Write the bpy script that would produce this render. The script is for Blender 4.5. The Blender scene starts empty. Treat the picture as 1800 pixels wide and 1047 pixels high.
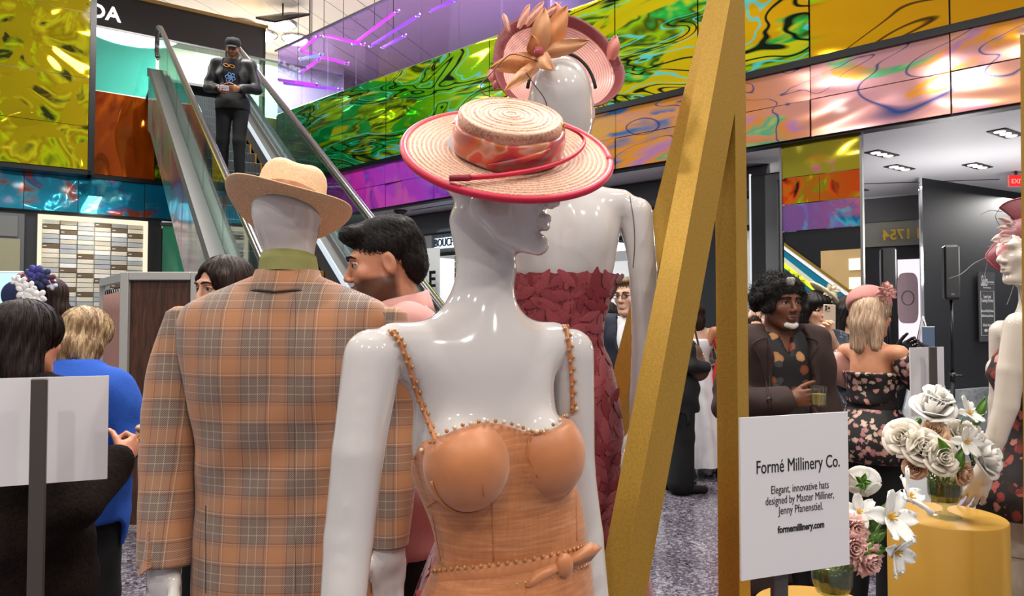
import bpy, math, random, mathutils
import numpy as np
from mathutils import Vector as V, Matrix, Euler
SC = bpy.context.scene
COL = SC.collection
rnd = random.Random(7)
D = bpy.data
# ------------------------------------------------------------------ camera
CZ, F, PITCH = 1.52, 1250.0, math.radians(1.7)
cd = D.cameras.new('camera'); cam = D.objects.new('camera', cd); COL.objects.link(cam)
cd.sensor_width = 36.0; cd.lens = 36.0 * F / 1800.0; cd.clip_start = 0.05; cd.clip_end = 200
cam.location = (0, 0, CZ); cam.rotation_euler = (math.radians(90) + PITCH, 0, 0)
SC.camera = cam
# ------------------------------------------------------------------ world, exposure
W = D.worlds.new('world'); SC.world = W; W.use_nodes = True
bg = W.node_tree.nodes['Background']
bg.inputs[0].default_value = (0.80, 0.79, 0.82, 1); bg.inputs[1].default_value = 0.40
vs = SC.view_settings
SC.display_settings.display_device = 'sRGB'
vs.view_transform = 'Standard'; vs.look = 'None'; vs.gamma = 1.0; vs.use_curve_mapping = False
vs.exposure = 0.12
SC.cycles.max_bounces = 7; SC.cycles.diffuse_bounces = 2; SC.cycles.glossy_bounces = 4
SC.cycles.transmission_bounces = 4; SC.cycles.transparent_max_bounces = 12
SC.cycles.caustics_reflective = False; SC.cycles.caustics_refractive = False
SC.cycles.sample_clamp_indirect = 4.0; SC.cycles.sample_clamp_direct = 30.0
SC.cycles.use_denoising = True
def area(name, loc, size, power, color=(1, 0.95, 0.88), target=None, shape='DISK', sy=None):
    l = D.lights.new(name, 'AREA'); l.shape = shape; l.size = size
    if sy: l.size_y = sy
    l.energy = power; l.color = color
    o = D.objects.new(name, l); COL.objects.link(o); o.location = loc
    d = V(target) - V(loc) if target else V((0, 0, -1))
    o.rotation_euler = d.to_track_quat('-Z', 'Y').to_euler()
    return o
# clusters of ceiling spots over the atrium
for i, (x, y, z, p) in enumerate([(-2.6, -1.4, 4.6, 50), (-0.9, -2.2, 4.6, 50), (1.2, -1.8, 4.6, 50), (2.9, -0.6, 4.4, 45),
                                  (-3.4, 1.2, 4.6, 45), (3.0, .5, 4.8, 40), (-0.6, 0.8, 5.2, 55), (1.5, 1.0, 5.0, 36),
                                  (-2.2, 3.4, 5.2, 50), (0.8, 3.6, 4.6, 50)]):
    area('ceiling_spot_light', (x, y, z), 0.22, p, (1, 0.93, 0.84))
area('atrium_light', (-3.5, 8.5, 8.3), 2.0, 420, (1, 0.95, 0.9))
area('atrium_light', (0.5, 6.0, 7.5), 1.6, 300, (1, 0.96, 0.92))
area('atrium_light', (-8.0, 8.0, 7.5), 1.6, 260, (1, 0.96, 0.92))
area('upper_shop_light', (-6.0, 17.5, 8.4), 3.0, 800, (1, 0.98, 0.95))
area('upper_hall_fill', (-0.5, 14.0, 8.5), 1.6, 520, (1, .96, 1))  # added fill that brightens the upper floor behind the lilac glass
area('shop_light', (-0.6, 13.2, 3.1), 2.2, 70, (1, 0.99, 0.97))
area('shop_light', (3.2, 10.2, 3.1), 1.6, 60, (1, 0.99, 0.97))
area('hall_light', (4.6, 6.6, 3.2), 0.8, 60, (1, 0.96, 0.9))
area('hall_light', (7.2, 9.6, 3.2), 0.9, 80, (1, 0.97, 0.93))
for x_, y_, p_ in ((4.9, 7.8, 45), (5.9, 7.2, 40), (2.6, 9.0, 40)):  # unseen point lights added to brighten the hall ceiling and wall
    l_ = D.lights.new('hall_fill', 'POINT'); l_.energy = p_; l_.shadow_soft_size = .3; l_.color = (1, .97, .94)
    o_ = D.objects.new('hall_fill', l_); COL.objects.link(o_); o_.location = (x_, y_, 2.3)
area('hall_light', (1.9, 2.9, 4.6), 0.8, 50, (1, 0.95, 0.9))
# ------------------------------------------------------------------ helpers
_cp, _sp = math.cos(PITCH), math.sin(PITCH)
def at(px, py, Y):
    """world point at distance Y that the photograph shows at pixel (px, py)"""
    a, b = (px - 900.0) / F, (523.5 - py) / F
    d = V((a, _cp - b * _sp, _sp + b * _cp)); d *= Y / d.y
    return V((d.x, d.y, d.z + CZ))
def hexc(h):
    h = h.lstrip('#'); c = [int(h[i:i + 2], 16) / 255 for i in (0, 2, 4)]
    return tuple(x / 12.92 if x <= .04045 else ((x + .055) / 1.055) ** 2.4 for x in c)
def C4(c): return (*(hexc(c) if isinstance(c, str) else c), 1)
_M = {}
class NT:
    def __init__(s, name):
        s.m = D.materials.new(name); s.m.use_nodes = True; s.t = s.m.node_tree; s.n = s.t.nodes
        s.b = s.n['Principled BSDF']; s.out = s.n['Material Output']
    def new(s, typ, **kw):
        n = s.n.new('ShaderNode' + typ)
        for k, v in kw.items():
            if k.startswith('i_'): n.inputs[k[2:]].default_value = v
            else: setattr(n, k, v)
        return n
    def link(s, a, b): s.t.links.new(a, b)
    def coord(s, which='Object', scale=(1, 1, 1), rot=(0, 0, 0), loc=(0, 0, 0)):
        c = s.new('TexCoord'); mp = s.new('Mapping')
        mp.inputs['Scale'].default_value = scale; mp.inputs['Rotation'].default_value = rot; mp.inputs['Location'].default_value = loc
        s.link(c.outputs[which], mp.inputs[0]); return mp.outputs[0]
    def noise(s, vec, scale=5, detail=3, rough=.5, dist=0):
        n = s.new('TexNoise'); n.inputs['Scale'].default_value = scale; n.inputs['Detail'].default_value = detail
        n.inputs['Roughness'].default_value = rough; n.inputs['Distortion'].default_value = dist
        if vec: s.link(vec, n.inputs['Vector'])
        return n.outputs['Fac']
    def ramp(s, fac, stops, mode='LINEAR'):
        r = s.new('ValToRGB'); e = r.color_ramp.elements; r.color_ramp.interpolation = mode
        while len(e) < len(stops): e.new(1)
        for el, (p, c) in zip(e, stops): el.position = p; el.color = C4(c)
        s.link(fac, r.inputs[0]); return r.outputs[0]
    def math(s, op, a, b=None, c=None):
        n = s.new('Math'); n.operation = op
        for i, x in enumerate((a, b, c)):
            if x is None: continue
            if isinstance(x, (int, float)): n.inputs[i].default_value = x
            else: s.link(x, n.inputs[i])
        return n.outputs[0]
    def mix(s, fac, a, b, blend='MIX'):
        n = s.new('MixRGB'); n.blend_type = blend
        for i, x in enumerate((fac, a, b)):
            if isinstance(x, (int, float)): n.inputs[i].default_value = x
            elif isinstance(x, (tuple, str)): n.inputs[i].default_value = C4(x)
            else: s.link(x, n.inputs[i])
        return n.outputs[0]
    def bump(s, h, strength=.3, dist=.01):
        n = s.new('Bump'); n.inputs['Strength'].default_value = strength; n.inputs['Distance'].default_value = dist
        s.link(h, n.inputs['Height']); s.link(n.outputs[0], s.b.inputs['Normal'])
    def set(s, **kw):
        for k, v in kw.items():
            k = {'color': 'Base Color', 'rough': 'Roughness', 'metal': 'Metallic', 'coat': 'Coat Weight', 'coatr': 'Coat Roughness', 'spec': 'Specular IOR Level',
                 'sheen': 'Sheen Weight', 'trans': 'Transmission Weight', 'ior': 'IOR', 'emit': 'Emission Color', 'es': 'Emission Strength', 'sss': 'Subsurface Weight', 'alpha': 'Alpha'}[k]
            i = s.b.inputs[k]
            if hasattr(v, 'links') or hasattr(v, 'is_linked'): s.link(v, i)
            elif k in ('Base Color', 'Emission Color'): i.default_value = C4(v)
            else: i.default_value = v
        return s
def mat(name, color='#808080', rough=.5, metal=0, bump=0, bscale=60, var=0, vscale=8, **kw):
    """plain material with optional procedural colour variation and fine relief"""
    if name in _M: return _M[name]
    t = NT(name); t.set(rough=rough, metal=metal, **kw)
    v = t.coord('Object')
    if var:
        c = hexc(color) if isinstance(color, str) else color
        f = t.noise(v, vscale, 4)
        t.set(color=t.ramp(f, [(.25, tuple(x * (1 - var) for x in c)), (.75, tuple(min(1, x * (1 + var)) for x in c))]))
    else: t.set(color=color)
    if bump: t.bump(t.noise(v, bscale, 3), bump, .004)
    _M[name] = t.m; return t.m
def emis(name, color, strength):
    if name in _M: return _M[name]
    t = NT(name); t.set(color='#000000', emit=color, es=strength); _M[name] = t.m; return t.m
def glass(name, tint='#e8f4f0', refl=.10, rough=.02):
    """thin pane: tinted see-through layer with a mirror-like surface reflection"""
    if name in _M: return _M[name]
    t = NT(name); tr = t.new('BsdfTransparent'); tr.inputs[0].default_value = C4(tint)
    gl = t.new('BsdfGlossy'); gl.inputs['Roughness'].default_value = rough
    fr = t.new('LayerWeight'); fr.inputs[0].default_value = .5
    mx = t.new('MixShader'); t.link(t.math('MULTIPLY_ADD', t.math('POWER', fr.outputs['Facing'], 4.0), .5, refl), mx.inputs[0])
    t.link(tr.outputs[0], mx.inputs[1]); t.link(gl.outputs[0], mx.inputs[2]); t.link(mx.outputs[0], t.out.inputs[0])
    _M[name] = t.m; return t.m
# ---- mesh builder
class MB:
    def __init__(s): s.v = []; s.f = []
    def add(s, vs, fs):
        o = len(s.v); s.v += [tuple(p) for p in vs]; s.f += [tuple(i + o for i in f) for f in fs]; return s
    def box(s, c, size, R=None, bev=0):
        x, y, z = [d / 2 for d in size]; c = V(c)
        if bev:
            P = []; b = min(bev, x * .9, y * .9, z * .9)
            for sx in (-1, 1):
                for sy in (-1, 1):
                    for sz in (-1, 1):
                        P += [V((sx * x, sy * (y - b), sz * (z - b))), V((sx * (x - b), sy * y, sz * (z - b))), V((sx * (x - b), sy * (y - b), sz * z))]
            if R: P = [R @ p for p in P]
            P = [p + c for p in P]
            I = lambda a, b_, c_, k: (((a > 0) * 4 + (b_ > 0) * 2 + (c_ > 0)) * 3 + k)
            fs = []
            for sg in (-1, 1):
                q = [(-1, -1), (1, -1), (1, 1), (-1, 1)]
                fs.append([I(sg, a, b_, 0) for a, b_ in (q if sg > 0 else q[::-1])])
                fs.append([I(a, sg, b_, 1) for a, b_ in (q[::-1] if sg > 0 else q)])
                fs.append([I(a, b_, sg, 2) for a, b_ in (q if sg > 0 else q[::-1])])
            for a in (-1, 1):
                for b_ in (-1, 1):
                    w = a * b_ > 0
                    e = [I(a, b_, -1, 0), I(a, b_, -1, 1), I(a, b_, 1, 1), I(a, b_, 1, 0)]; fs.append(e if w else e[::-1])
                    e = [I(a, -1, b_, 0), I(a, 1, b_, 0), I(a, 1, b_, 2), I(a, -1, b_, 2)]; fs.append(e if w else e[::-1])
                    e = [I(-1, a, b_, 1), I(-1, a, b_, 2), I(1, a, b_, 2), I(1, a, b_, 1)]; fs.append(e if w else e[::-1])
                    for c_ in (-1, 1):
                        e = [I(a, b_, c_, k) for k in range(3)]; fs.append(e if a * b_ * c_ > 0 else e[::-1])
            return s.add(P, fs)
        P = [V((a * x, b * y, d * z)) for a in (-1, 1) for b in (-1, 1) for d in (-1, 1)]
        if R: P = [R @ p for p in P]
        return s.add([p + c for p in P], [(0, 1, 3, 2), (4, 6, 7, 5), (0, 4, 5, 1), (2, 3, 7, 6), (0, 2, 6, 4), (1, 5, 7, 3)])
    def bar(s, a, b, w, h, up=(0, 0, 1), bev=0):
        """box from a to b, w wide (sideways) and h high (along up)"""
        a, b = V(a), V(b); d = b - a; L = d.length; d.normalize()
        sd = d.cross(V(up)).normalized(); u = sd.cross(d)
        R = Matrix((sd, d, u)).transposed()
        return s.box((a + b) / 2, (w, L, h), R, bev)
    def tube(s, pts, r, n=8, cap=True):
        pts = [V(p) for p in pts]; m = len(pts); rs = r if isinstance(r, (list, tuple)) else [r] * m
        ref = None; vs = []
        for i, p in enumerate(pts):
            t = (pts[min(i + 1, m - 1)] - pts[max(i - 1, 0)]).normalized()
            if ref is None: ref = t.orthogonal().normalized()
            ref = (ref - t * ref.dot(t)).normalized(); bi = t.cross(ref)
            vs += [p + (ref * math.cos(2 * math.pi * k / n) + bi * math.sin(2 * math.pi * k / n)) * rs[i] for k in range(n)]
        fs = [(i * n + k, i * n + (k + 1) % n, (i + 1) * n + (k + 1) % n, (i + 1) * n + k) for i in range(m - 1) for k in range(n)]
        if cap: fs += [tuple(range(n))[::-1], tuple((m - 1) * n + k for k in range(n))]
        return s.add(vs, fs)
    def loft(s, rings, cap=True, closed=True):
        n = len(rings[0]); m = len(rings); vs = [p for r in rings for p in r]
        kk = n if closed else n - 1
        fs = [(i * n + k, i * n + (k + 1) % n, (i + 1) * n + (k + 1) % n, (i + 1) * n + k) for i in range(m - 1) for k in range(kk)]
        if cap: fs += [tuple(range(n))[::-1], tuple((m - 1) * n + k for k in range(n))]
        return s.add(vs, fs)
    def lathe(s, prof, n=32, c=(0, 0, 0), cap=True, sx=1, sy=1):
        c = V(c)
        return s.loft([[c + V((r * sx * math.cos(2 * math.pi * k / n), r * sy * math.sin(2 * math.pi * k / n), z)) for k in range(n)] for r, z in prof], cap)
    def sphere(s, c, r, n=12, m=8, R=None):
        r = V(r) if not isinstance(r, (int, float)) else V((r, r, r)); c = V(c)
        P = []
        for i in range(m + 1):
            th = math.pi * i / m
            for k in range(n):
                p = V((r.x * math.sin(th) * math.cos(2 * math.pi * k / n), r.y * math.sin(th) * math.sin(2 * math.pi * k / n), -r.z * math.cos(th)))
                P.append(c + (R @ p if R else p))
        return s.add(P, [(i * n + k, i * n + (k + 1) % n, (i + 1) * n + (k + 1) % n, (i + 1) * n + k) for i in range(m) for k in range(n)])
    def prism(s, poly, off):
        """polygon (3-D points) extruded by vector off"""
        n = len(poly); off = V(off); P = [V(p) for p in poly]
        return s.add(P + [p + off for p in P], [tuple(range(n))[::-1], tuple(range(n, 2 * n))] + [(i, (i + 1) % n, n + (i + 1) % n, n + i) for i in range(n)])
    def sheet(s, grid, th=0):
        """grid of points (rows); th gives it thickness"""
        m, n = len(grid), len(grid[0]); vs = [V(p) for r in grid for p in r]
        fs = [(i * n + k, i * n + k + 1, (i + 1) * n + k + 1, (i + 1) * n + k) for i in range(m - 1) for k in range(n - 1)]
        if th:
            N = [V() for _ in vs]
            for f in fs:
                nn = (vs[f[1]] - vs[f[0]]).cross(vs[f[3]] - vs[f[0]])
                if nn.length < 1e-12: nn = (vs[f[2]] - vs[f[1]]).cross(vs[f[3]] - vs[f[1]])
                for i in f: N[i] += nn
            N = [x.normalized() * th for x in N]; o = len(vs)
            b = [vs[i] - N[i] for i in range(o)]
            fs2 = [tuple(i + o for i in f[::-1]) for f in fs]
            rim = [i for i in range(n)] + [i * n + n - 1 for i in range(1, m)] + [(m - 1) * n + k for k in range(n - 2, -1, -1)] + [i * n for i in range(m - 2, 0, -1)]
            fs3 = [(rim[(i + 1) % len(rim)], rim[i], rim[i] + o, rim[(i + 1) % len(rim)] + o) for i in range(len(rim))]
            return s.add(vs + b, fs + fs2 + fs3)
        return s.add(vs, fs)
    def xf(s, M):
        s.v = [tuple(M @ V(p)) for p in s.v]; return s
    def mesh(s, name, m=None, smooth=None):
        me = D.meshes.new(name); me.from_pydata(s.v, [], s.f); me.update()
        if m: me.materials.append(m)
        finish(me, smooth); return me
    def obj(s, name, m, parent=None, smooth=None, **tg):
        return link(s.mesh(name, m, smooth), name, parent, **tg)
def _objm(s, name, m, parent, M, smooth=None, **tg):
    o = link(s.mesh(name, m, smooth), name, None, M, **tg)
    if parent is not None: put(o, parent)
    return o
MB.objm = _objm
def finish(me, smooth):
    import bmesh
    bm = bmesh.new(); bm.from_mesh(me)
    bmesh.ops.recalc_face_normals(bm, faces=bm.faces); bm.to_mesh(me); bm.free()
    if smooth:
        me.polygons.foreach_set('use_smooth', [True] * len(me.polygons))
        if smooth is not True: me.set_sharp_from_angle(angle=math.radians(smooth))
def tag(o, label=None, cat=None, group=None, kind=None):
    if label: o['label'] = label
    if cat: o['category'] = cat
    if group: o['group'] = group
    if kind: o['kind'] = kind
    return o
def link(me, name, parent=None, M=None, **tg):
    o = D.objects.new(name, me); COL.objects.link(o)
    if M is not None: o.matrix_world = M
    if parent is not None: put(o, parent)
    return tag(o, **tg)
_WM = {}
def put(o, parent):
    """parent, keeping the child's coordinates in the world"""
    o.parent = parent; o.matrix_parent_inverse = _WM.get(parent.name, Matrix.Identity(4)).inverted()
def thing(name, label, cat, loc, group=None, rz=0):
    e = D.objects.new(name, None); COL.objects.link(e); e.location = loc; e.rotation_euler = (0, 0, rz); e.empty_display_size = .1
    _WM[e.name] = Matrix.Translation(V(loc)) @ Matrix.Rotation(rz, 4, 'Z')
    return tag(e, label, cat, group)
def struct(name, mb, m, parent=None, smooth=None):
    o = mb.obj(name, m, parent, smooth)
    if parent is None: o['kind'] = 'structure'
    return o
def copies(me, name, parent, mats):
    """many alike pieces that share one mesh"""
    out = []
    for M in mats: out.append(link(me, name, parent, M))
    return out
def text(s, size, m, M, parent, name='lettering', ext=.002, sx=1, align='CENTER', spacing=1, bold=0, shear=0, fit=None):
    """flat raised lettering; M maps text x,y,z into the world"""
    cu = D.curves.new(name, 'FONT'); cu.body = s; cu.size = size; cu.extrude = ext; cu.align_x = align; cu.align_y = 'CENTER'
    cu.space_character = spacing; cu.offset = bold; cu.shear = shear; cu.resolution_u = 3
    t = D.objects.new('t', cu); COL.objects.link(t); bpy.context.view_layer.update()
    me = D.meshes.new_from_object(t.evaluated_get(bpy.context.evaluated_depsgraph_get()))
    D.objects.remove(t); D.curves.remove(cu)
    if fit:
        xs_ = [v.co.x for v in me.vertices]; sx = fit / (max(xs_) - min(xs_))
    me.transform(Matrix.Diagonal((sx, 1, 1, 1))); me.transform(M); me.name = name
    me.materials.clear(); me.materials.append(m)
    return link(me, name, parent)
def frame(o, x, y, z=None):
    """matrix with columns x, y (orthonormalised), x cross y, origin o"""
    x = V(x).normalized(); y = V(y); y = (y - x * x.dot(y)).normalized(); z = x.cross(y)
    M = Matrix((x, y, z)).transposed().to_4x4(); M.translation = V(o); return M
def cr(ys, xs, y):
    """smooth interpolation of samples (ys rising)"""
    return float(_pchip(ys, xs, y))
def _pchip(xs, ys, x):
    xs = list(xs); n = len(xs)
    if x <= xs[0]: return ys[0]
    if x >= xs[-1]: return ys[-1]
    i = max(j for j in range(n - 1) if xs[j] <= x)
    h = xs[i + 1] - xs[i]
    def sl(j): return (ys[j + 1] - ys[j]) / (xs[j + 1] - xs[j])
    def tn(j):
        if j == 0: return sl(0)
        if j == n - 1: return sl(n - 2)
        a, b = sl(j - 1), sl(j)
        return 0 if a * b <= 0 else 2 * a * b / (a + b)
    t = (x - xs[i]) / h; m0, m1 = tn(i) * h, tn(i + 1) * h
    return ys[i] * (2 * t ** 3 - 3 * t * t + 1) + m0 * (t ** 3 - 2 * t * t + t) + ys[i + 1] * (-2 * t ** 3 + 3 * t * t) + m1 * (t ** 3 - t * t)
# ---- implicit bodies: blended capsules and ellipsoids, meshed with surface nets
class Body:
    def __init__(s, lo, hi, h, fine=()):
        """grid spacing h; fine = list of (lo, hi, step) boxes whose axes are refined"""
        s.ax = []
        for a in range(3):
            p = lo[a]; A = [p]
            while p < hi[a]:
                st = h
                for fl, fh, fs in fine:
                    if fl[a] - h < p < fh[a]: st = min(st, fs)
                p += st; A.append(p)
            s.ax.append(np.array(A, np.float32))
        s.F = np.ones([len(a) for a in s.ax], np.float32); s.h = h
    def _blk(s, lo, hi):
        sl = []
        for a in range(3):
            i = max(0, int(np.searchsorted(s.ax[a], lo[a])) - 1); j = min(len(s.ax[a]), int(np.searchsorted(s.ax[a], hi[a])) + 1)
            if j <= i: return None, None
            sl.append(slice(i, j))
        X, Y, Z = (s.ax[a][sl[a]] for a in range(3))
        return tuple(sl), (X[:, None, None], Y[None, :, None], Z[None, None, :])
    def _mix(s, sl, d, k, op):
        f = s.F[sl]
        if op == 'u':
            h = np.clip(.5 + .5 * (d - f) / k, 0, 1); s.F[sl] = d * (1 - h) + f * h - k * h * (1 - h)
        elif op == 's':
            h = np.clip(.5 - .5 * (d + f) / k, 0, 1); s.F[sl] = f * (1 - h) - d * h + k * h * (1 - h)
    def cap(s, a, b, ra, rb=None, k=.02, op='u'):
        rb = ra if rb is None else rb; a, b = V(a), V(b); mg = max(ra, rb) + k + .02 + s.h
        sl, P = s._blk([min(a[i], b[i]) - mg for i in range(3)], [max(a[i], b[i]) + mg for i in range(3)])
        if sl is None: return s
        ba = b - a; L2 = max(ba.length_squared, 1e-9)
        q = [P[i] - a[i] for i in range(3)]
        t = np.clip((q[0] * ba[0] + q[1] * ba[1] + q[2] * ba[2]) / L2, 0, 1)
        d = np.sqrt((q[0] - t * ba[0]) ** 2 + (q[1] - t * ba[1]) ** 2 + (q[2] - t * ba[2]) ** 2) - (ra + (rb - ra) * t)
        s._mix(sl, d, k, op); return s
    def ell(s, c, r, R=None, k=.02, op='u'):
        c = V(c); r = (r,) * 3 if isinstance(r, (int, float)) else r; mr = max(r) + k + .02 + s.h
        sl, P = s._blk([c[i] - mr for i in range(3)], [c[i] + mr for i in range(3)])
        if sl is None: return s
        q = [P[i] - c[i] for i in range(3)]
        if R is not None: q = [q[0] * R[0][j] + q[1] * R[1][j] + q[2] * R[2][j] for j in range(3)]
        k0 = np.sqrt(sum((q[i] / r[i]) ** 2 for i in range(3))) + 1e-6
        k1 = np.sqrt(sum((q[i] / r[i] ** 2) ** 2 for i in range(3))) + 1e-6
        s._mix(sl, k0 * (k0 - 1) / k1, k, op); return s
    def chain(s, pts, rs, k=.02):
        for i in range(len(pts) - 1): s.cap(pts[i], pts[i + 1], rs[i], rs[i + 1], k)
        return s
    def grid(s): return np.meshgrid(*s.ax, indexing='ij')
    def cut(s, fn):
        """keep only where fn(X, Y, Z) < 0"""
        s.F = np.maximum(s.F, fn(*s.grid()).astype(np.float32)); return s
    def arrays(s):
        Fd = s.F; Fd[0] = Fd[-1] = 1; Fd[:, 0] = Fd[:, -1] = 1; Fd[:, :, 0] = Fd[:, :, -1] = 1
        S = Fd < 0; n = S.shape; cn = (n[0] - 1, n[1] - 1, n[2] - 1); N = cn[0] * cn[1] * cn[2]
        cnt = np.zeros(N); acc = np.zeros((3, N)); quads = []
        for a in range(3):
            A = [slice(None)] * 3; B = [slice(None)] * 3; A[a] = slice(0, -1); B[a] = slice(1, None)
            I = np.argwhere(S[tuple(A)] != S[tuple(B)])
            if not len(I): continue
            J = I.copy(); J[:, a] += 1
            f0 = Fd[tuple(I.T)]; f1 = Fd[tuple(J.T)]; t = f0 / (f0 - f1)
            P = [s.ax[b][I[:, b]].astype(float) for b in range(3)]
            P[a] = P[a] + t * (s.ax[a][J[:, a]] - s.ax[a][I[:, a]])
            b, c = [(1, 2), (2, 0), (0, 1)][a]; ids = []
            for db, dc in ((-1, -1), (0, -1), (0, 0), (-1, 0)):
                K = I.copy(); K[:, b] += db; K[:, c] += dc
                K = np.clip(K, 0, np.array(cn) - 1)
                L = (K[:, 0] * cn[1] + K[:, 1]) * cn[2] + K[:, 2]; ids.append(L)
                cnt += np.bincount(L, minlength=N)
                for w in range(3): acc[w] += np.bincount(L, weights=P[w], minlength=N)
            q = np.stack(ids, 1); fl = ~S[tuple(I.T)]; q[fl] = q[fl][:, ::-1]; quads.append(q)
        used = np.nonzero(cnt)[0]; mp = np.zeros(N, int); mp[used] = np.arange(len(used))
        return (acc[:, used] / cnt[used]).T, mp[np.concatenate(quads)]
    def mesh(s, name, m, relax=1, fn=None):
        v, q = s.arrays()
        for _ in range(relax): v = relaxed(v, q)
        if fn: v = fn(v)
        return np_mesh(name, v, q, m)
    def obj(s, name, m, parent=None, relax=1, fn=None, **tg): return link(s.mesh(name, m, relax, fn), name, parent, **tg)
def relaxed(v, q, w=.5):
    n = len(v); acc = np.zeros_like(v); c = np.zeros(n)
    for i in range(4):
        a, b = q[:, i], q[:, (i + 1) % 4]
        for w_ in range(3):
            acc[:, w_] += np.bincount(a, weights=v[b, w_], minlength=n) + np.bincount(b, weights=v[a, w_], minlength=n)
        c += np.bincount(a, minlength=n) + np.bincount(b, minlength=n)
    c = np.maximum(c, 1)
    return v * (1 - w) + w * acc / c[:, None]
def np_mesh(name, v, q, m=None, smooth=True):
    me = D.meshes.new(name); me.vertices.add(len(v)); me.vertices.foreach_set('co', np.asarray(v, np.float32).ravel())
    k = q.shape[1]; me.loops.add(q.size); me.loops.foreach_set('vertex_index', q.astype(np.int32).ravel())
    me.polygons.add(len(q)); me.polygons.foreach_set('loop_start', np.arange(0, q.size, k, dtype=np.int32))
    me.polygons.foreach_set('use_smooth', np.full(len(q), smooth, bool)); me.update(calc_edges=True)
    if m: me.materials.append(m)
    return me
def paint(me, cols):
    """per-vertex own colour of the thing (lips, beard, fingernails ...)"""
    a = me.color_attributes.new('Col', 'FLOAT_COLOR', 'POINT')
    c = np.ones((len(me.vertices), 4), np.float32); c[:, :3] = cols; a.data.foreach_set('color', c.ravel())
def co(me):
    a = np.empty(len(me.vertices) * 3, np.float32); me.vertices.foreach_get('co', a); return a.reshape(-1, 3)

from mathutils.bvhtree import BVHTree
def bvh(*obs):
    vs, ps = [], []
    for o in obs:
        me = o.data; n = len(vs); W_ = o.matrix_world if o.parent is None else o.parent.matrix_world @ o.matrix_parent_inverse @ o.matrix_basis
        vs += [v.co.copy() for v in me.vertices]; ps += [[i + n for i in p.vertices] for p in me.polygons]
    return BVHTree.FromPolygons(vs, ps)
def seen(tree, px, py):
    """surface point and normal of a thing as the camera sees it at a pixel"""
    o = V((0, 0, CZ)); d = (at(px, py, 1) - o).normalized(); loc, n, i, ds = tree.ray_cast(o, d)
    return (loc, n) if loc is not None else (None, None)
# ------------------------------------------------------------------ materials of the building
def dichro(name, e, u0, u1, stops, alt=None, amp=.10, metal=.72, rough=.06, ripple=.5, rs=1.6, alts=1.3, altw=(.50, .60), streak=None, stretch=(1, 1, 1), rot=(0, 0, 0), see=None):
    """iridescent film on metal: hue runs along the wall, drifts with film thickness; painted patches and streaks imitate reflections; wavy sheet"""
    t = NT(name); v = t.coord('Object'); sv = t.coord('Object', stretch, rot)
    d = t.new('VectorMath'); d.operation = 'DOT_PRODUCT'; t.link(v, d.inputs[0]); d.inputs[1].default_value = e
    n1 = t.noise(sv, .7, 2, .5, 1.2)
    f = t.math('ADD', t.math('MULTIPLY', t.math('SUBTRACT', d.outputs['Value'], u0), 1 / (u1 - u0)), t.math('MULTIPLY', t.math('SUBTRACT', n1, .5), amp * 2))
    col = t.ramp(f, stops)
    if alt:  # colour patches painted in to look like reflections
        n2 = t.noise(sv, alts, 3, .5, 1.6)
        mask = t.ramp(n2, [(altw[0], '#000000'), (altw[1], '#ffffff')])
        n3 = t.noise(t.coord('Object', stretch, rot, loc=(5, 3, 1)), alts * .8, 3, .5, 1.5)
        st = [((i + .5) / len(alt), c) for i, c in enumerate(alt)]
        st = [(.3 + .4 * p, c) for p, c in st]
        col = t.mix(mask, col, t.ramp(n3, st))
    if streak:  # painted streaks imitating reflected lines
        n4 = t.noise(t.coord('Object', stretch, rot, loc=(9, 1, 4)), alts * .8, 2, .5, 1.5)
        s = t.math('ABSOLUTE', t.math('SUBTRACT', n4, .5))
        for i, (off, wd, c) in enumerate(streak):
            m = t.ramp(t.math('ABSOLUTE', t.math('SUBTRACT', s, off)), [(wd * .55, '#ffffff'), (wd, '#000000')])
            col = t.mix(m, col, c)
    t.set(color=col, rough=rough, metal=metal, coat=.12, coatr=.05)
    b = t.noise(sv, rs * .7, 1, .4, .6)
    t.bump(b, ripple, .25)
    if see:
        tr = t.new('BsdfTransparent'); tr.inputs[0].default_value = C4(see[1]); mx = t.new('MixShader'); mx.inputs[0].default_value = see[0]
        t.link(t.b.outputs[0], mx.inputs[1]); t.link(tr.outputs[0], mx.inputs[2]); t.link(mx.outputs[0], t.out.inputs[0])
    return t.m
E1 = V((.7502, -.6612, 0)); N1 = V((-.6612, -.7502, 0)); O1 = V((-2.88, 12.0, 0))      # right wall: along, towards the viewer, origin
E2 = V((.828, .560, 0)); N2 = V((.560, -.828, 0)); O2 = V((-8.1, 11.3, 0))            # far wall behind the escalator
def w1(u, z, off=0): return O1 + E1 * u + N1 * off + V((0, 0, z))
def w2(u, z, off=0): return O2 + E2 * u + N2 * off + V((0, 0, z))
def u1(px, off=0):
    k = (px - 900) / F; o = O1 + N1 * off
    return (k * o.y - o.x) / (E1.x - k * E1.y)
def u2(px, off=0):
    k = (px - 900) / F; o = O2 + N2 * off
    return (k * o.y - o.x) / (E2.x - k * E2.y)
uA, uB = O1.dot(E1), O2.dot(E2)
m_dark = mat('black_panel', '#17181b', .42)
m_char = mat('charcoal_wall', '#2a2b2e', .5, bump=.05)
m_white = mat('white_paint', '#e9e9ec', .5)
m_grey = mat('grey_ceiling', '#d6d6da', .55)
m_cove = mat('cove_grey', '#5c5d60', .38)
m_steel = mat('brushed_steel', '#7c7a79', .42, .8, bump=.06, bscale=240)
m_chrome = mat('chrome', '#d8d8da', .08, 1)
m_black = mat('black_metal', '#0d0d0e', .3)
m_rubber = mat('black_rubber', '#1a1a1b', .35)
m_glow = emis('lamp_white', '#fff4e4', 9)
m_glow2 = emis('lightbox_white', '#fff3e2', 1.6)
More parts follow.
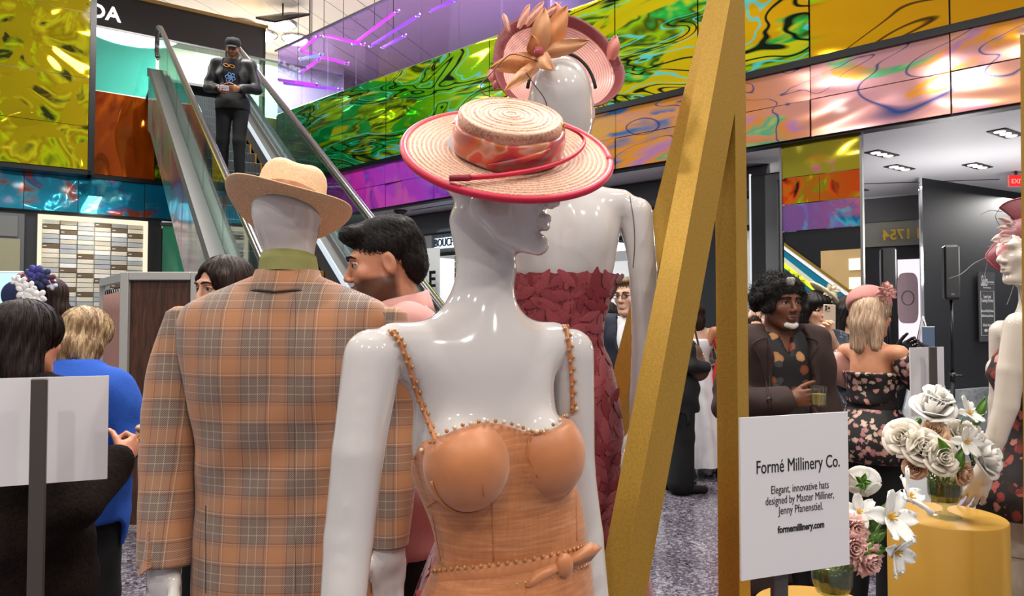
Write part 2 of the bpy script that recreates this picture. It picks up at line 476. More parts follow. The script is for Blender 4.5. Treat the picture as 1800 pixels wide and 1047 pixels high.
# ------------------------------------------------------------------ floor
t = NT('terrazzo'); v = t.coord('Object')
vo = t.new('TexVoronoi'); vo.inputs['Scale'].default_value = 95; t.link(v, vo.inputs['Vector'])
vo2 = t.new('TexVoronoi'); vo2.inputs['Scale'].default_value = 42; t.link(v, vo2.inputs['Vector'])
c1 = t.ramp(vo.outputs['Color'], [(.2, '#37313d'), (.45, '#6c6472'), (.7, '#a49ea8'), (.95, '#4f4758')], 'CONSTANT')
c2 = t.ramp(vo2.outputs['Color'], [(.0, '#655d6a'), (.62, '#a8a2aa'), (.8, '#2c2731')], 'CONSTANT')
t.set(color=t.mix(.45, c1, c2), rough=.16, spec=.5); _M['terrazzo'] = t.m
struct('floor', MB().box((0, 12, -.05), (44, 44, .1)), t.m)
# ------------------------------------------------------------------ right wall: mirrored film fascia
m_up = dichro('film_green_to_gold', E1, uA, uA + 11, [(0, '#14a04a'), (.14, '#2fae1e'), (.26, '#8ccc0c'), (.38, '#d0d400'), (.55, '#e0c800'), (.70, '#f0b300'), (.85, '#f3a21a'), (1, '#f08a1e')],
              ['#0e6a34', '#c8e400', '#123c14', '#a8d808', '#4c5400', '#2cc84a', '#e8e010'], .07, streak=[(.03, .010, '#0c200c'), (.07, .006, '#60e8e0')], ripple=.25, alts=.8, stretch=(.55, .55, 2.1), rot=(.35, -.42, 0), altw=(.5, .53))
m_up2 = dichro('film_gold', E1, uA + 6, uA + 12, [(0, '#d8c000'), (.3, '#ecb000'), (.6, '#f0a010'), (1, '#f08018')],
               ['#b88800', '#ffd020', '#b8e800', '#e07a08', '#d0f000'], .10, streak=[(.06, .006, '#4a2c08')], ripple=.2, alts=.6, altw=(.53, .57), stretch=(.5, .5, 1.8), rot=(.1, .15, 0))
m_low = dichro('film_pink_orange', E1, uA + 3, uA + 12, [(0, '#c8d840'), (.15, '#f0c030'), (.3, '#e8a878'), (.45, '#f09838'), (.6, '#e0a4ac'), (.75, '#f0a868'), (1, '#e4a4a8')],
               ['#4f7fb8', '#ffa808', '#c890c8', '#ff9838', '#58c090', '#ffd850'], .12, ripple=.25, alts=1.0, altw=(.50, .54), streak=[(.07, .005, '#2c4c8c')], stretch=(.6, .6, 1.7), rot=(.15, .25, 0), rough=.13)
m_low2 = dichro('film_magenta', E1, uA - 2, uA + 3.4, [(0, '#d030d8'), (.4, '#dc3cd8'), (.75, '#cc50e8'), (1, '#a870e8')], ['#d868c0', '#a038d0', '#8878e0', '#d080b8'], .1, ripple=.35, alts=1.4, metal=.5)
US = [-2.1, -1, 0, 1.15, 2.3, 3.42, 4.45, 5.476, 6.54, 7.727, 8.91, 10.1, 11.3]
wr = D.objects.new('wall_right', None); COL.objects.link(wr); wr['kind'] = 'structure'
for i in range(len(US) - 1):
    a, b = US[i] + .006, US[i + 1] - .006
    ti = rnd.uniform(-.012, .012)
    def P(z0, z1, th=.03, o=0):
        m = MB(); q = [w1(a, z0, o + ti), w1(b, z0, o - ti), w1(b, z1, o - ti), w1(a, z1, o + ti)]
        return m.prism(q, -N1 * th)
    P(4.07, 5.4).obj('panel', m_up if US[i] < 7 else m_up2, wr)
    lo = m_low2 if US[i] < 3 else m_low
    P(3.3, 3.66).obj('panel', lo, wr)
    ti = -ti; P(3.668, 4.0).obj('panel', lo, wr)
MB().prism([w1(-2.2, 4.0, .03), w1(11.4, 4.0, .03), w1(11.4, 4.07, .03), w1(-2.2, 4.07, .03)], -N1 * .08).obj('rail', m_black, wr)
MB().prism([w1(-2.2, 3.28, -.04), w1(11.4, 3.28, -.04), w1(11.4, 5.4, -.04), w1(-2.2, 5.4, -.04)], -N1 * .12).obj('backing', m_dark, wr)
# glass balustrade above, one pane per bay
gp = glass('glass_lilac', '#d9c8f4', .16)
bal = D.objects.new('trim_1', None); COL.objects.link(bal); bal['kind'] = 'structure'
us = [-2.1 + .82 * i for i in range(11)]
for a, b in zip(us, us[1:]):
    MB().prism([w1(a + .006, 5.42), w1(b - .006, 5.42), w1(b - .006, 6.62), w1(a + .006, 6.62)], -N1 * .014).obj('glass_panel', gp, bal)
MB().bar(w1(-2.2, 6.64, -.007), w1(6.2, 6.64, -.007), .04, .03).obj('rail', m_steel, bal)
# ------------------------------------------------------------------ slab of the upper floor, ceilings
gr = D.objects.new('ceiling', None); COL.objects.link(gr); gr['kind'] = 'structure'
hall = [w1(-2.2, 3.3, -.16), w1(13.5, 3.3, -.16), V((13, 3.2, 3.3)), V((13, 18, 3.3)), V((-2, 18, 3.3)), V((-4.4, 13.9, 3.3))]
MB().prism(hall, (0, 0, 2.1)).obj('soffit', m_grey, gr)
m_top = mat('cream_ceiling', '#cfc3b2', .6)
MB().box((-4, 18, 8.75), (22, 16, .1)).obj('upper_ceiling', m_top, gr)
# ceiling joints
for a, b in ((w1(1.2, 3.296, -.5), w1(4.6, 3.296, -.5)), (V((3.2, 6.9, 3.296)), V((4.6, 10, 3.296))), (V((3.1, 9.6, 3.296)), V((6.2, 9.0, 3.296)))):
    MB().bar(a, b, .02, .006).obj('joint', m_black, gr)
# recessed downlight clusters
cl = None
for i, (x, y) in enumerate(sorted(((3.98, 7.6), (4.72, 6.75), (4.55, 8.3), (4.7, 9.7), (4.06, 9.0), (5.4, 8.2), (3.66, 8.4)), key=lambda q: q[0] / q[1])):
    e = thing('ceiling_light', 'recessed triple downlight, %s from the mirrored column, in the grey ceiling on the right' % ('first', 'second', 'third', 'fourth', 'fifth', 'sixth', 'seventh')[i], 'ceiling light', (x, y, 3.29), 'triple downlights in the grey ceiling')
    a = .6
    R = Matrix.Rotation(a, 3, 'Z')
    MB().box((x, y, 3.294), (.42, .16, .010), R).obj('housing', m_char, e)
    for k in (-1, 0, 1):
        p = V((x, y, 3.285)) + R @ V((k * .13, 0, 0))
        MB().lathe([(.045, 0), (.05, .006), (.0, .008)], 14, p).obj('lamp', m_glow, e)
# small smoke detector dome under the soffit
e = thing('security_camera', 'small black dome camera under the grey soffit beside the escalator', 'camera', at(703, 348, 11.2))
p = w1(u1(703, -.3), 3.29, -.3)
MB().lathe([(.11, 0), (.11, -.03), (.08, -.06), (.03, -.1), (0, -.11)], 18, p).obj('dome', m_rubber, e)
MB().lathe([(.125, .01), (.125, -.012), (.0, -.012)], 18, p).obj('base', m_grey, e)
# ------------------------------------------------------------------ shop fronts under the right wall
OF = -.95
wf = D.objects.new('wall_back', None); COL.objects.link(wf); wf['kind'] = 'structure'
def cove(ua, ub, z0=2.95, z1=3.3, off=OF, m=m_cove):
    pr = [(0, z1), (.05, z1 - .02), (.10, z1 - .08), (.13, (z0 + z1) / 2), (.12, z0 + .05), (.06, z0 + .01), (0, z0)]
    mb = MB(); mb.loft([[w1(u, z, off + o) for o, z in pr] for u in (ua, ub)], True, True); return mb
cove(-1.6, 6.95).obj('cove', m_cove, wf, 40)
t = NT('textured_sign_band'); v = t.coord('Object'); n = t.noise(v, 28, 4, .7)
t.set(color=t.ramp(n, [(.35, '#6c6c70'), (.65, '#a8a8ac')]), rough=.45); t.bump(n, .5, .01); m_band = t.m
def wp(ua, ub, z0, z1, off, th=.06):
    return MB().prism([w1(ua, z0, off), w1(ub, z0, off), w1(ub, z1, off), w1(ua, z1, off)], -N1 * th)
wp(1.2, 4.6, 2.62, 2.93, OF).obj('sign_band', m_band, wf)
wp(.6, 6.9, 2.56, 2.62, OF + .02, .08).obj('trim', m_black, wf)
wp(.6, 6.9, 2.93, 2.955, OF + .02, .08).obj('trim', m_black, wf)
wp(-1.6, 1.2, 0, 2.95, OF).obj('wall_panel', m_white, wf)
wp(4.6, 7.0, 2.56, 2.95, OF).obj('wall_panel', mat('beige_wall', '#b9b5a6', .5), wf)
m_shopw = mat('shop_white', '#f2f3f6', .6)
wp(.8, 6.55, 0, 2.6, OF - 3.2).obj('shop_rear_wall', m_shopw, wf)
MB().prism([w1(.8, 0, OF - 3.2), w1(.8, 0, OF), w1(.8, 2.6, OF), w1(.8, 2.6, OF - 3.2)], E1 * .05).obj('shop_side_wall', m_shopw, wf)
for u in (2.0, 3.2, 4.4, 5.6):
    MB().prism([w1(u, 2.7, OF - 2.4), w1(u + .7, 2.7, OF - 2.4), w1(u + .7, 2.7, OF - .5), w1(u, 2.7, OF - .5)], (0, 0, .04)).obj('light_panel', emis('shop_panel', '#fffdf8', 2.5), wf)
ms = emis('sign_backlight', '#cfe4ff', 2.2)
M = frame(w1(u1(768, OF), 2.775, OF + .03), E1, (0, 0, 1))
g = thing('shop_sign', 'dark backlit lettering on the textured grey sign band above the white shop', 'sign', w1(u1(768, OF), 2.775, OF + .03))
text('BOUCHERON', .19, mat('sign_letter', '#101822', .3), frame(w1(u1(766, OF), 2.775, OF + .035), E1, (0, 0, 1)), g, align='LEFT', sx=.72, ext=.012)
MB().prism([w1(u1(766, OF) - .02, 2.69, OF + .003), w1(u1(766, OF) + .98, 2.69, OF + .003), w1(u1(766, OF) + .98, 2.86, OF + .003), w1(u1(766, OF) - .02, 2.86, OF + .003)], N1 * .012).obj('backlight', ms, g)
MB().prism([w1(6.6, 0, OF - 3.2), w1(6.6, 0, OF), w1(6.6, 2.95, OF), w1(6.6, 2.95, OF - 3.2)], E1 * .06).obj('shop_side_wall', m_shopw, wf)
wp(6.55, 7.4, 0, 3.3, OF - .5).obj('wall_panel', m_char, wf)
# mosaic-clad pier beside the neck of the front mannequin, built of small blocks
pier = D.objects.new('trim_2', None); COL.objects.link(pier); pier['kind'] = 'structure'
pu = u1(806, OF + .1)
MB().prism([w1(pu - .1, 0, OF + .06), w1(pu + .16, 0, OF + .06), w1(pu + .16, 2.56, OF + .06), w1(pu - .1, 2.56, OF + .06)], -N1 * .05).obj('pier_core', m_char, pier)
bl = [MB().box((0, 0, 0), (.085, .05, .085), bev=.006).mesh('block', mat(n_, c_, .35)) for n_, c_ in (('block_pale', '#d8d4c8'), ('block_grey', '#9a968c'), ('block_brown', '#5c4a34'))]
R1 = Matrix((E1, -N1, V((0, 0, 1)))).transposed().to_4x4()
for r in range(28):
    for c in range(3):
        M = R1.copy(); M.translation = w1(pu - .06 + .09 * c, .06 + .09 * r, OF + .075)
        link(bl[(r * 2 + c * 3 + r // 3) % 3], 'block', pier, M)
# white standing poster beside the pier
e = thing('poster_panel', 'white standing poster with a black capital letter behind the pink shirted man', 'poster', at(755, 800, 8.2))
a, b = at(722, 437, 8.6), at(773, 437, 8.2); a.z = b.z = at(750, 437, 8.4).z
MB().prism([a, b, V((b.x, b.y, .02)), V((a.x, a.y, .02))], (0, .04, 0)).obj('board', m_shopw, e)
text('E', .26, m_black, frame(at(760, 492, 8.25) + V((0, -.03, 0)), b - a, (0, 0, 1)), e, ext=.004, bold=.006)
# dark piers right of the gold frame
m_slate = mat('slate_panel', '#23262b', .4)
wp(u1(1222, OF + .25), u1(1262, OF + .25), 0, 3.3, OF + .25, .3).obj('pier', m_slate, wf)
wp(u1(1319, OF + .35), u1(1384, OF + .35), 0, 3.12, OF + .35, .3).obj('pier', mat('black_pier', '#1c1d1f', .35), wf)
wp(u1(1319, OF + .36), u1(1321.5, OF + .36), 0, 3.14, OF + .36, .02).obj('edge_light', emis('edge_light', '#e8eef4', .9), wf)
# window frame with bright strip beside the mirrored column
wn = D.objects.new('window_1', None); COL.objects.link(wn); wn['kind'] = 'structure'
ua, ub = u1(1347, OF + .42), u1(1377, OF + .42)
zt = at(1350, 308, w1(ua, 0, OF + .42).y).z
wp(ua, ub, zt - .07, zt, OF + .42, .06).obj('window_frame', mat('frame_grey', '#5a5c60', .4), wn)
wp(ua, ua + .13, .1, zt - .07, OF + .42, .06).obj('window_frame', mat('frame_grey'), wn)
wp(ua + .16, ub, .1, zt - .1, OF + .38, .01).obj('pane', emis('window_glow', '#dfe8ea', .9), wn)
# mirrored column with two film bands
m_cf1 = dichro('film_fire', E1, uA + 6, uA + 9, [(0, '#d06a08'), (.4, '#a88a10'), (.7, '#e04808'), (1, '#e89010')], ['#1c1408', '#ff5a08', '#8a9410', '#ffd000', '#c02c08'], .15, ripple=.5, alts=2.2, altw=(.44, .52))
m_cf0 = dichro('film_olive', E1, uA + 6, uA + 9, [(0, '#b0a020'), (.5, '#a89c28'), (1, '#c0a818')], ['#e07090', '#c8b020', '#d88a30'], .1, ripple=.4, alts=1.6, altw=(.58, .64))
m_cf2 = dichro('film_blue', E1, uA + 6, uA + 9, [(0, '#2878c0'), (.4, '#4858b0'), (.7, '#c06a98'), (1, '#3890c8')], ['#e07880', '#2068a8', '#50c8d8', '#8878c8'], .15, ripple=.4, alts=2.4)
pc = D.objects.new('wall_column', None); COL.objects.link(pc); pc['kind'] = 'structure'
CO = -.12
ca, cb = u1(1377, CO), u1(1515, CO)
yz = lambda px, py: at(px, py, w1(u1(px, CO), 0, CO).y).z
z1_, z2_, z3_ = 2.98, yz(1440, 354), yz(1440, 402)
def cp(za, zb, m, nm='panel', ul=ca, ur=cb, off=CO): return wp(ul, ur, za, zb, off, .03).obj(nm, m, pc)
um = ca + (cb - ca) * .50
cp(z1_ - .03, 3.29, m_cf0); cp(z2_ + .004, z1_ - .036, m_cf1, ur=um - .003); cp(z2_ + .004, z1_ - .036, m_cf1, ul=um + .003); cp(z3_, z2_ - .004, m_cf2)
m_mir = mat('mirror_smoked', '#9aa0a4', .05, 1)
cp(.02, z3_ - .004, mat('column_black', '#16181b', .2), off=CO - .02)
for u in (ca - .02, cb): wp(u, u + .022, 0, 3.29, CO + .012, .06).obj('edge_trim', m_steel, pc)
# reflected escalator and panelled room, modelled as flat pieces on the column
m_oak = mat('pale_oak', '#b99a68', .45, var=.12, vscale=3)
cp(z3_ - .62, z3_ - .22, m_oak, 'reflected_wood', ul=um + .0, ur=cb - .0, off=CO - .005)
for k, zz in enumerate((z3_ - .36, z3_ - .54)):
    wp(um + .26, um + .36, zz - .06, zz + .05, CO + .004, .012).obj('pane', emis('reflected_pane', '#fff3d8', 1.3), pc)
def strip(pa, pb, wpx, m, nm, off):
    ya = w1(u1(pa[0], off), 0, off).y; yb = w1(u1(pb[0], off), 0, off).y
    a, b = at(*pa, ya), at(*pb, yb)
    MB().prism([a, b, b + V((0, 0, -wpx)), a + V((0, 0, -wpx))], N1 * .012).obj(nm, m, pc)
strip((1379, 426), (1513, 523), .03, mat('reflected_gold_rail', '#c8a040', .2, .9), 'reflected_gold_rail', CO + .02)
strip((1379, 430), (1513, 529), .05, m_shopw, 'reflected_white_rail', CO + .012)
strip((1379, 440), (1513, 537), .36, mat('reflected_teal_glass', '#167f9c', .12, .3), 'glass_panel', CO + .002)
strip((1379, 452), (1470, 524), .09, mat('cream_strip', '#cfd0c0', .3), 'strip', CO + .006)
strip((1379, 462), (1500, 556), .05, emis('reflected_yellow', '#f2ff18', 1.1), 'reflected_yellow_strip', CO + .012)
# reflection in the column's right face, modelled as real depth: cove, metal fascia with reversed gilt figures, lightbox
dk = D.objects.new('wall_reflection', None); COL.objects.link(dk); dk['kind'] = 'structure'
a, b = at(1496, 355, 10.6), at(1640, 355, 10.0)
ex = (b - a); ex.z = 0; ex.normalize(); nx = V((ex.y, -ex.x, 0))
def wq(px0, px1, y0, y1, m, nm, off=0, th=.05, emp=dk):
    def pt(px, py):
        k = (px - 900) / F; o = a + nx * off
        s = (k * o.y - o.x) / (ex.x - k * ex.y); p = o + ex * s; return V((p.x, p.y, at(px, py, p.y).z))
    q = [pt(px0, y1), pt(px1, y1), pt(px1, y0), pt(px0, y0)]
    zb = (q[0].z + q[1].z) / 2; zt_ = (q[2].z + q[3].z) / 2
    q[0].z = q[1].z = zb; q[2].z = q[3].z = zt_
    MB().prism(q, -nx * th).obj(nm, m, emp); return q
wq(1500, 1640, 345, 388, m_cove, 'cove', .1)
wq(1500, 1640, 388, 432, mat('metal_fascia', '#8d8b84', .35, .5), 'fascia', .06)
wq(1500, 1640, 432, 900, m_dark, 'wall_panel', 0)
wq(1500, 1640, 300, 346, m_grey, 'bulkhead', .12)
q = wq(1579, 1640, 455, 636, emis('lightbox_pink', '#f3e2f4', 1.15), 'lightbox', .05, .04)
wq(1547, 1553, 455, 492, emis('lightbox_lilac', '#d9cffc', 1.2), 'lightbox', .05, .04)
m_pinkb = mat('blush_panel', '#f0cfd8', .5)
c0 = q[0] + (q[3] - q[0]) * .62 + (q[1] - q[0]) * .30 + nx * .03
mb = MB(); pr = []
for k in range(24):
    th = 2 * math.pi * k / 24; pr.append((.13 * (abs(math.cos(th)) ** .5) * (1 if math.cos(th) > 0 else -1), .36 * (abs(math.sin(th)) ** .4) * (1 if math.sin(th) > 0 else -1)))
mb.prism([c0 + ex * x + V((0, 0, z)) for x, z in pr], nx * .05); mb.obj('bottle_relief', m_pinkb, dk, 40)
mb = MB(); mb.tube([c0 + nx * .055 + ex * (.075 * math.cos(k / 20 * 6.283)) + V((0, 0, .10 * math.sin(k / 20 * 6.283))) for k in range(21)], .006, 5); mb.obj('ring_mark', mat('mark_grey', '#6a6a80', .5), dk)
g = thing('shop_sign', 'gilt reversed figures on the curved metal fascia above the pink lightbox', 'sign', at(1592, 412, 10.0))
text('DI 1754', .20, mat('gilt', '#d8b030', .35, .3), frame(at(1594, 412, a.y - .62) + nx * .02, -ex, (0, 0, 1)), g, fit=.60, ext=.01, bold=.004)
# dark wall at the far right with marble plinth course
wd = D.objects.new('wall_side', None); COL.objects.link(wd); wd['kind'] = 'structure'
A_, B_ = at(1617, 310, 8.9), at(1850, 340, 10.4); A_.z = B_.z = 0
edx = (B_ - A_).normalized(); ndx = V((edx.y, -edx.x, 0))
H_ = V((0, 0, 3.3))
MB().prism([A_, A_ + edx * 4, A_ + edx * 4 + H_, A_ + H_], -ndx * .02).obj('wall_panel', mat('navy_black_wall', '#15161a', .6), wd)
MB().box((A_ - edx * .012 + ndx * .01) + V((0, 0, 1.65)), (.03, .03, 3.3)).obj('corner_trim', m_chrome, wd)
t = NT('grey_marble'); v = t.coord('Object'); n = t.noise(v, 3, 6, .6, 1.5)
t.set(color=t.ramp(n, [(.3, '#5f6366'), (.5, '#8b9092'), (.7, '#a8acad')]), rough=.25); m_marb = t.m
MB().prism([A_ + ndx * .02, A_ + edx * 4 + ndx * .02, A_ + edx * 4 + ndx * .02 + V((0, 0, .62)), A_ + ndx * .02 + V((0, 0, .62))], ndx * .12).obj('baseboard', m_marb, wd)
# exit sign
p = at(1786, 318, 8.5)
e = thing('exit_sign', 'red glowing exit sign hanging under the ceiling at the dark wall', 'exit sign', p)
MB().box(p, (.21, .04, .15), bev=.01).obj('housing', mat('sign_pale', '#b87c78', .3), e)
MB().box(p + V((0, -.022, 0)), (.19, .006, .13)).obj('face', emis('exit_red', '#ff2020', 1.0), e)
text('EXIT', .075, emis('exit_letter', '#ff9088', 1.5), frame(p + V((0, -.027, -.01)), (1, 0, 0), (0, 0, 1)), e)
MB().bar(p + V((0, 0, .07)), V((p.x, p.y, 3.3)), .02, .02, (0, 1, 0)).obj('hanger', m_black, e)
# ------------------------------------------------------------------ far wall behind the escalator (left)
m_yel = dichro('film_yellow', E2, uB - 1, uB + 2, [(0, '#8f8400'), (.4, '#b09c00'), (.7, '#c8ac08'), (1, '#d0b40c')], ['#3a3a08', '#c8d800', '#a88a00', '#e0d818', '#4a4408'], .12, ripple=.45, alts=1.5, altw=(.46, .52))
m_orn = dichro('film_amber', E2, uB + 1, uB + 4, [(0, '#a84a10'), (.4, '#d05a0c'), (.6, '#c04808'), (.8, '#5a5a08'), (1, '#2e4a0c')], ['#701c04', '#e86a10', '#902c06'], .06, ripple=.5, alts=1.2, stretch=(1, 1, .35))
m_grn = dichro('film_moss', E2, uB + 2, uB + 6, [(0, '#2c3c08'), (.4, '#3c5c0c'), (.7, '#a0c800'), (1, '#4c6c10')], ['#1c2c08', '#c8f000', '#506810'], .1, ripple=.5, alts=1.3, altw=(.55, .60))
m_cyn = dichro('film_cyan', E2, uB - 1, uB + 5, [(0, '#3090b0'), (.3, '#28a8c8'), (.6, '#1890b8'), (.8, '#28c0c8'), (1, '#20b0b0')], ['#c05838', '#3878b0', '#60c8d8', '#b86048', '#2890c0'], .12, ripple=.4, alts=1.5, altw=(.53, .6))
wl = D.objects.new('wall_left', None); COL.objects.link(wl); wl['kind'] = 'structure'
def q2(ua, ub, z0, z1, m, nm='panel', off=0, th=.03, parent=None, ti=0):
    return MB().prism([w2(ua, z0, off + ti), w2(ub, z0, off - ti), w2(ub, z1, off - ti), w2(ua, z1, off + ti)], -N2 * th).obj(nm, m, parent or wl)
uy = u2(150, .3)
for a, b in ((-2.2, -.9), (-.9, uy)):
    for z0, z1 in ((3.98, 4.7), (4.7, 5.5), (5.5, 6.6), (6.6, 7.8)):
        q2(a + .005, b - .005, z0 + .004, z1 - .004, m_yel, off=.3, ti=rnd.uniform(-.012, .012))
q2(uy, uy + .09, 3.9, 7.8, m_black, 'edge_trim', .31, .3)
q2(-2.2, uy + .05, 3.9, 3.97, m_black, 'edge_trim', .31, .3)
ug = [uy + .1, u2(268), u2(340), 3.2, 4.0, 4.8, 5.6]
for i in range(len(ug) - 1):
    q2(ug[i] + .005, ug[i + 1] - .005, 3.98, 5.4, m_orn if i < 1 else m_grn, ti=rnd.uniform(-.015, .015))
q2(uy, 5.6, 3.9, 3.97, m_black, 'edge_trim', .02)
ul = [-2.2, -.9, .25, 1.0, 2.0, 3.0, 4.0, 5.6]
for a, b in zip(ul, ul[1:]):
    q2(a + .005, b - .005, 3.3, 3.895, m_cyn, ti=rnd.uniform(-.02, .02))
q2(-2.2, 5.6, 3.28, 5.4, m_dark, 'backing', -.04, .1)
gt = glass('glass_teal', '#8fe0da', .10)
tl = D.objects.new('trim_3', None); COL.objects.link(tl); tl['kind'] = 'structure'
for a, b in zip(ug, ug[1:]):
    q2(a + .005, b - .005, 5.42, 6.5, gt if a < u2(260) else glass('glass_pale', '#e4f2ea', .06), 'glass_panel', 0, .014, tl)
q2(ug[0], ug[-1], 6.5, 6.53, m_steel, 'rail', .01, .03, tl)
MB().prism([w2(-3, 5.39, -.14), w2(5.7, 5.39, -.14), w2(5.7, 5.39, -9), w2(-3, 5.39, -9)], (0, 0, -.3)).obj('soffit', m_grey, gr)
# upper shop: black fascia with letters, bright interior behind
us_ = D.objects.new('wall_upper', None); COL.objects.link(us_); us_['kind'] = 'structure'
UP = -2.6
ua, ub = u2(150, UP), u2(462, UP)
zt, zb = 8.16, 7.42
q2(ua, ub, zb, zt, mat('fascia_black', '#1d1a18', .35), 'fascia', UP, .3, us_)
q2(ua, ub + .04, zt, zt + .07, mat('brass_trim', '#9c7c44', .35, .6), 'trim', UP + .05, .4, us_)
q2(ub - .06, ub, 5.4, zt, mat('fascia_black'), 'edge_trim', UP, .3, us_)
q2(ua - .5, ub + 3, 5.4, 8.7, mat('upper_shop_wall', '#dfe2d4', .6), 'shop_rear_wall', UP - 3.0, .1, us_)
for u_, w_, c_ in ((.2, .35, '#b8bdb0'), (1.2, .5, '#8c9088'), (2.4, .4, '#c8b8b0'), (3.1, .5, '#b04040')):
    q2(ua + u_, ua + u_ + w_, 5.5, 6.9, mat('display_' + c_[1:], c_, .5), 'display_niche', UP - 2.85, .12, us_)
for u_, z_ in ((1.0, 7.0), (2.2, 6.9), (2.9, 6.6)):
    q2(ua + u_, ua + u_ + .18, z_, z_ + .1, m_glow2, 'lit_label', UP - 2.7, .05, us_)
g = thing('shop_sign', 'white letters on the black fascia of the upper shop at the top of the photo', 'sign', w2(u2(180, UP), 7.9, UP + .02))
text('PRADA', .40, emis('letter_white', '#ffffff', 1.6), frame(w2(u2(203, UP), 7.74, UP + .02), E2, (0, 0, 1)), g, align='RIGHT', sx=.98, ext=.012, bold=.008)
# ceiling fittings of the upper floor
for i, (px, py) in enumerate(((330, 12), (388, 30), (425, 22), (462, 40), (495, 20), (520, 48))):
    Y = 7.2 * F / (548 - py); p = at(px, py, Y); p.z = 8.69
    e = thing('ceiling_light', 'round white ceiling lamp, %s from the left on the cream ceiling above the escalator' % ('first', 'second', 'third', 'fourth', 'fifth', 'sixth')[i], 'ceiling light', p, 'lamps on the cream upper ceiling')
    MB().lathe([(.26, 0), (.30, -.02), (.24, -.10), (0, -.14)], 20, p).obj('diffuser', m_glow, e, True)
    MB().lathe([(.34, .01), (.36, -.03), (.30, -.035), (.0, -.03)], 20, p).obj('rim', m_chrome, e, True)
for k in range(7):
    a_ = at(300 + 60 * k, 0, 15); MB().bar((a_.x - 2, 12, 8.698), (a_.x + 2.5, 24, 8.698), .015, .005).obj('joint', m_steel, gr)
p = at(497, 50, 16); p.z = 8.45
e = thing('ceiling_speaker', 'black flat wedge hanging from the cream ceiling right of the escalator top', 'speaker', p)
MB().prism([p + V(q) for q in ((-.62, 0, -.1), (.1, .25, .12), (.62, 0, -.02), (-.1, -.25, -.3))], (0, 0, .05)).obj('body', m_black, e)
MB().tube([p + V((0, 0, -.05)), V((p.x, p.y, 8.7))], .02, 6).obj('hanger', m_black, e)
# tubes added behind the lilac glass to imitate neon reflected in it
mn1, mn2, mn3 = emis('neon_pink', '#ff5cf0', 2.2), emis('neon_violet', '#c46cff', 2.0), emis('neon_mint', '#a0fff0', 1.8)
e = thing('neon_reflection', 'pink, violet and mint neon tubes hung at slants behind the lilac glass', 'neon light', at(640, 60, 14))
for (pa, pb, m) in (((620, 78), (700, 18), mn1), ((650, 82), (737, 26), mn2), ((528, 88), (560, 63), mn1), ((528, 128), (562, 104), mn1), ((570, 62), (640, 78), mn1), ((528, 104), (566, 96), mn3),
                    ((755, 20), (800, 0), mn2), ((490, 140), (560, 150), mn1), ((530, 90), (612, 112), mn1), ((672, 84), (712, 62), mn2), ((500, 146), (600, 158), mn2)):
    a, b = at(*pa, 14.5), at(*pb, 13.2)
    o = MB().tube([a, b], .032, 8).obj('tube', m, e, True)
    for s, q in ((1, a), (-1, b)): MB().tube([q, q + (b - a).normalized() * .08 * s], .038, 8).obj('end_cap', m_chrome, o, True)
    MB().tube([(a + b) / 2, V(((a + b).x / 2, (a + b).y / 2, 8.7))], .006, 5).obj('wire', m_black, e)
m_vio = mat('violet_wall', '#c8a8ea', .5)
mb = MB(); mb.prism([w1(-1.4, 5.42, -6), w1(10, 5.42, -6), w1(10, 8.7, -6), w1(-1.4, 8.7, -6)], -N1 * .1).obj('rear_wall', m_vio, us_)
MB().prism([w1(-.6, 5.42, -4.6), w1(1.0, 5.42, -4.6), w1(1.0, 7.3, -4.6), w1(-.6, 7.3, -4.6)], -N1 * .1).obj('display_wall', mat('rose_wall', '#c83a5c', .5), us_)
for u_ in (3.2, 6.0): MB().lathe([(.35, 5.4), (.35, 8.7)], 20, w1(u_, 0, -2.2)).obj('round_column', m_white, us_, 40)
# ------------------------------------------------------------------ ground floor, left: dark wall, lit swatch case, doorway
wk = D.objects.new('wall_left_lower', None); COL.objects.link(wk); wk['kind'] = 'structure'
LO = -.1
q2(-2.2, u2(282, LO), 0, 3.28, mat('graphite_wall', '#26282c', .42), 'wall_panel', LO, .15, wk)
q2(u2(282, LO), 5.6, 0, 3.28, mat('dim_wall', '#2e3a36', .4), 'wall_panel', LO - 1.2, .1, wk)
dr = D.objects.new('door_1', None); COL.objects.link(dr); dr['kind'] = 'structure'
zz = lambda px, py, off=LO: at(px, py, w2(u2(px, off), 0, off).y).z
ud = u2(40, LO)
q2(-2.2, ud, 0, zz(20, 375), mat('door_frame_grey', '#5c5e60', .4), 'frame', LO + .05, .05, dr)
q2(-2.2, ud - .09, zz(20, 416), zz(20, 380), mat('door_transom', '#6b6d6a', .3), 'pane', LO + .07, .03, dr)
for k in range(4): q2(ud - .40 * (k + 1), ud - .40 * k - .05, 0, zz(20, 420), mat('curtain_olive', '#8f8c70', .7, bump=.3, bscale=30), 'slat', LO + .07, .03, dr)
p = at(8, 510, 9.5); e = thing('display_screen', 'bright pale screen at the far left edge behind the navy hat', 'screen', (p.x, p.y, 0))
MB().box((p.x, p.y, 1.85), (.5, .05, .62), bev=.01).obj('bezel', m_white, e)
MB().box((p.x, p.y - .03, 1.85), (.44, .01, .56)).obj('screen', emis('screen_blue', '#bfe4f4', 1.2), e)
MB().box((p.x, p.y, .77), (.12, .08, 1.54)).obj('post', m_steel, e); MB().box((p.x, p.y, .02), (.5, .4, .04)).obj('base', m_steel, e)
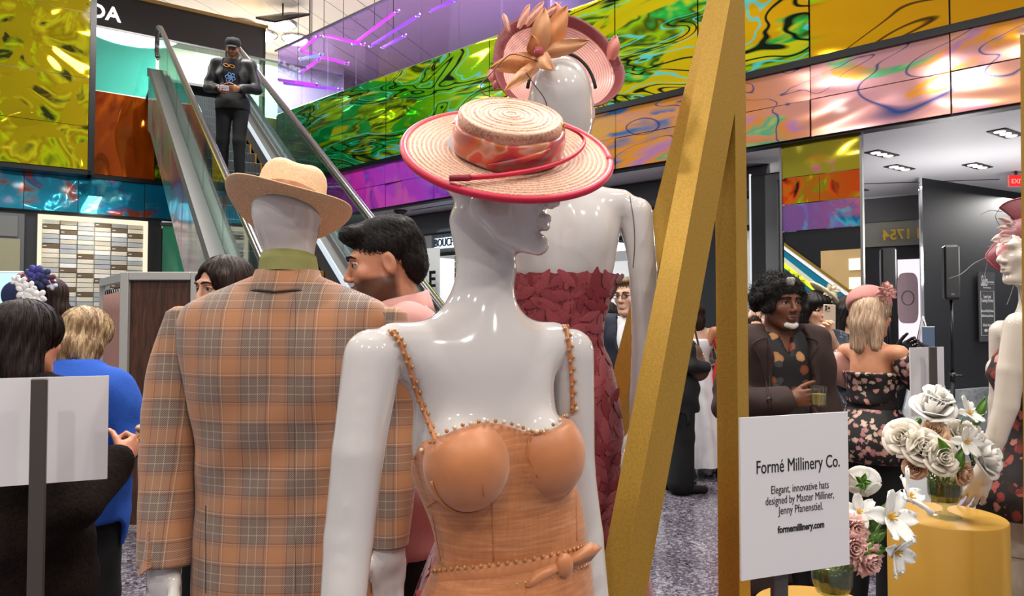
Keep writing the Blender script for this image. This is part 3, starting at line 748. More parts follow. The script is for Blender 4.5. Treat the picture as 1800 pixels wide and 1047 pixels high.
# swatch case: each little drawer front a piece
u0, u9 = u2(71, LO + .12), u2(251, LO + .12)
ztop = zz(150, 389, LO + .12)
e = thing('swatch_display', 'lit wall case with a grid of cream, grey and brown drawer fronts', 'display case', w2((u0 + u9) / 2, 0, LO + .1))
ww = u9 - u0
fr = emis('case_frame_glow', '#fff0d2', 1.0)
for a, b, z0, z1 in ((u0 - .06, u9 + .06, ztop, ztop + .07), (u0 - .06, u0, .3, ztop), (u9, u9 + .06, .3, ztop), (u0 - .06, u9 + .06, .23, .3)):
    q2(a, b, z0, z1, fr, 'frame', LO + .14, .14, e)
q2(u0, u9, .3, ztop, mat('case_back', '#c9c5ba', .5), 'back_panel', LO + .03, .03, e)
dm = [mat('drawer_' + n_, c_, .4, var=.06, vscale=20) for n_, c_ in (('cream', '#d9d3c2'), ('grey', '#a7adb0'), ('brown', '#65553f'), ('white', '#e6e6e2'), ('stone', '#c2bcab'))]
R2 = Matrix((E2, -N2, V((0, 0, 1)))).transposed().to_4x4()
cw, rh = ww / 6, .0795
dme = [MB().box((0, 0, 0), (cw - .012, .05, rh - .008), bev=.004).mesh('drawer', m) for m in dm]
lme = MB().box((0, 0, 0), (.05, .004, .012)).mesh('label', m_white)
for c in range(6):
    for r in range(26):
        h = (r * 7 + c * 11 + (r * c) % 5) % 13
        k = 2 if (r + c * 3) % 4 == 1 and h % 3 < 2 else (1 if h in (2, 5, 7, 8) else 3 if h in (0, 9) else 4 if h in (4, 11) else 0)
        M = R2.copy(); M.translation = w2(u0 + cw * (c + .5), ztop - rh * (r + .5), LO + .055 + rnd.uniform(-.003, .003))
        o = link(dme[k], 'drawer', e, M)
        if k == 2:
            M2 = R2.copy(); M2.translation = M.translation + N2 * .027 - E2 * (cw * .33)
            l = D.objects.new('label', lme); COL.objects.link(l); l.matrix_world = M2; l.parent = o; l.matrix_parent_inverse = M.inverted()
area('case_light', w2((u0 + u9) / 2, ztop + .15, LO + .6), .2, 10, (1, .9, .75), w2((u0 + u9) / 2, ztop - .8, LO + .05), 'RECTANGLE', 1.4)
# ------------------------------------------------------------------ escalator
AL = math.radians(31.8); A2 = V((-math.sin(AL), math.cos(AL), 0)); LW = V((-math.cos(AL), -math.sin(AL), 0)); SL = math.tan(math.radians(30))
ER = V((-3.14, 9.4, 0)); EW = 1.12
S0, S1 = -6.06, 3.02
def es(s, side, z): return ER + A2 * s + LW * (EW * side) + V((0, 0, z))
def zn(s): return max(0, min(5.4, (s - S0) * SL))
esc = thing('escalator', 'long steel and glass escalator rising left to the upper shop', 'escalator', es(S0, .5, 0))
m_step = NT('step_ribs'); v = m_step.coord('Object'); wv = m_step.new('TexWave'); wv.inputs['Scale'].default_value = 26; wv.bands_direction = 'X'; m_step.link(v, wv.inputs['Vector'])
m_step.set(color=m_step.ramp(wv.outputs['Fac'], [(.3, '#2b2e31'), (.7, '#7a7e82')]), rough=.4, metal=.5); m_step.bump(wv.outputs['Fac'], .6, .006); m_step = m_step.m
m_ye = mat('step_yellow', '#c08a20', .5)
rise, dep = .20, .20 / SL
smb = MB().box((0, dep / 2 + .01, -.11), (EW - .28, dep + .03, .215), bev=.008).mesh('step', m_step)
ymb = MB().box((0, 0, 0), (.022, dep + .036, .222)).mesh('edge_strip', m_ye)
RE = Matrix((-LW, A2, V((0, 0, 1)))).transposed().to_4x4()
for k in range(28):
    M = RE.copy(); M.translation = es(S0 + dep * k, .5, min(5.4, rise * k + .004))
    o = link(smb, 'step', esc, M)
    for sg in (-1, 1):
        M2 = M @ Matrix.Translation((sg * (EW / 2 - .150), dep / 2 + .01, -.11))
        y = D.objects.new('edge_strip', ymb); COL.objects.link(y); y.matrix_world = M2; y.parent = o; y.matrix_parent_inverse = M.inverted()
ge = glass('escalator_glass', '#cfe4dc', .08)
m_teal = dichro('film_teal', A2, ER.dot(A2) - 6, ER.dot(A2) + 4, [(0, '#1c6a58'), (.35, '#2c8068'), (.5, '#7c3c74'), (.65, '#207868'), (1, '#30a8a0')], ['#1c5a48', '#803c78', '#38a880'], .15, ripple=.3, alts=1.0, metal=.35, rough=.22)
for side in (0, 1):
    so = -1 if side == 0 else 1
    o_ = side + so * .0
    # handrail loop
    top = [es(s, side, zn(s) + .98) for s in np.linspace(S0 + .2, S1 + .0, 16)]
    dn = (A2 * -1)
    low = es(S0 - .45, side, .93)
    arc = [low + A2 * (-.22 * math.sin(th)) + V((0, 0, -.22 + .22 * math.cos(th))) for th in np.linspace(0, 3.0, 9)]
    hi = es(S1 + .35, side, 5.4 + .96)
    arc2 = [hi + A2 * (.24 * math.sin(th)) + V((0, 0, -.24 + .24 * math.cos(th))) for th in np.linspace(0, 3.0, 9)]
    path = arc[::-1] + [es(S0 - .2, side, .935)] + top + arc2
    mb = MB(); mb.tube(path, .040, 10); mb.obj('handrail', mat('handrail_bronze', '#4a4643', .22, .35), esc, True)
    mb = MB(); mb.tube([p - V((0, 0, .045)) for p in path], .020, 6); mb.obj('handrail_track', m_steel, esc, True)
    # glass panes
    ss = np.linspace(S0 - .3, S1 + .1, 9)
    for a, b in zip(ss, ss[1:]):
        a_, b_ = a + .012, b - .012
        q = [es(a_, side, zn(a_) + .30), es(b_, side, zn(b_) + .30), es(b_, side, zn(b_) + .935), es(a_, side, zn(a_) + .935)]
        MB().prism(q, LW * .012).obj('glass_panel', ge, esc)
    # skirting inside, deck on top, cladding outside
    ss = [S0 - .55, S0, S1, S1 + .5]
    def band(o0, o1, zl, zh, m, nm):
        mb = MB(); mb.loft([[es(s, o0, zn(s) + zl), es(s, o1, zn(s) + zl), es(s, o1, zn(s) + zh), es(s, o0, zn(s) + zh)] for s in ss]); mb.obj(nm, m, esc)
    k = 1 / EW
    band(side - so * .03 * k, side - so * .13 * k, -.05, .22, m_steel, 'skirt_panel')
    band(side - so * .118 * k, side - so * .136 * k, .16, .235, emis('skirt_light', '#e8f4ff', .8) if side == 0 else m_chrome, 'skirt_edge')
    band(side + so * .15 * k, side - so * .03 * k, .16, .30, mat('deck_steel', '#6c6a69', .5, .6), 'deck')
    band(side + so * .13 * k, side + so * .02 * k, -.75, .155, m_teal, 'cladding')
mb = MB(); mb.loft([[es(s, .02, zn(s) - .72), es(s, .98, zn(s) - .72), es(s, .98, zn(s) - .30), es(s, .02, zn(s) - .30)] for s in (S0 + 1.0, S0 + 2, S1, S1 + .5)]); mb.obj('truss', m_char, esc)
MB().prism([es(S1 - .05, -.1, 5.36), es(S1 + 3.5, -.1, 5.36), es(S1 + 3.5, 1.1, 5.36), es(S1 - .05, 1.1, 5.36)], (0, 0, .045)).obj('landing_plate', m_steel, esc)
MB().prism([es(S0 - 1.3, -.1, .001), es(S0 + .02, -.1, .001), es(S0 + .02, 1.1, .001), es(S0 - 1.3, 1.1, .001)], (0, 0, .012)).obj('landing_plate', m_char, esc)
# green film screen standing behind the escalator
e = thing('film_screen', 'green iridescent sheet standing behind the escalator above the booth', 'screen', at(330, 700, 11.4) * 1)
a, b = at(286, 392, 11.6), at(384, 392, 11.6)
MB().prism([V((a.x, 11.6, .01)), V((b.x, 11.6, .01)), V((b.x, 11.6, 3.05)), V((a.x, 11.6, 3.05))], (0, .04, 0)).obj('sheet', dichro('film_jade', E2, uB + 1, uB + 5, [(0, '#2a6a50'), (.5, '#48a878'), (1, '#58b888')], ['#1c5040', '#78c8a0'], .1, ripple=.3, alts=.8, stretch=(1, 1, .4)), e)
MB().box(((a.x + b.x) / 2, 11.6, 3.07), (b.x - a.x + .04, .07, .05)).obj('frame', m_char, e)
e.location = (0, 0, 0); _WM[e.name] = Matrix.Identity(4)
for c in e.children: c.matrix_parent_inverse = Matrix.Identity(4)
# ------------------------------------------------------------------ photo booth
p0 = at(222, 478, 5.2); Yb = 5.2; zt = p0.z
e = thing('photo_booth', 'booth with walnut side panel, white metal frame and pink curtain', 'booth', (p0.x + .7, Yb + .4, 0))
x0 = p0.x; x1 = at(345, 478, Yb).x
t = NT('walnut'); v = t.coord('Object', (9, 9, .9)); n = t.noise(v, 3, 6, .6, 1.0)
t.set(color=t.ramp(n, [(.3, '#2c1810'), (.5, '#4a2c1e'), (.7, '#63402c')]), rough=.45); t.bump(n, .08, .004); m_wal = t.m
m_alu = mat('white_aluminium', '#bdbbb6', .35, .3)
MB().box(((x0 + x1) / 2, Yb + .02, zt / 2), (x1 - x0, .03, zt - .06)).obj('side_panel', m_wal, e)
for x in (x0, x1): MB().box((x, Yb, zt / 2), (.06, .06, zt), bev=.005).obj('post', m_alu, e)
MB().box(((x0 + x1) / 2, Yb, zt - .03), (x1 - x0 - .062, .06, .06), bev=.005).obj('rail', m_alu, e)
MB().box(((x0 + x1) / 2, Yb, .70), (x1 - x0 - .062, .05, .04), bev=.005).obj('rail', m_alu, e)
bx = at(184, 486, 6.2); 
MB().box((bx.x, 6.2, zt / 2), (.06, .06, zt), bev=.005).obj('post', m_alu, e)
MB().bar((x0, Yb + .03, zt - .03), (bx.x, 6.17, zt - .03), .05, .06).obj('rail', m_alu, e)
MB().box(((x0 + x1) / 2, Yb + .22, zt - .02), (x1 - x0 - .1, .34, .02)).obj('roof', m_alu, e)
g = []
for j in range(13):
    z = .06 + (zt - .2) * j / 12; row = []
    for i in range(41):
        f = i / 40; p = V((x0 + (bx.x - x0) * (.06 + .84 * f), Yb + (6.2 - Yb) * (.06 + .84 * f), z)); s = .022 * math.sin(f * 46 + .4 * math.sin(z * 2))
        row.append(p + V((s, s * .4, 0)))
    g.append(row)
MB().sheet(g, .006).obj('curtain', mat('pink_curtain', '#b08478', .8, bump=.1), e, True)
mb = MB()
for i in range(9):
    f = .08 + .1 * i; p = V((x0 + (bx.x - x0) * f, Yb + (6.2 - Yb) * f, zt - .12)); mb.tube([p + V((0, .02 * math.cos(a), .02 * math.sin(a))) for a in np.linspace(0, 6.28, 9)], .004, 5)
mb.obj('curtain_rings', m_black, e, kind='stuff')
# ------------------------------------------------------------------ materials of mannequins and clothes
t = NT('porcelain'); t.set(color='#cfc9c6', rough=.10, spec=.5, coat=.7, coatr=.03); m_por = t.m; _M['porcelain'] = m_por
t = NT('porcelain_ivory'); t.set(color='#d2c8bb', rough=.14, spec=.5, coat=.5, coatr=.05); m_ivo = t.m
t = NT('gold_paint'); v = t.coord('Object'); n = t.noise(v, 220, 2)
t.set(color=t.ramp(n, [(.3, '#a8812e'), (.7, '#bd9438')]), rough=.42, metal=.45); t.bump(n, .05, .002); m_gold = t.m
# ------------------------------------------------------------------ gold A-frame
GU = V((.559, 1.75, 0)); h_ = V((-.7071, -.7071, 0)); n_ = V((.7071, -.7071, 0))
e = thing('gold_frame', 'tall gold tripod frame of square beams standing behind the white text card', 'display frame', (GU.x, GU.y, 0))
w_ = .056
zt = 2.52
def gbeam(poly, nm):   # poly in (along h, z), extruded back from the front face
    MB().prism([GU + h_ * a + V((0, 0, z)) for a, z in poly], -n_ * w_).obj(nm, m_gold, e)
# upright: front face from px 1288 to 1315
gbeam([(-.045, 0), (.012, 0), (.012, 2.03), (-.01, 2.2), (-.045, 2.2)], 'upright')
# slanted leg and head, one A-shaped plate
L0, L1 = .93, .475
gbeam([(-.045, 2.2), (-.01, 2.2), (.012, 2.03), (.012 + .745, 0), (.012 + .745 + .073, 0), (.012, 2.36), (-.02, zt), (-.045, zt)], 'slanted_leg')
a, b = V((.570, 1.83, zt - .10)), at(1082, 745, 1.98)
d = (b - a) / (a.z - b.z)
MB().bar(a, a + d * (a.z), .06, .06, (1, -1, 0)).obj('rear_leg', m_gold, e)
# second gold upright at the right edge of the picture
p = at(1793, 60, 2.05); q = at(1797, 600, 2.05); d = (q - p) / (p.z - q.z); f = p + d * p.z
e = thing('gold_frame', 'second gold upright at the right edge, in front of the burgundy hatted mannequin', 'display frame', (f.x + .03, f.y, 0))
MB().prism([p, p + V((.06, .02, 0)), f + V((.06, .02, 0)), f], (.055, .06, 0)).obj('upright', m_gold, e)
MB().prism([p + V((.061, .02, 0)), p + V((.10, .03, 0)), f + V((.75, .1, 0)), f + V((.67, .1, 0))], (.045, .05, 0)).obj('slanted_leg', m_gold, e)
# ------------------------------------------------------------------ head in its own frame: faces -y, origin mid skull
def head_prims(B, M, s=1.0, k=1.0, face=1.0, ears=True, nose=1.0, egg=False):
    """M places the head; s scales it"""
    def P(*p): return M @ (V(p) * s)
    R = M.to_3x3()
    def rot(*e): return R @ Euler(e).to_matrix()
    B.ell(P(0, .014, .034), (.073 * s, .093 * s, .080 * s), R, .02 * s)
    if egg:
        B.ell(P(0, -.012, -.03), (.062 * s, .075 * s, .085 * s), R, .03 * s); return
    B.ell(P(0, -.030, -.030), (.060 * s, .060 * s, .080 * s), R, .025 * s)
    for x in (-1, 1):
        B.cap(P(x * .050, .0, -.055), P(x * .022, -.062, -.098), .017 * s, .016 * s, .022 * s)
        B.ell(P(x * .040, -.062, -.020), (.020 * s, .016 * s, .018 * s), R, .018 * s)
    B.ell(P(0, -.076, -.098), (.020 * s, .015 * s, .016 * s), R, .016 * s)
    B.cap(P(-.030, -.078, .026), P(.030, -.078, .026), .013 * s, .013 * s, .014 * s)
    for x in (-1, 1): B.ell(P(x * .031, -.098, .006), (.019 * s, .020 * s, .011 * s), R, .010 * s, 's')
    B.cap(P(0, -.086, .016), P(0, -.106 * (.5 + .5 * nose), -.026), .007 * s, .0105 * s, .008 * s)
    for x in (-1, 1): B.ell(P(x * .0115, -.098, -.031), (.008 * s, .009 * s, .007 * s), R, .006 * s)
    B.cap(P(-.019, -.086, -.0575), P(0, -.0955, -.055), .0035 * s, .0062 * s, .006 * s)
    B.cap(P(.019, -.086, -.0575), P(0, -.0955, -.055), .0035 * s, .0062 * s, .006 * s)
    B.cap(P(-.015, -.086, -.067), P(.015, -.086, -.067), .0070 * s, .0070 * s, .006 * s)
    B.ell(P(0, -.0925, -.068), (.012 * s, .006 * s, .0062 * s), R, .006 * s)
    B.cap(P(-.024, -.093, -.0620), P(.024, -.093, -.0620), .0022 * s, .0022 * s, .003 * s, 's')
    if ears:
        for x in (-1, 1):
            B.ell(P(x * .076, .012, -.004), (.0075 * s, .019 * s, .031 * s), rot(.15, 0, x * -.35), .006 * s)
            B.ell(P(x * .082, .006, -.002), (.006 * s, .010 * s, .017 * s), rot(.15, 0, x * -.35), .006 * s, 's')
def hand_prims(B, M, s=1.0, curl=(.5, .5, .5, .5), thumb=.4, spread=.12, side=1, k=.005):
    """wrist at origin, fingers along -z, palm faces -y, thumb towards side * +x"""
    def P(p): return M @ (V(p) * s)
    B.ell(P((0, 0, -.045)), (.040 * s, .0155 * s, .052 * s), M.to_3x3(), .012 * s)
    B.cap(P((0, 0, .02)), P((0, 0, -.02)), .027 * s, .028 * s, .015 * s)
    B.ell(P((side * .025, -.008, -.035)), (.017 * s, .014 * s, .032 * s), M.to_3x3(), .01 * s)
    for i in range(4):
        x = side * (.029 - i * .0195); L = (.082, .092, .085, .066)[i]; a0 = side * (spread * (1.3 - i * .9))
        p = V((x, 0, -.088 + (.004 if i in (0, 3) else 0))); c = curl[i]; ang = 0; rad = (.0092, .0095, .0090, .0080)[i]
        B.cap(P((x * .8, 0, -.05)), P(p), .011 * s, (rad + .0012) * s, k * s)
        for j, fr in enumerate((.45, .30, .25)):
            ang += c * (.95, 1.15, .8)[j]
            d = V((math.sin(a0) * math.cos(ang), -math.sin(ang), -math.cos(a0) * math.cos(ang)))
            q = p + d * L * fr; B.cap(P(p), P(q), (rad - j * .0008) * s, (rad - .0008 - j * .0008) * s, .003 * s); p = q
    p = V((side * .030, -.006, -.022)); ang = 0
    for j, (L, r) in enumerate(((.040, .0125), (.032, .0105), (.026, .0092))):
        d = V((side * (.72 - .35 * thumb - .25 * j * thumb), -.35 - .35 * thumb - .25 * j * thumb, -.68)).normalized()
        q = p + d * L; B.cap(P(p), P(q), r * s, (r - .001) * s, .004 * s); p = q
def rotM(loc, yaw=0, pitch=0, roll=0):
    """yaw turns the face from -y towards +x; pitch > 0 bows it; roll tips it to its own right"""
    return Matrix.Translation(V(loc)) @ Matrix.Rotation(yaw, 4, 'Z') @ Matrix.Rotation(pitch, 4, 'X') @ Matrix.Rotation(roll, 4, 'Y')
rad = math.radians
# ------------------------------------------------------------------ front mannequin in the apricot dress
TH = rad(30); C1 = V((-.055, 1.22, 0)); Lx = V((math.cos(TH), math.sin(TH), 0)); Cx = V((math.sin(TH), -math.cos(TH), 0))
def T1(l, c, z): return C1 + Lx * l + Cx * c + V((0, 0, z))
R1m = Matrix((Lx, -Cx, V((0, 0, 1)))).transposed()
def torso1(B, o=0.0, arms=True, nk=True):
    B.ell(T1(.014, 0, 1.32), (.134 + o, .088 + o, .17 + o), R1m, .04)
    B.ell(T1(0, -.005, 1.445), (.150 + o, .068 + o, .065 + o), R1m, .05)
    B.ell(T1(.070, -.005, 1.12), (.134 + o, .090 + o, .19 + o), R1m, .06)
    B.ell(T1(0, -.01, .93), (.158 + o, .11 + o, .14 + o), R1m, .07)
    for s in (-1, 1): B.ell(T1(s * .074 + .016, .066, 1.292), (.058 + o, .056 + o, .064 + o), R1m, .03)
    B.cap(T1(-.15, -.005, 1.475), T1(.15, -.005, 1.475), .040 + o, .040 + o, .035)
    if nk:
        hb = at(862, 470, 1.235)
        B.cap(T1(0, -.025, 1.46), (hb.x - .006, hb.y, hb.z), .062, .049, .07)
        B.cap((hb.x - .006, hb.y, hb.z), (hb.x - .022, hb.y + .004, hb.z + .08), .049, .050, .012)
HM = rotM(at(872, 325, 1.235), rad(76), rad(4), 0)
e1 = thing('mannequin', 'glossy white female mannequin in an apricot corset dress, nearest the camera', 'mannequin', (C1.x, C1.y, 0))
B = Body((-.40, .92, .0), (.30, 1.60, 1.90), .012, [((-.2, 1.0, 1.585), (.16, 1.5, 1.88), .0036)])
torso1(B)
head_prims(B, HM, 1.0)
# sharp jaw line of a stylised face
for x in (-1, 1):
    B.cap(HM @ V((x * .060, .012, -.040)), HM @ V((x * .044, -.030, -.090)), .014, .0125, .005); B.cap(HM @ V((x * .044, -.030, -.090)), HM @ V((x * .012, -.080, -.106)), .0125, .013, .005)
B.ell(HM @ V((0, -.087, -.100)), (.020, .014, .016), HM.to_3x3(), .008)
B.cap(HM @ V((-.012, -.094, -.056)), HM @ V((.012, -.094, -.056)), .0065, .0065, .004); B.cap(HM @ V((-.011, -.092, -.069)), HM @ V((.011, -.092, -.069)), .0072, .0072, .004)
ra = [at(655, 628, 1.125), at(630, 792, 1.10), at(613, 946, 1.09), at(598, 1120, 1.06), at(590, 1215, 1.03)]
B.chain(ra, [.046, .0395, .037, .032, .022], .006)
la = [at(1003, 618, 1.315), at(1010, 822, 1.335), at(1027, 940, 1.335), at(1046, 1100, 1.31), at(1056, 1200, 1.28)]
B.chain(la, [.043, .0375, .035, .030, .021], .006)
for a, s in ((ra, 1), (la, -1)):
    d = (a[4] - a[3]).normalized(); zc = -d; xc = V(Cx); yc = zc.cross(xc).normalized(); xc = yc.cross(zc)
    Mh = Matrix((xc, yc * 1, zc)).transposed().to_4x4(); Mh.translation = a[4]
    hand_prims(B, Mh, 1.0, (.25, .3, .35, .4), .3, .08, 1, .004)
for s in (-1, 1):
    B.chain([T1(s * .085, 0, .88), T1(s * .075, .01, .50), T1(s * .07, -.01, .10)], [.078, .050, .034], .04)
    B.cap(T1(s * .07, -.02, .06), T1(s * .08, .13, .03), .032, .022, .03)
body1 = B.obj('body', m_por, e1)
MB().lathe([(.22, 0), (.22, .008), (.2, .012), (0, .012)], 40, (C1.x, C1.y, 0)).obj('base_plate', m_chrome, e1, 40)
# ------------------------------------------------------------------ apricot dress of the front mannequin
t = NT('slub_linen'); v = t.coord('Object', (14, 14, 170), (rad(6), rad(4), 0)); n = t.noise(v, 1.0, 4, .6); n2 = t.noise(t.coord('Object', (200, 200, 10)), 1.0, 2)
t.set(color=t.mix(.35, t.ramp(n, [(.3, '#a05e36'), (.5, '#b87042'), (.72, '#d29260')]), t.ramp(n2, [(.3, '#b87442'), (.7, '#d08a54')])), rough=.55, sheen=.25); t.bump(n, .12, .003); m_lin = t.m
m_lin2 = mat('smooth_linen', '#bf7848', .42, var=.08, vscale=30, sheen=.3)
m_bead = mat('amber_bead', '#c08a50', .10, .35, coat=1)
m_beadc = mat('clear_bead', '#e4cfae', .08, .1, coat=1)
dress = thing  # placeholder name, replaced below
neck_px = [(706, 828), (735, 802), (768, 775), (800, 758), (830, 749), (862, 744), (895, 748), (920, 756), (938, 762), (958, 760), (985, 744), (1000, 728), (1018, 716), (1034, 712)]
def proj(p):
    d = p - V((0, 0, CZ)); a = d.y * _cp + d.z * _sp; b = -d.y * _sp + d.z * _cp
    return 900 + d.x / a * F, 523.5 - b / a * F
def chest(l): return T1(l, .012 + .098 * math.sqrt(max(0, 1 - ((l - .012) / .150) ** 2)), 1.30)
nl, nz = [], []
for px, py in neck_px:
    l = min(np.linspace(-.137, .161, 300), key=lambda q: abs(proj(chest(q))[0] - px)); nl.append(float(l)); nz.append(at(px, py, chest(l).y).z)
def zneck(X, Y):
    l = (X - C1.x) * Lx.x + (Y - C1.y) * Lx.y; c = (X - C1.x) * Cx.x + (Y - C1.y) * Cx.y
    zf = np.interp(l, nl, nz); w = np.clip((c + .03) / .05, 0, 1)
    return zf * w + 1.262 * (1 - w)
B = Body((-.27, 1.02, 1.0), (.19, 1.42, 1.42), .0045)
torso1(B, .006, nk=False)
B.cut(lambda X, Y, Z: np.maximum(Z - zneck(X, Y), 1.03 - Z))
dr1 = B.obj('dress', m_lin, e1, 1)
# cups and side band stand proud of the bodice
for s in (-1, 1):
    B = Body((-.27, 1.0, 1.18), (.19, 1.40, 1.40), .004)
    B.ell(T1(s * .074 + .016, .066, 1.292), (.058 + .011, .056 + .011, .064 + .011), R1m, .01)
    B.cut(lambda X, Y, Z: np.maximum(Z - zneck(X, Y) - .001, .03 - ((X - C1.x) * Cx.x + (Y - C1.y) * Cx.y)))
    me = B.mesh('cup', m_lin2, 1); link(me, 'cup', dr1)
    cc = T1(s * .074 + .016, .066, 1.292)
    pts = []
    for th in np.linspace(-2.9, -.24, 30):
        q = cc + Lx * (.069 * math.cos(th) * .99) + V((0, 0, .075 * math.sin(th) * .99)); l = (q - C1).dot(Lx)
        loc = cc + Lx * (.069 * math.cos(th)) + V((0, 0, .075 * math.sin(th))) + Cx * .016
        pts.append(loc)
    # underbust seam piping
    MB().tube(pts, .0022, 6).obj('seam', mat('seam_apricot', '#b87442', .6), dr1, True)
tree1 = bvh(dr1)
def on(tree, px, py, off):
    p, n = seen(tree, px, py)
    if p is None: return None
    if n.dot(p - V((0, 0, CZ))) > 0: n = -n
    return p + n * off
tb = bvh(body1, dr1)
for pts in ([(948, 762), (950, 800), (952, 835)], [(930, 764), (926, 800), (945, 838)]):
    q = [on(tb, x, y, .003) for x, y in pts]
    if all(q): MB().tube(q, .0009, 5).obj('seam', mat('seam_apricot'), dr1, True)
for a, b in (((745, 895), (790, 862)), ((765, 775), (790, 858)), ((865, 880), (868, 985)), ((760, 905), (775, 985)), ((1012, 850), (1014, 950))):
    q = [on(tree1, a[0] + (b[0] - a[0]) * f, a[1] + (b[1] - a[1]) * f, .0003) for f in np.linspace(0, 1, 9)]
    q = [x for x in q if x]
    if len(q) > 2: MB().tube(q, .0009, 5).obj('seam', mat('seam_apricot'), dr1, True)
# darts of the cups and the side band
for a, b in (((850, 872), (848, 848)),):
    tcup = [o_ for o_ in dr1.children if o_.name.startswith('cup')]; tq = bvh(*tcup); q = [on(tq, a[0] + (b[0] - a[0]) * f, a[1] + (b[1] - a[1]) * f, .0003) for f in np.linspace(0, 1, 6)]; q = [x for x in q if x]
    if len(q) > 2: MB().tube(q, [.0002 + .0009 * math.sin(math.pi * (i + .5) / len(q)) for i in range(len(q))], 5).obj('dart', mat('seam_apricot'), dr1, True)
g = []
for f in np.linspace(0, 1, 8):
    row = []
    for s_ in np.linspace(0, 1, 10):
        x0_, y0_ = 712 + (766 - 712) * f, 830 + (778 - 830) * f; x1_, y1_ = 742 + (796 - 742) * f, 898 + (868 - 898) * f
        row.append(on(tree1, x0_ + (x1_ - x0_) * s_, y0_ + (y1_ - y0_) * s_, .0025))
    g.append(row)
if all(all(r) for r in g): MB().sheet(g, .0015).obj('side_band', m_lin2, dr1, True)
# straps and beads
tbody = bvh(body1)
bead = MB().sphere((0, 0, 0), .0034, 8, 6).mesh('bead', m_bead, True); beadc = MB().sphere((0, 0, 0), .0038, 8, 6).mesh('bead', m_beadc, True)
def smoothpath(pts, n):
    m = len(pts); out = []
    for i in range(n):
        f = i / (n - 1) * (m - 1); k = min(int(f), m - 2); u = f - k
        p0, p1, p2, p3 = pts[max(k - 1, 0)], pts[k], pts[k + 1], pts[min(k + 2, m - 1)]
        out.append(tuple(.5 * (2 * p1[j] + (p2[j] - p0[j]) * u + (2 * p0[j] - 5 * p1[j] + 4 * p2[j] - p3[j]) * u * u + (3 * p1[j] - p0[j] - 3 * p2[j] + p3[j]) * u ** 3) for j in range(len(p1))))
    return out
for pts, nb in (([(688, 583), (702, 600), (718, 640), (735, 690), (752, 735), (768, 776)], 24), ([(983, 563), (993, 578), (1000, 612), (1004, 650), (1006, 690), (1006, 724)], 17)):
    pa = smoothpath(pts, 30); q = [on(tbody, x, y, .0022) for x, y in pa]; q = [p for p in q if p]
    if len(q) < 4: continue
    back = [q[0] + (-Cx * .05 * k + V((0, 0, -.012 * k * k))) for k in (.3, 1, 2)]
    st = MB().tube(back[::-1] + q, .0042, 8).obj('strap', m_lin2, dr1, True)
    for k in range(nb):
        p = q[min(len(q) - 1, int((k + .3) / nb * len(q)))] + Cx * .004 + Lx * (.004 * (-1) ** k)
        link(bead, 'bead', st, Matrix.Translation(p))
nk = smoothpath(neck_px, 31)
for k, (x, y) in enumerate(nk):
    if x > 1013: continue
    p = on(tb, x, y + 4, .004)
    if p: link(beadc if k % 2 else bead, 'bead', dr1, Matrix.Translation(p + V((0, 0, .006))))
# belt with a knot
bp = [(768, 1022), (800, 1016), (850, 1010), (910, 1002), (970, 990), (1006, 981), (1024, 974)]
q0 = [on(tree1, x, y, .004) for x, y in smoothpath(bp, 26)]; q0 = [p for p in q0 if p]
bl_ = MB(); bl_.loft([[p + V((0, 0, z)) + (p - V((C1.x, C1.y, p.z))).normalized() * o for z, o in ((-.017, 0), (-.014, .004), (.014, .004), (.017, 0), (0, -.004))] for p in q0]); belt = bl_.obj('belt', m_lin2, dr1, True)
for i, p in enumerate(q0):
    for z in (-.018, .018):
        o_ = (p - V((C1.x, C1.y, p.z))).normalized() * .005
        link(bead, 'bead', belt, Matrix.Translation(p + V((0, 0, z)) + o_))
kp = on(tree1, 984, 990, .010)
if kp:
    MB().sphere(kp, (.017, .012, .020), 14, 10, R1m).obj('knot', m_lin2, belt, True)
    for sg, dx in ((1, 1), (-1, -1)):
        a = kp; MB().loft([[a + Lx * (sg * x) + V((0, 0, z + sg * (x * .25))) + Cx * c for z, c in ((-w, 0), (0, .006), (w, 0), (0, -.004))] for x, w in ((.004, .007), (.03, .013), (.055, .016), (.075, .002))]).obj('bow_loop', m_lin2, belt, True)
# skirt below the belt
rows = [(1.115, .142, .098, .070), (1.04, .165, .112, .055), (.93, .186, .135, .03), (.75, .18, .14, 0), (.50, .17, .13, 0)]
rg = []
for z, a, b, o in rows:
    rg.append([T1(o + a * math.cos(w) * (1 + (.02 if z < 1 else 0) * math.sin(9 * w)), b * math.sin(w) * (1 + (.02 if z < 1 else 0) * math.sin(9 * w)), z) for w in np.linspace(0, 2 * math.pi, 49)[:-1]])
MB().loft(rg, False).obj('skirt', m_lin, dr1, True)
# ------------------------------------------------------------------ straw boater
def straw(name, a, b, c, sc=1.0):
    t = NT(name); v = t.coord('Object'); wv = t.new('TexWave'); wv.wave_type = 'RINGS'; wv.rings_direction = 'Z'; wv.inputs['Scale'].default_value = 41 * sc; wv.inputs['Distortion'].default_value = .3; t.link(v, wv.inputs['Vector'])
    ck = t.noise(v, 300, 2); m = t.math('MULTIPLY_ADD', ck, .65, t.math('MULTIPLY', wv.outputs['Fac'], .30))
    t.set(color=t.ramp(m, [(.25, a), (.5, b), (.75, c)]), rough=.6); t.bump(ck, .5, .002); return t.m
m_straw = straw('blush_straw', '#9a6c58', '#d6a78c', '#e6c0a8')
m_crim = mat('crimson_satin', '#c41038', .45)
HB = at(893, 259, 1.205)
vd = (HB - V((0, 0, CZ))).normalized(); rt = V((1, 0, 0)); rt = (rt - vd * rt.dot(vd)).normalized(); up_ = rt.cross(vd)
al = rad(23)                         # angle between view direction and brim plane
nr = Matrix.Rotation(rad(6), 3, vd) @ (up_ * math.cos(al) - vd * math.sin(al)).normalized()
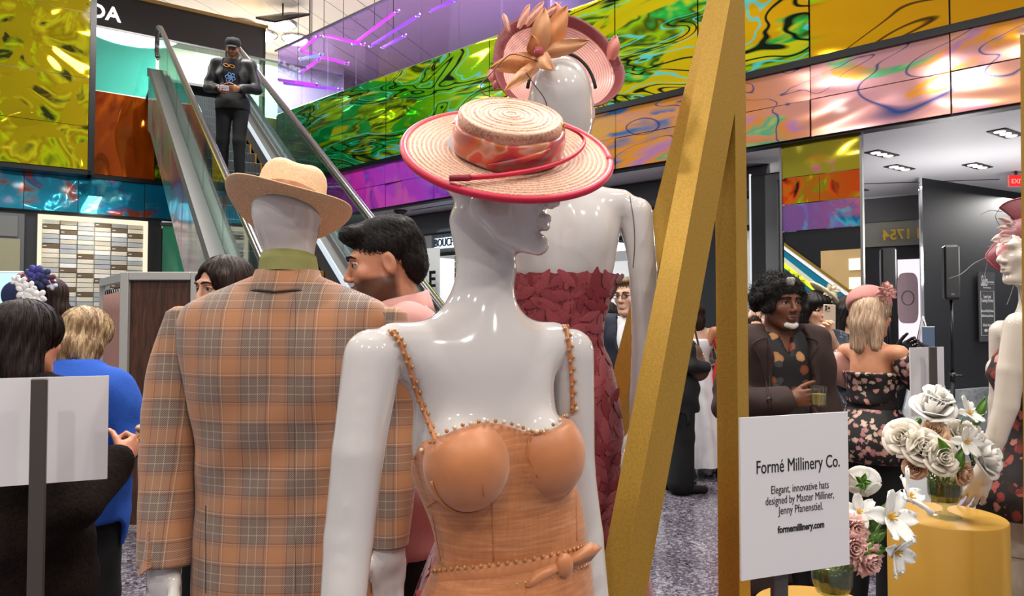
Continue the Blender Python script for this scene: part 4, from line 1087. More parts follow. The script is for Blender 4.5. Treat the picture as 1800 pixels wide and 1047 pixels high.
ax = (rt * math.cos(rad(-6)) + up_ * math.sin(rad(-6))); ax = (ax - nr * ax.dot(nr)).normalized()
HatM = frame(HB, ax, nr.cross(ax))
eh = thing('straw_hat', 'blush straw boater with crimson rim, patterned silk band and long quill', 'hat', HB)
pr = []
for k in range(61):
    f = k / 60; r = .084 + (.176 - .084) * f; rip = .0011 * math.cos(f * math.pi * 2 * 12)
    pr.append((r, -.010 + .010 * math.sin(f * 1.7) - .004 * f * f + rip))
MB().lathe(pr + [(.1765, -.0075)] + [(r, z - .005) for r, z in pr[::-4]], 72, cap=False).objm('brim', m_straw, eh, HatM, True)
pr = [(.083, -.008), (.084, .0), (.0855, .02), (.087, .042), (.0885, .050), (.0875, .056), (.083, .0595)]
for k in range(36):
    r = .082 * (1 - k / 35); pr.append((r, .060 + .0008 * math.cos(k * 2 * math.pi / 5) - .002 * (r / .08)))
MB().lathe(pr, 64, cap=False, sx=1.0, sy=.94).objm('crown', m_straw, eh, HatM, True)
MB().tube([V((.1765 * math.cos(a), .1765 * math.sin(a), -.007)) for a in np.linspace(0, 2 * math.pi, 73)], .0068, 8).objm('rim_binding', m_crim, eh, HatM, True)
t = NT('silk_print'); v = t.coord('Object'); n = t.noise(v, 11, 1, .4, 1.0)
t.set(color=t.ramp(n, [(.22, '#3f6a5c'), (.36, '#b8401c'), (.46, '#c46a28'), (.50, '#d8a088'), (.53, '#d84a28'), (.64, '#b81c3c'), (.74, '#6c7c68')], 'LINEAR'), rough=.32, sheen=.4); m_silk = t.m
rg = []
for k in range(97):
    a = 2 * math.pi * k / 96; tw = .35 * math.sin(a * 1.5 + 1)
    rg.append([V(((.0875 + o) * math.cos(a), (.0875 + o) * math.sin(a) * .945, z + .002 * math.sin(5 * a))) for z, o in ((-.006, .004), (.004, .008 + .001 * math.sin(7 * a)), (.012 + .004 * tw, .005), (.022, .0085), (.030 + .004 * tw, .0052), (.038, .006), (.040, -.002))])
MB().loft(rg, False, False).objm('hat_band', m_silk, eh, HatM, True)
# scarf folds
for ph, w in ((.2, .9), (2.0, 1.2), (4.4, 1.1)):
    MB().tube([V(((.0965) * math.cos(a), .0965 * .945 * math.sin(a), .004 + .030 * (a - ph) / w)) for a in np.linspace(ph, ph + w, 16)], [.0005 + .0042 * math.sin(math.pi * i / 15) for i in range(16)], 7).objm('band_fold', m_silk, eh, HatM, True)
# quill lying on the brim, curling up to the crown
Hi = HatM.inverted()
def onhat(px, py, off):
    o = V((0, 0, CZ)); d = at(px, py, 1) - o; p = Hi @ o; q = Hi.to_3x3() @ d; s = (off - p.z) / q.z; return HatM @ (p + q * s)
qp = smoothpath([(790, 313), (830, 312), (880, 308), (940, 298), (985, 285), (1015, 268), (1027, 250), (1020, 237), (1003, 227), (986, 221)], 40)
q = [onhat(x, y, .008 + .045 * max(0, (i - 26) / 13) ** 1.5) for i, (x, y) in enumerate(qp)]
MB().tube(q[:5], .0052, 8).obj('quill_tip', mat('crimson_dark', '#8e1230', .5), eh, True)
MB().tube(q[4:], [.0040] * 14 + [.0040 - .0022 * i / 21 for i in range(len(q) - 18)], 8).obj('quill', m_crim, eh, True)
MB().sphere(q[-1], .0065, 10, 8).obj('gold_bead', mat('gold_metal', '#d4a030', .2, 1), eh, True)
# ------------------------------------------------------------------ male mannequin in the plaid jacket, seen from behind
def plaid(name, P=.098, tint=1.0, ox=0, oz=0):
    t = NT(name); v = t.coord('Object'); sx = t.new('SeparateXYZ'); t.link(v, sx.inputs[0])
    X, Z = sx.outputs['X'], sx.outputs['Z']
    fx = t.math('FRACT', t.math('ADD', t.math('DIVIDE', X, P), ox)); fz = t.math('FRACT', t.math('ADD', t.math('DIVIDE', Z, P * 1.0), oz))
    bandst = [(0, '#000000'), (.275, '#404040'), (.30, '#ffffff'), (.33, '#808080'), (.36, '#ffffff'), (.64, '#d0d0d0'), (.67, '#707070'), (.70, '#ffffff'), (.725, '#303030'), (.75, '#000000')]
    mv = t.ramp(fx, bandst, 'CONSTANT'); mh = t.ramp(fz, bandst, 'CONSTANT')
    line = [(0, '#000000'), (.245, '#ffffff'), (.262, '#000000'), (.73, '#ffffff'), (.748, '#000000')]
    lv = t.ramp(fx, line, 'CONSTANT'); lh = t.ramp(fz, line, 'CONSTANT')
    cline = [(0, '#000000'), (.075, '#ffffff'), (.092, '#000000'), (.31, '#ffffff'), (.326, '#000000'), (.90, '#ffffff'), (.917, '#000000')]
    cv = t.ramp(fx, cline, 'CONSTANT'); ch = t.ramp(fz, cline, 'CONSTANT')
    # diagonal twill
    tw = t.math('FRACT', t.math('MULTIPLY', t.math('ADD', X, Z), 260.0)); twm = t.ramp(tw, [(0, '#3d332f'), (.5, '#b39a88')], 'CONSTANT')
    check = t.math('FRACT', t.math('MULTIPLY', t.math('SUBTRACT', X, Z), 230.0))
    base = t.mix(.5, '#75635a', twm)
    f1 = t.math('MULTIPLY', mv, .33); f2 = t.math('MULTIPLY', mh, .34)
    col = t.mix(f1, base, '#d08244'); col = t.mix(f2, col, '#d98c4c')
    col = t.mix(t.math('MULTIPLY', lv, .6), col, '#7c3a14'); col = t.mix(t.math('MULTIPLY', lh, .6), col, '#7c3a14')
    col = t.mix(t.math('MULTIPLY', cv, .35), col, '#e8c8a0'); col = t.mix(t.math('MULTIPLY', ch, .35), col, '#e8c8a0')
    t.set(color=col, rough=.75, sheen=.2); t.bump(tw, .18, .0012); return t.m
m_pl = plaid('plaid_wool', ox=.52)
m_pls = plaid('plaid_wool_sleeve', ox=.1, oz=.3)
Y2 = 1.62
X2 = at(507, 600, Y2).x
e2 = thing('mannequin', 'white male mannequin seen from behind in an orange and brown plaid jacket', 'mannequin', (X2, Y2, 0))
def ring(xl, xr, z, Yc, b, n=48, ex=.82, yoff=0):
    a = (xr - xl) / 2; c = (xl + xr) / 2; out = []
    for k in range(n):
        th = 2 * math.pi * k / n; cx, sy = math.cos(th), math.sin(th)
        out.append(V((c + a * math.copysign(abs(cx) ** ex, cx), Yc + b * math.copysign(abs(sy) ** ex, sy), z)))
    return out
rowsJ = [(478, 462, 553, .052), (481, 456, 558, .056), (487, 446, 567, .062), (494, 428, 584, .070), (505, 402, 612, .082), (517, 372, 642, .094), (529, 345, 668, .104), (545, 326, 684, .114), (570, 318, 692, .122), (610, 320, 692, .128), (660, 330, 686, .130), (720, 342, 676, .128), (800, 352, 668, .120), (880, 352, 668, .122), (960, 346, 674, .132), (1040, 346, 676, .140), (1046, 347, 675, .139)]
ys_ = [r[0] for r in rowsJ]; rg = []
for y in np.linspace(478, 1046, 70):
    l, r, b = (cr(ys_, [q[i] for q in rowsJ], y) for i in (1, 2, 3))
    pl, pr_ = at(l, y, Y2), at(r, y, Y2); rr = ring(pl.x, pr_.x, pl.z, Y2, b)
    # shoulder blades, spine hollow
    for p in rr:
        if p.y < Y2 and y > 540:
            u = (p.x - (pl.x + pr_.x) / 2) / .2; g = math.exp(-((y - 640) / 90) ** 2)
            p.y -= .012 * g * (math.exp(-((abs(u) - .5) / .3) ** 2) - .8 * math.exp(-(u / .18) ** 2))
            p.y += .004 * math.sin(y * .05 + u * 5) * math.exp(-((y - 780) / 100) ** 2)
    rg.append(rr)
jk = MB().loft(rg, False).obj('jacket', m_pl, e2, True)
# collar folded over the back of the neck
rg = []
for y, w, b, o in ((478, .074, .060, .0), (475, .078, .064, .004), (481, .086, .070, .008), (492, .103, .078, .012), (503, .120, .087, .014), (507, .124, .088, .012), (505, .118, .083, .008)):
    z = at(507, y, Y2).z; cxx = at(507.5, y, Y2).x; rr = []
    for k in range(41):
        th = math.pi + math.pi * k / 40
        rr.append(V((cxx + w * .92 * math.cos(th), Y2 + b * math.sin(th) - o * .6, z + .012 * (1 - abs(math.cos(th))) * (0 if y < 480 else -1) + .025 * abs(math.cos(th)) ** 3 * (0 if y < 480 else -.6))))
    rg.append(rr)
MB().loft(rg, False, False).obj('collar', m_pl, jk, True)
MB().tube([p + V((0, -.002, 0)) for p in rg[5]], .0016, 5).obj('collar_edge', mat('seam_brown', '#2e1c12', .8), jk)
# centre back seam
tj = bvh(jk)
q = [on(tj, 520 - 2 * math.sin((y - 500) / 180), y, .0004) for y in np.linspace(508, 1040, 30)]
MB().tube([p for p in q if p], .0006, 4).obj('seam', mat('seam_soft', '#6b4c38', .8), jk)
for x in (350, 664):
    q = [on(tj, x + (12 if x < 500 else -12), y, .0006) for y in np.linspace(888, 1042, 10)]; q = [p for p in q if p]
    if len(q) > 2: MB().tube(q, .0009, 4).obj('vent', mat('seam_brown'), jk)
# sleeves
def sleeve(pts, rx, cuff, nm='sleeve'):
    P = [V(p) for p in pts]; zx = (P[0] - P[-1]).normalized(); M = frame(P[0], V((0, -1, 0)).cross(zx), zx.cross(V((0, -1, 0)).cross(zx)))
    M = Matrix.LocRotScale(P[0], Matrix((V((0, -1, 0)).cross(zx).normalized() * -1, zx.cross(V((0, -1, 0)).cross(zx).normalized() * -1), zx)).transposed().to_quaternion(), None)
    Mi = M.inverted(); rg = []; m = len(P)
    sp = smoothpath([tuple(p) + (r,) for p, r in zip(P, rx)], 40)
    for i, s_ in enumerate(sp):
        p = Mi @ V(s_[:3]); r = s_[3]; f = i / 39
        wr = .0022 * math.sin(f * 34) * math.exp(-((f - .55) / .22) ** 2)
        rg.append([p + V(((r + wr * math.sin(2 * a)) * math.cos(a), r * 1.05 * math.sin(a), 0)) for a in np.linspace(0, 2 * math.pi, 33)[:-1]])
    rg.append([(a * .86 + c * .14) for a, c in zip(rg[-1], [sum((x for x in rg[-1]), V()) / 32] * 32)])
    rg = [[sum(rg[0], V()) / 32 + V((0, 0, .012))] * 32, [x * .6 + (sum(rg[0], V()) / 32) * .4 + V((0, 0, .012)) for x in rg[0]]] + rg
    o = MB().loft(rg, False).obj(nm, m_pls, None, True); o.matrix_world = M; put(o, e2); return o
ls = [at(326, 550, Y2), at(309, 640, Y2), at(301, 720, Y2 - .01), at(296, 810, Y2 - .03), at(292, 910, Y2 - .06), at(289, 992, Y2 - .08)]
sleeve(ls, [.040, .056, .060, .059, .056, .055], 0)
rs_ = [at(684, 550, Y2), at(700, 640, Y2), at(702, 720, Y2 + .02), at(697, 810, Y2 + .0), at(690, 900, Y2 - .02), at(684, 958, Y2 - .03)]
sleeve(rs_, [.040, .055, .054, .050, .044, .042], 0)
# cuff vent flap of the left sleeve
MB().prism([at(262, 925, 1.50), at(241, 1014, 1.49), at(258, 1000, 1.47)], (.004, .012, 0)).obj('cuff_vent', m_pls, e2)
# shirt collar
rg = []
for y, w, b in ((453, .0585, .058), (450, .061, .061), (465, .0645, .065), (486, .068, .070)):
    rg.append([V((at(508, y, Y2).x + w * math.cos(a), Y2 + b * math.sin(a), at(508, y, Y2).z - .012 * math.sin(a))) for a in np.linspace(0, 2 * math.pi, 41)[:-1]])
MB().loft(rg, False).obj('shirt_collar', mat('olive_cotton', '#8f8d50', .7, var=.08, vscale=40), e2, True)
# body: head, neck, trunk, legs, hands in one surface
B = Body((X2 - .36, 1.36, 0), (X2 + .36, 1.86, 2.0), .013, [((X2 - .11, 1.5, 1.60), (X2 + .11, 1.76, 1.98), .006), ((X2 - .36, 1.36, .76), (X2 + .36, 1.72, .95), .006)])
hc = at(506, 345, Y2 - .01)
B.cap(at(508, 500, Y2), at(508, 430, Y2), .058, .055, .04)
B.ell(hc + V((0, 0, -.025)), (.073, .080, .060), None, .03); B.ell(hc + V((0, .0, -.05)), (.069, .080, .08), None, .03)
B.ell((X2, Y2, 1.40), (.15, .09, .17), None, .05); B.ell((X2, Y2, 1.10), (.13, .09, .2), None, .08); B.ell((X2, Y2, .93), (.15, .10, .12), None, .08)
for s in (-1, 1): B.chain([(X2 + s * .09, Y2, .88), (X2 + s * .10, Y2 + .01, .5), (X2 + s * .10, Y2, .1)], [.08, .055, .04], .04).cap((X2 + s * .1, Y2, .05), (X2 + s * .11, Y2 + .15, .035), .036, .028, .03)
for P, sd, px in ((ls, -1, 1), (rs_, 1, -1)):
    a = P[-1]; d = (P[-1] - P[-2]).normalized(); B.chain([P[1], P[2], P[3], P[4], a + d * .02], [.034, .034, .032, .030, .028], .02)
    zc = -d; yc = V((sd * -.35, 1, 0)); xc = yc.cross(zc).normalized(); yc = zc.cross(xc)
    Mh = Matrix((xc, yc, zc)).transposed().to_4x4(); Mh.translation = a + d * .005
    hand_prims(B, Mh, 1.15, (.35, .45, .5, .55), .5, .08, -sd, .004)
B.obj('body', m_por, e2)
for s in (-1, 1):
    MB().loft([[V((X2 + s * o + r * math.cos(a), Y2 + r * 1.1 * math.sin(a), z)) for a in np.linspace(0, 6.283, 25)[:-1]] for z, r, o in ((1.0, .095, .055), (.9, .098, .075), (.5, .085, .10), (.1, .08, .105), (.08, .075, .105))]).obj('trouser_leg', mat('dark_trouser', '#17161a', .7), e2, True)
MB().lathe([(.24, 0), (.24, .008), (.0, .012)], 40, (X2, Y2, 0)).obj('base_plate', m_chrome, e2, 40)
# ------------------------------------------------------------------ natural fedora
t = NT('natural_straw'); v = t.coord('Object'); n = t.noise(t.coord('Object', (1, 1, 5)), 160, 2)
t.set(color=t.ramp(n, [(.3, '#c9a078'), (.55, '#dbb990'), (.75, '#e4c8a2')]), rough=.65); t.bump(n, .25, .0015); m_nat = t.m
HB2 = at(505, 370, 1.60)
eh2 = thing('fedora_hat', 'natural straw fedora with a brown ribbon on the plaid jacket mannequin', 'hat', HB2)
vd = (HB2 - V((0, 0, CZ))).normalized(); rt = V((1, 0, 0)); rt = (rt - vd * rt.dot(vd)).normalized(); up_ = rt.cross(vd)
al2 = rad(-23); roll = rad(-15)
nr = (up_ * math.cos(al2) - vd * math.sin(al2)).normalized(); R_ = Matrix.Rotation(-roll, 3, vd); nr = (Matrix.Rotation(rad(15), 3, vd) @ nr)
ax = (Matrix.Rotation(rad(15), 3, vd) @ rt); ax = (ax - nr * ax.dot(nr)).normalized()
M2h = frame(HB2, ax, nr.cross(ax))
def fed(n, prof):
    rg = []
    for r, z, ov in prof:
        rr = []
        for k in range(n):
            a = 2 * math.pi * k / n; f = max(0, (r - .082) / .065)
            # brim rises at the sides and dips front and back
            zz_ = z + f * (.020 * math.cos(2 * a) - .004 + (-.014) * math.cos(a) * 0)
            if z > .05: zz_ += -.016 * math.exp(-((abs(math.cos(a)) - 0) / .5) ** 2) * (z / .12)
            rr.append(V((r * math.cos(a) * .96, r * math.sin(a) * 1.10, zz_)))
        rg.append(rr)
    return rg
pr = [(.076, -.002, 0), (.081, 0, 0), (.095, .001, 0), (.115, .003, 0), (.132, .006, 0), (.145, .010, 0), (.1465, .0115, 0), (.146, .013, 0), (.132, .010, 0), (.115, .007, 0), (.095, .005, 0), (.084, .007, 0), (.0815, .012, 0)]
MB().loft(fed(64, pr), False).objm('brim', m_nat, eh2, M2h, True)
pr = [(.081, .008, 0), (.0805, .03, 0), (.079, .055, 0), (.077, .078, 0), (.073, .090, 0), (.066, .099, 0), (.054, .105, 0), (.036, .1055, 0), (.016, .100, 0), (.001, .098, 0)]
MB().loft(fed(64, pr), False).objm('crown', m_nat, eh2, M2h, True)
pr = [(.0835, .007, 0), (.0838, .012, 0), (.0825, .030, 0), (.0810, .033, 0)]
MB().loft(fed(64, pr), False).objm('ribbon', mat('brown_ribbon', '#9a5a20', .45), eh2, M2h, True)
MB().loft(fed(64, [(.0765, .0, 0), (.0768, .03, 0)]), False).objm('sweatband', mat('dark_leather', '#2a1c14', .5), eh2, M2h, True)
# ------------------------------------------------------------------ mannequin in the red lace dress, back to the camera
Y3 = 1.72; c3 = at(985, 500, Y3); X3 = c3.x
PZ = .26
e = thing('plinth', 'low round gold plinth under the mannequin in red lace', 'plinth', (X3 - .03, Y3, 0))
MB().lathe([(.36, 0), (.36, PZ - .005), (.355, PZ), (0, PZ)], 48, (X3 - .03, Y3, 0)).obj('drum', m_gold, e, 40)
e3 = thing('mannequin', 'white mannequin in a strapless red lace dress, its back to the camera', 'mannequin', (X3, Y3, PZ))
B = Body((X3 - .34, Y3 - .30, PZ), (X3 + .34, Y3 + .30, 2.3), .012, [((X3 - .12, Y3 - .2, 1.78), (X3 + .12, Y3 + .2, 2.26), .006)])
def p3(px, py, dy=0): return at(px, py, Y3 + dy)
h3 = p3(985, 175, .01)
B.ell(h3, (.079, .098, .104), None, .03); B.ell(h3 + V((0, .02, -.06)), (.062, .07, .09), None, .05)
B.cap(p3(982, 300), p3(988, 225), .054, .052, .05)
for x in (-1, 1): B.ell(h3 + V((x * .078, .01, -.03)), (.008, .018, .030), None, .008)
B.ell(p3(985, 392), (.140, .072, .10), None, .06); B.cap(p3(880, 358), p3(1090, 358), .036, .036, .04)
B.ell(p3(985, 450), (.132, .085, .15), None, .05); B.ell(p3(983, 590), (.092, .075, .14), None, .06); B.ell(p3(983, 740), (.138, .105, .14), None, .07)
# hollow of the spine and blades
B.cap(p3(985, 360, -.095), p3(985, 520, -.11), .012, .014, .04, 's')
for x in (935, 1035): B.ell(p3(x, 410, -.045), (.045, .03, .06), None, .03)
la3 = [p3(1118, 375), p3(1130, 470, .0), p3(1134, 580, .005), p3(1127, 700, -.02), p3(1118, 800, -.05)]
B.chain(la3, [.040, .034, .031, .027, .019], .006)
ra3 = [p3(852, 375), p3(838, 480), p3(832, 590), p3(838, 700, -.02), p3(842, 800, -.05)]
B.chain(ra3, [.040, .034, .031, .027, .019], .006)
for a, s in ((la3, 1), (ra3, -1)):
    d = (a[4] - a[3]).normalized(); zc = -d; xc = V((0, -1, 0)); yc = zc.cross(xc).normalized() * 1; xc = yc.cross(zc)
    Mh = Matrix((xc, yc, zc)).transposed().to_4x4(); Mh.translation = a[4]
    hand_prims(B, Mh, 1.0, (.25, .3, .35, .4), .3, .08, -s)
for s in (-1, 1): B.chain([(X3 + s * .085, Y3, 1.18), (X3 + s * .08, Y3, .75), (X3 + s * .075, Y3, PZ + .1)], [.078, .05, .034], .04).cap((X3 + s * .075, Y3, PZ + .06), (X3 + s * .08, Y3 + .13, PZ + .03), .03, .022, .03)
body3 = B.obj('body', m_por, e3)
# arm joint seams
for a, b in (((1107, 345), (1112, 470)),):
    tb3 = bvh(body3); q = [on(tb3, a[0] + (b[0] - a[0]) * f + 6 * math.sin(f * 3), a[1] + (b[1] - a[1]) * f, .0004) for f in np.linspace(0, 1, 12)]; q = [x for x in q if x]
    if len(q) > 2: MB().tube(q, .0012, 5).obj('joint_line', mat('joint_grey', '#55504e', .5), e3)
# dress: rows of (y, left, right, half depth)
rw = [(486, 876, 1093, .098), (514, 890, 1079, .094), (570, 906, 1062, .086), (600, 908, 1060, .084), (635, 900, 1073, .092), (673, 890, 1083, .104), (751, 868, 1095, .118), (830, 838, 1103, .13), (933, 772, 1125, .17), (1047, 724, 1145, .22), (1160, 690, 1175, .26), (1330, 660, 1205, .30)]
yy = [r[0] for r in rw]; t = NT('lace_red'); v = t.coord('Object'); vo = t.new('TexVoronoi'); vo.feature = 'DISTANCE_TO_EDGE'; vo.inputs['Scale'].default_value = 42; t.link(v, vo.inputs['Vector'])
n = t.noise(v, 260, 2); edge = t.ramp(vo.outputs['Distance'], [(.0, '#ffffff'), (.06, '#000000')])
t.set(color=t.mix(edge, t.ramp(n, [(.3, '#7c2630'), (.7, '#96343e')]), '#b04c50'), rough=.7, sheen=.3)
t.bump(t.math('ADD', t.math('MULTIPLY', n, .3), edge), .5, .003); m_lace = t.m
rg = []
for y in np.linspace(486, 1330, 64):
    l, r, b = (cr(yy, [q[i] for q in rw], y) for i in (1, 2, 3)); pl, pr_ = at(l, y, Y3), at(r, y, Y3)
    rr = ring(pl.x, pr_.x, pl.z, Y3, b, 64, .92)
    for k, p in enumerate(rr):
        if y < 500: p.z += .006 * abs(math.sin(k * 1.2)) * max(0, (500 - y) / 14)
        g = max(0, (y - 800) / 300); p.x += .012 * g * math.sin(k * .59 + 1); p.y += .014 * g * math.cos(k * .78)
    rg.append(rr)
d3 = MB().loft(rg, False).obj('dress', m_lace, e3, True)
d3['label'] = 'strapless dress of overlapping lace leaves'
td = bvh(d3)
q = [on(td, 1003 - 4 * f, 490 + 330 * f, .001) for f in np.linspace(0, 1, 20)]; MB().tube([x for x in q if x], .0016, 5).obj('zip', mat('lace_dark', '#5a1620', .6), d3)
# lace leaves sewn on the cloth
def leafmesh(nm, m, L=.062, W_=.0125, th=.0008):
    g = []
    for i in range(6):
        f = i / 5; w = W_ * (math.sin(math.pi * min(1, f * .92 + .06)) ** .8); g.append([V((w * s_, L * (f - .5), .0010 * (1 - s_ * s_) + .0006 * math.sin(f * 3))) for s_ in (-1, 0, 1)])
    return MB().sheet(g, th).mesh(nm, m, 45)
m_lf = [mat('lace_leaf_a', '#8c303a', .75, bump=.3, bscale=400, sheen=.3), mat('lace_leaf_b', '#983a42', .75, bump=.3, bscale=400, sheen=.3), mat('lace_leaf_c', '#822832', .8, bump=.3, bscale=400)]
lfm = [leafmesh('lace_leaf', m) for m in m_lf]
r3 = random.Random(3)
cnt = 0
def leaf_at(p, n, sc, ang, mesh_, parent):
    up = V((0, 0, 1)); x = up.cross(n).normalized(); y = n.cross(x); R = Matrix((x * math.cos(ang) + y * math.sin(ang), -x * math.sin(ang) + y * math.cos(ang), n)).transposed().to_4x4()
    R.translation = p; return link(mesh_, 'lace_leaf', parent, R @ Matrix.Diagonal((sc, sc, sc, 1)))
for row in range(26):
    y = 492 + row * 22.5
    for k in range(19):
        x = 735 + k * 22 + (row % 2) * 13 + r3.uniform(-4, 4); yy_ = y + r3.uniform(-5, 5)
        if not (905 < x < 1150 or (715 < x < 775 and y > 850)): continue
        if y < 830 and x > 1112: continue
        p, nn = seen(td, x, yy_)
        if p is None or cnt > 270: continue
        if nn.dot(p - V((0, 0, CZ))) > 0: nn = -nn
        leaf_at(p + nn * r3.uniform(.0006, .0022), nn, r3.uniform(.75, 1.15), r3.uniform(0, 6.28), lfm[r3.randrange(3)], d3); cnt += 1
# scalloped top edge of upright leaves
for k in range(15):
    x = 908 + k * 12.8; p, nn = seen(td, x, 492 + (k % 2) * 3)
    if p is None: continue
    if nn.dot(p - V((0, 0, CZ))) > 0: nn = -nn
    leaf_at(p + nn * .002, nn, .62, r3.uniform(-.35, .35), lfm[k % 3], d3)
# ------------------------------------------------------------------ its big saucer hat with the silk flower
t = NT('sinamay_pink'); v = t.coord('Object'); wv = t.new('TexWave'); wv.wave_type = 'RINGS'; wv.rings_direction = 'Z'; wv.inputs['Scale'].default_value = 52; wv.inputs['Distortion'].default_value = .6; t.link(v, wv.inputs['Vector'])
t.set(color=t.ramp(wv.outputs['Fac'], [(.2, '#d08a80'), (.8, '#e6b0a6')]), rough=.32, sheen=.3, coat=.2); t.bump(wv.outputs['Fac'], .25, .002); m_sin = t.m
m_burg = mat('burgundy_braid', '#7c3136', .5, bump=.3, bscale=180)
HC = p3(985, 118, .075)
out = [(866, 108), (872, 75), (890, 48), (920, 34), (955, 27), (990, 28), (1025, 40), (1060, 66), (1085, 100), (1098, 132), (1090, 160), (1068, 182), (1042, 190), (1010, 186), (975, 182), (935, 184), (905, 180), (882, 160), (870, 135)]
sp = smoothpath([(x, y) for x, y in out] + [out[0]], 73)[:-1]
eh3 = thing('saucer_hat', 'big pink saucer hat with burgundy edge and an orange silk flower', 'hat', HC)
Hm = Matrix.Translation(HC) @ Matrix.Rotation(rad(80), 4, 'X'); Hi = Hm.inverted()   # local z faces the camera
loc = []
for x, y in sp: q = Hi @ at(x, y, HC.y + (.03 * math.cos((x - 866) / 232 * math.pi * 2) - (y - 110) * .0009)); loc.append(q)
def sauc(f, dz=0): 
    return [V((q.x * f, q.y * f, q.z * f ** 2 - .055 * (1 - f * f) + .012 * max(0, f - .85) * 6 + dz)) for q in loc]
fs_ = [.04, .2, .36, .5, .62, .72, .82, .86]
MB().loft([sauc(f) for f in fs_], False).objm('underbrim', m_sin, eh3, Hm, True)
MB().loft([sauc(.855, .001), sauc(.90, .003), sauc(.96, .003), sauc(1.0, 0), sauc(1.0, -.004), sauc(.96, -.004), sauc(.855, -.003)], False).objm('edge_braid', m_burg, eh3, Hm, True)
MB().loft([sauc(f, -.006) for f in [.04, .2, .4, .6, .8, .99]], False).objm('top_brim', mat('rose_straw', '#c9707a', .5), eh3, Hm, True)
# headband over the mannequin's crown
hb_ = [h3 + V((.082 * math.cos(a), -.045 + .02 * math.sin(a), .107 * math.sin(a))) for a in np.linspace(rad(8), rad(172), 26)]
MB().tube(hb_, .0042, 8).obj('headband', mat('black_velvet', '#1c1214', .8), eh3, True)
FC = p3(946, 101, -.06)
silk = [mat('silk_orange', '#d98a4c', .38, sheen=.5, var=.1, vscale=30), mat('silk_peach', '#e2a06a', .38, sheen=.5, var=.1, vscale=30), mat('silk_coral', '#d2786a', .4, sheen=.5)]
def petal(base, tip, width, bulge, m, nm='petal', curl=.3, par=None, n=9):
    base, tip = V(base), V(tip); d = tip - base; L = d.length; d.normalize(); vw = (base - V((0, 0, CZ))).normalized(); s = d.cross(vw).normalized(); nrm = s.cross(d)
    if nrm.dot(vw) > 0: nrm = -nrm
    g = []
    for i in range(n + 1):
        f = i / n; w = width * (math.sin(math.pi * min(1, f * .9 + .1) ** .9) ** .75 if f < .999 else .02); row = []
        for j in range(7):
            u = (j - 3) / 3
            row.append(base + d * (L * f) + s * (w * u) + nrm * (bulge * math.sin(math.pi * f) - curl * w * (u * u) * (1 - .3 * f) + .003 * math.sin(u * 4 + f * 5)))
        g.append(row)
    return MB().sheet(g, .0012).obj(nm, m, par, 50)
for bx, by, tx, ty, w, b, dy, k in ((945, 100, 957, 14, .024, .02, -.03, 1), (955, 96, 996, 10, .026, .014, -.015, 0), (952, 96, 1036, 70, .018, .012, -.02, 1), (946, 104, 861, 120, .023, .014, -.02, 0),
                                (950, 108, 886, 160, .015, .01, -.045, 1), (948, 100, 976, 124, .020, .02, -.06, 1), (940, 96, 935, 60, .017, .012, -.04, 0)):
    petal(p3(bx, by, -.06), p3(tx, ty, -.06 + dy), w, b, silk[k], par=eh3)
MB().sphere(FC + V((0, -.035, 0)), .0125, 16, 12).obj('flower_centre', mat('sequin_pink', '#b4525c', .3, .3, bump=.8, bscale=500), eh3, True)
# rose petals and pale feathers of the trimming above the brim
for bx, by, tx, ty, w, k in ((1075, 105, 1082, 62, .016, 2), (985, 40, 975, 5, .016, 2), (880, 140, 868, 158, .016, 2), (862, 122, 872, 152, .012, 2)):
    petal(p3(bx, by, .09), p3(tx, ty, .09), w, .01, silk[k], par=eh3)
m_fea = mat('pale_pink_feather', '#d9a08c', .7)
for bx, by, tx, ty, w in ((912, 50, 930, 8, .009), (925, 45, 955, 3, .010), (950, 35, 985, 4, .009), (895, 55, 885, 25, .007)):
    petal(p3(bx, by, .08), p3(tx, ty, .10), w, .012, m_fea, 'feather', .1, eh3)
m_wire = mat('quill_brown', '#5a3418', .5)
for pts in ([(946, 108), (905, 95), (885, 105), (862, 130), (845, 150), (850, 165), (880, 175), (905, 180)], [(925, 128), (940, 150), (955, 170), (961, 185), (961, 200)]):
    q = smoothpath(pts, 30); MB().tube([p3(x, y, -.10) for x, y in q], .0013, 5).obj('quill_wire', m_wire, eh3)
# ------------------------------------------------------------------ text cards on slim stands
def card(nm, label, tl, tr, bl, br, dl, dr, th, post, lines, parent_z=0, mirror=False):
    a, b = at(*tl, dl), at(*tr, dr); c, d = at(*bl, dl), at(*br, dr)
    zt = (a.z + b.z) / 2; zb = (c.z + d.z) / 2
    P = [V((a.x, a.y, zb)), V((b.x, b.y, zb)), V((b.x, b.y, zt)), V((a.x, a.y, zt))]
    ux = (P[1] - P[0]).normalized(); nx_ = V((ux.y, -ux.x, 0))
    mid = (P[0] + P[1]) / 2
    e = thing(nm, label, 'sign', (mid.x, mid.y, 0))
    MB().prism(P, -nx_ * th).obj('card', mat('card_white', '#dcd9dc', .45), e)
    return e, P, ux, nx_, (P[1] - P[0]).length, zt - zb
m_ink = mat('black_ink', '#141416', .5)
m_bronze = mat('dark_bronze', '#57514c', .35, .5, bump=.05)
es1, P, ux, nx_, Wd, Ht = card('text_card_stand', 'white card with black hat maker lettering, in front of the gold frame', (1301, 740), (1490, 718), (1306, 1027), (1498, 986), 1.42, 1.515, .005, None, None)
def ctext(s, v, size, fit, u=.5, bold=0):
    o = P[0] + ux * (Wd * u) + V((0, 0, Ht * (1 - v))) + nx_ * .0006
    text(s, size, m_ink, frame(o, ux, (0, 0, 1)), es1, ext=.0003, fit=fit, bold=bold)
ctext('Form\u00e9 Millinery Co.', .318, .038, .213, .525)
ctext('Elegant, innovative hats', .465, .0235, .147, .535, -.0002)
ctext('designed by Master Milliner,', .532, .0235, .175, .535, -.0002)
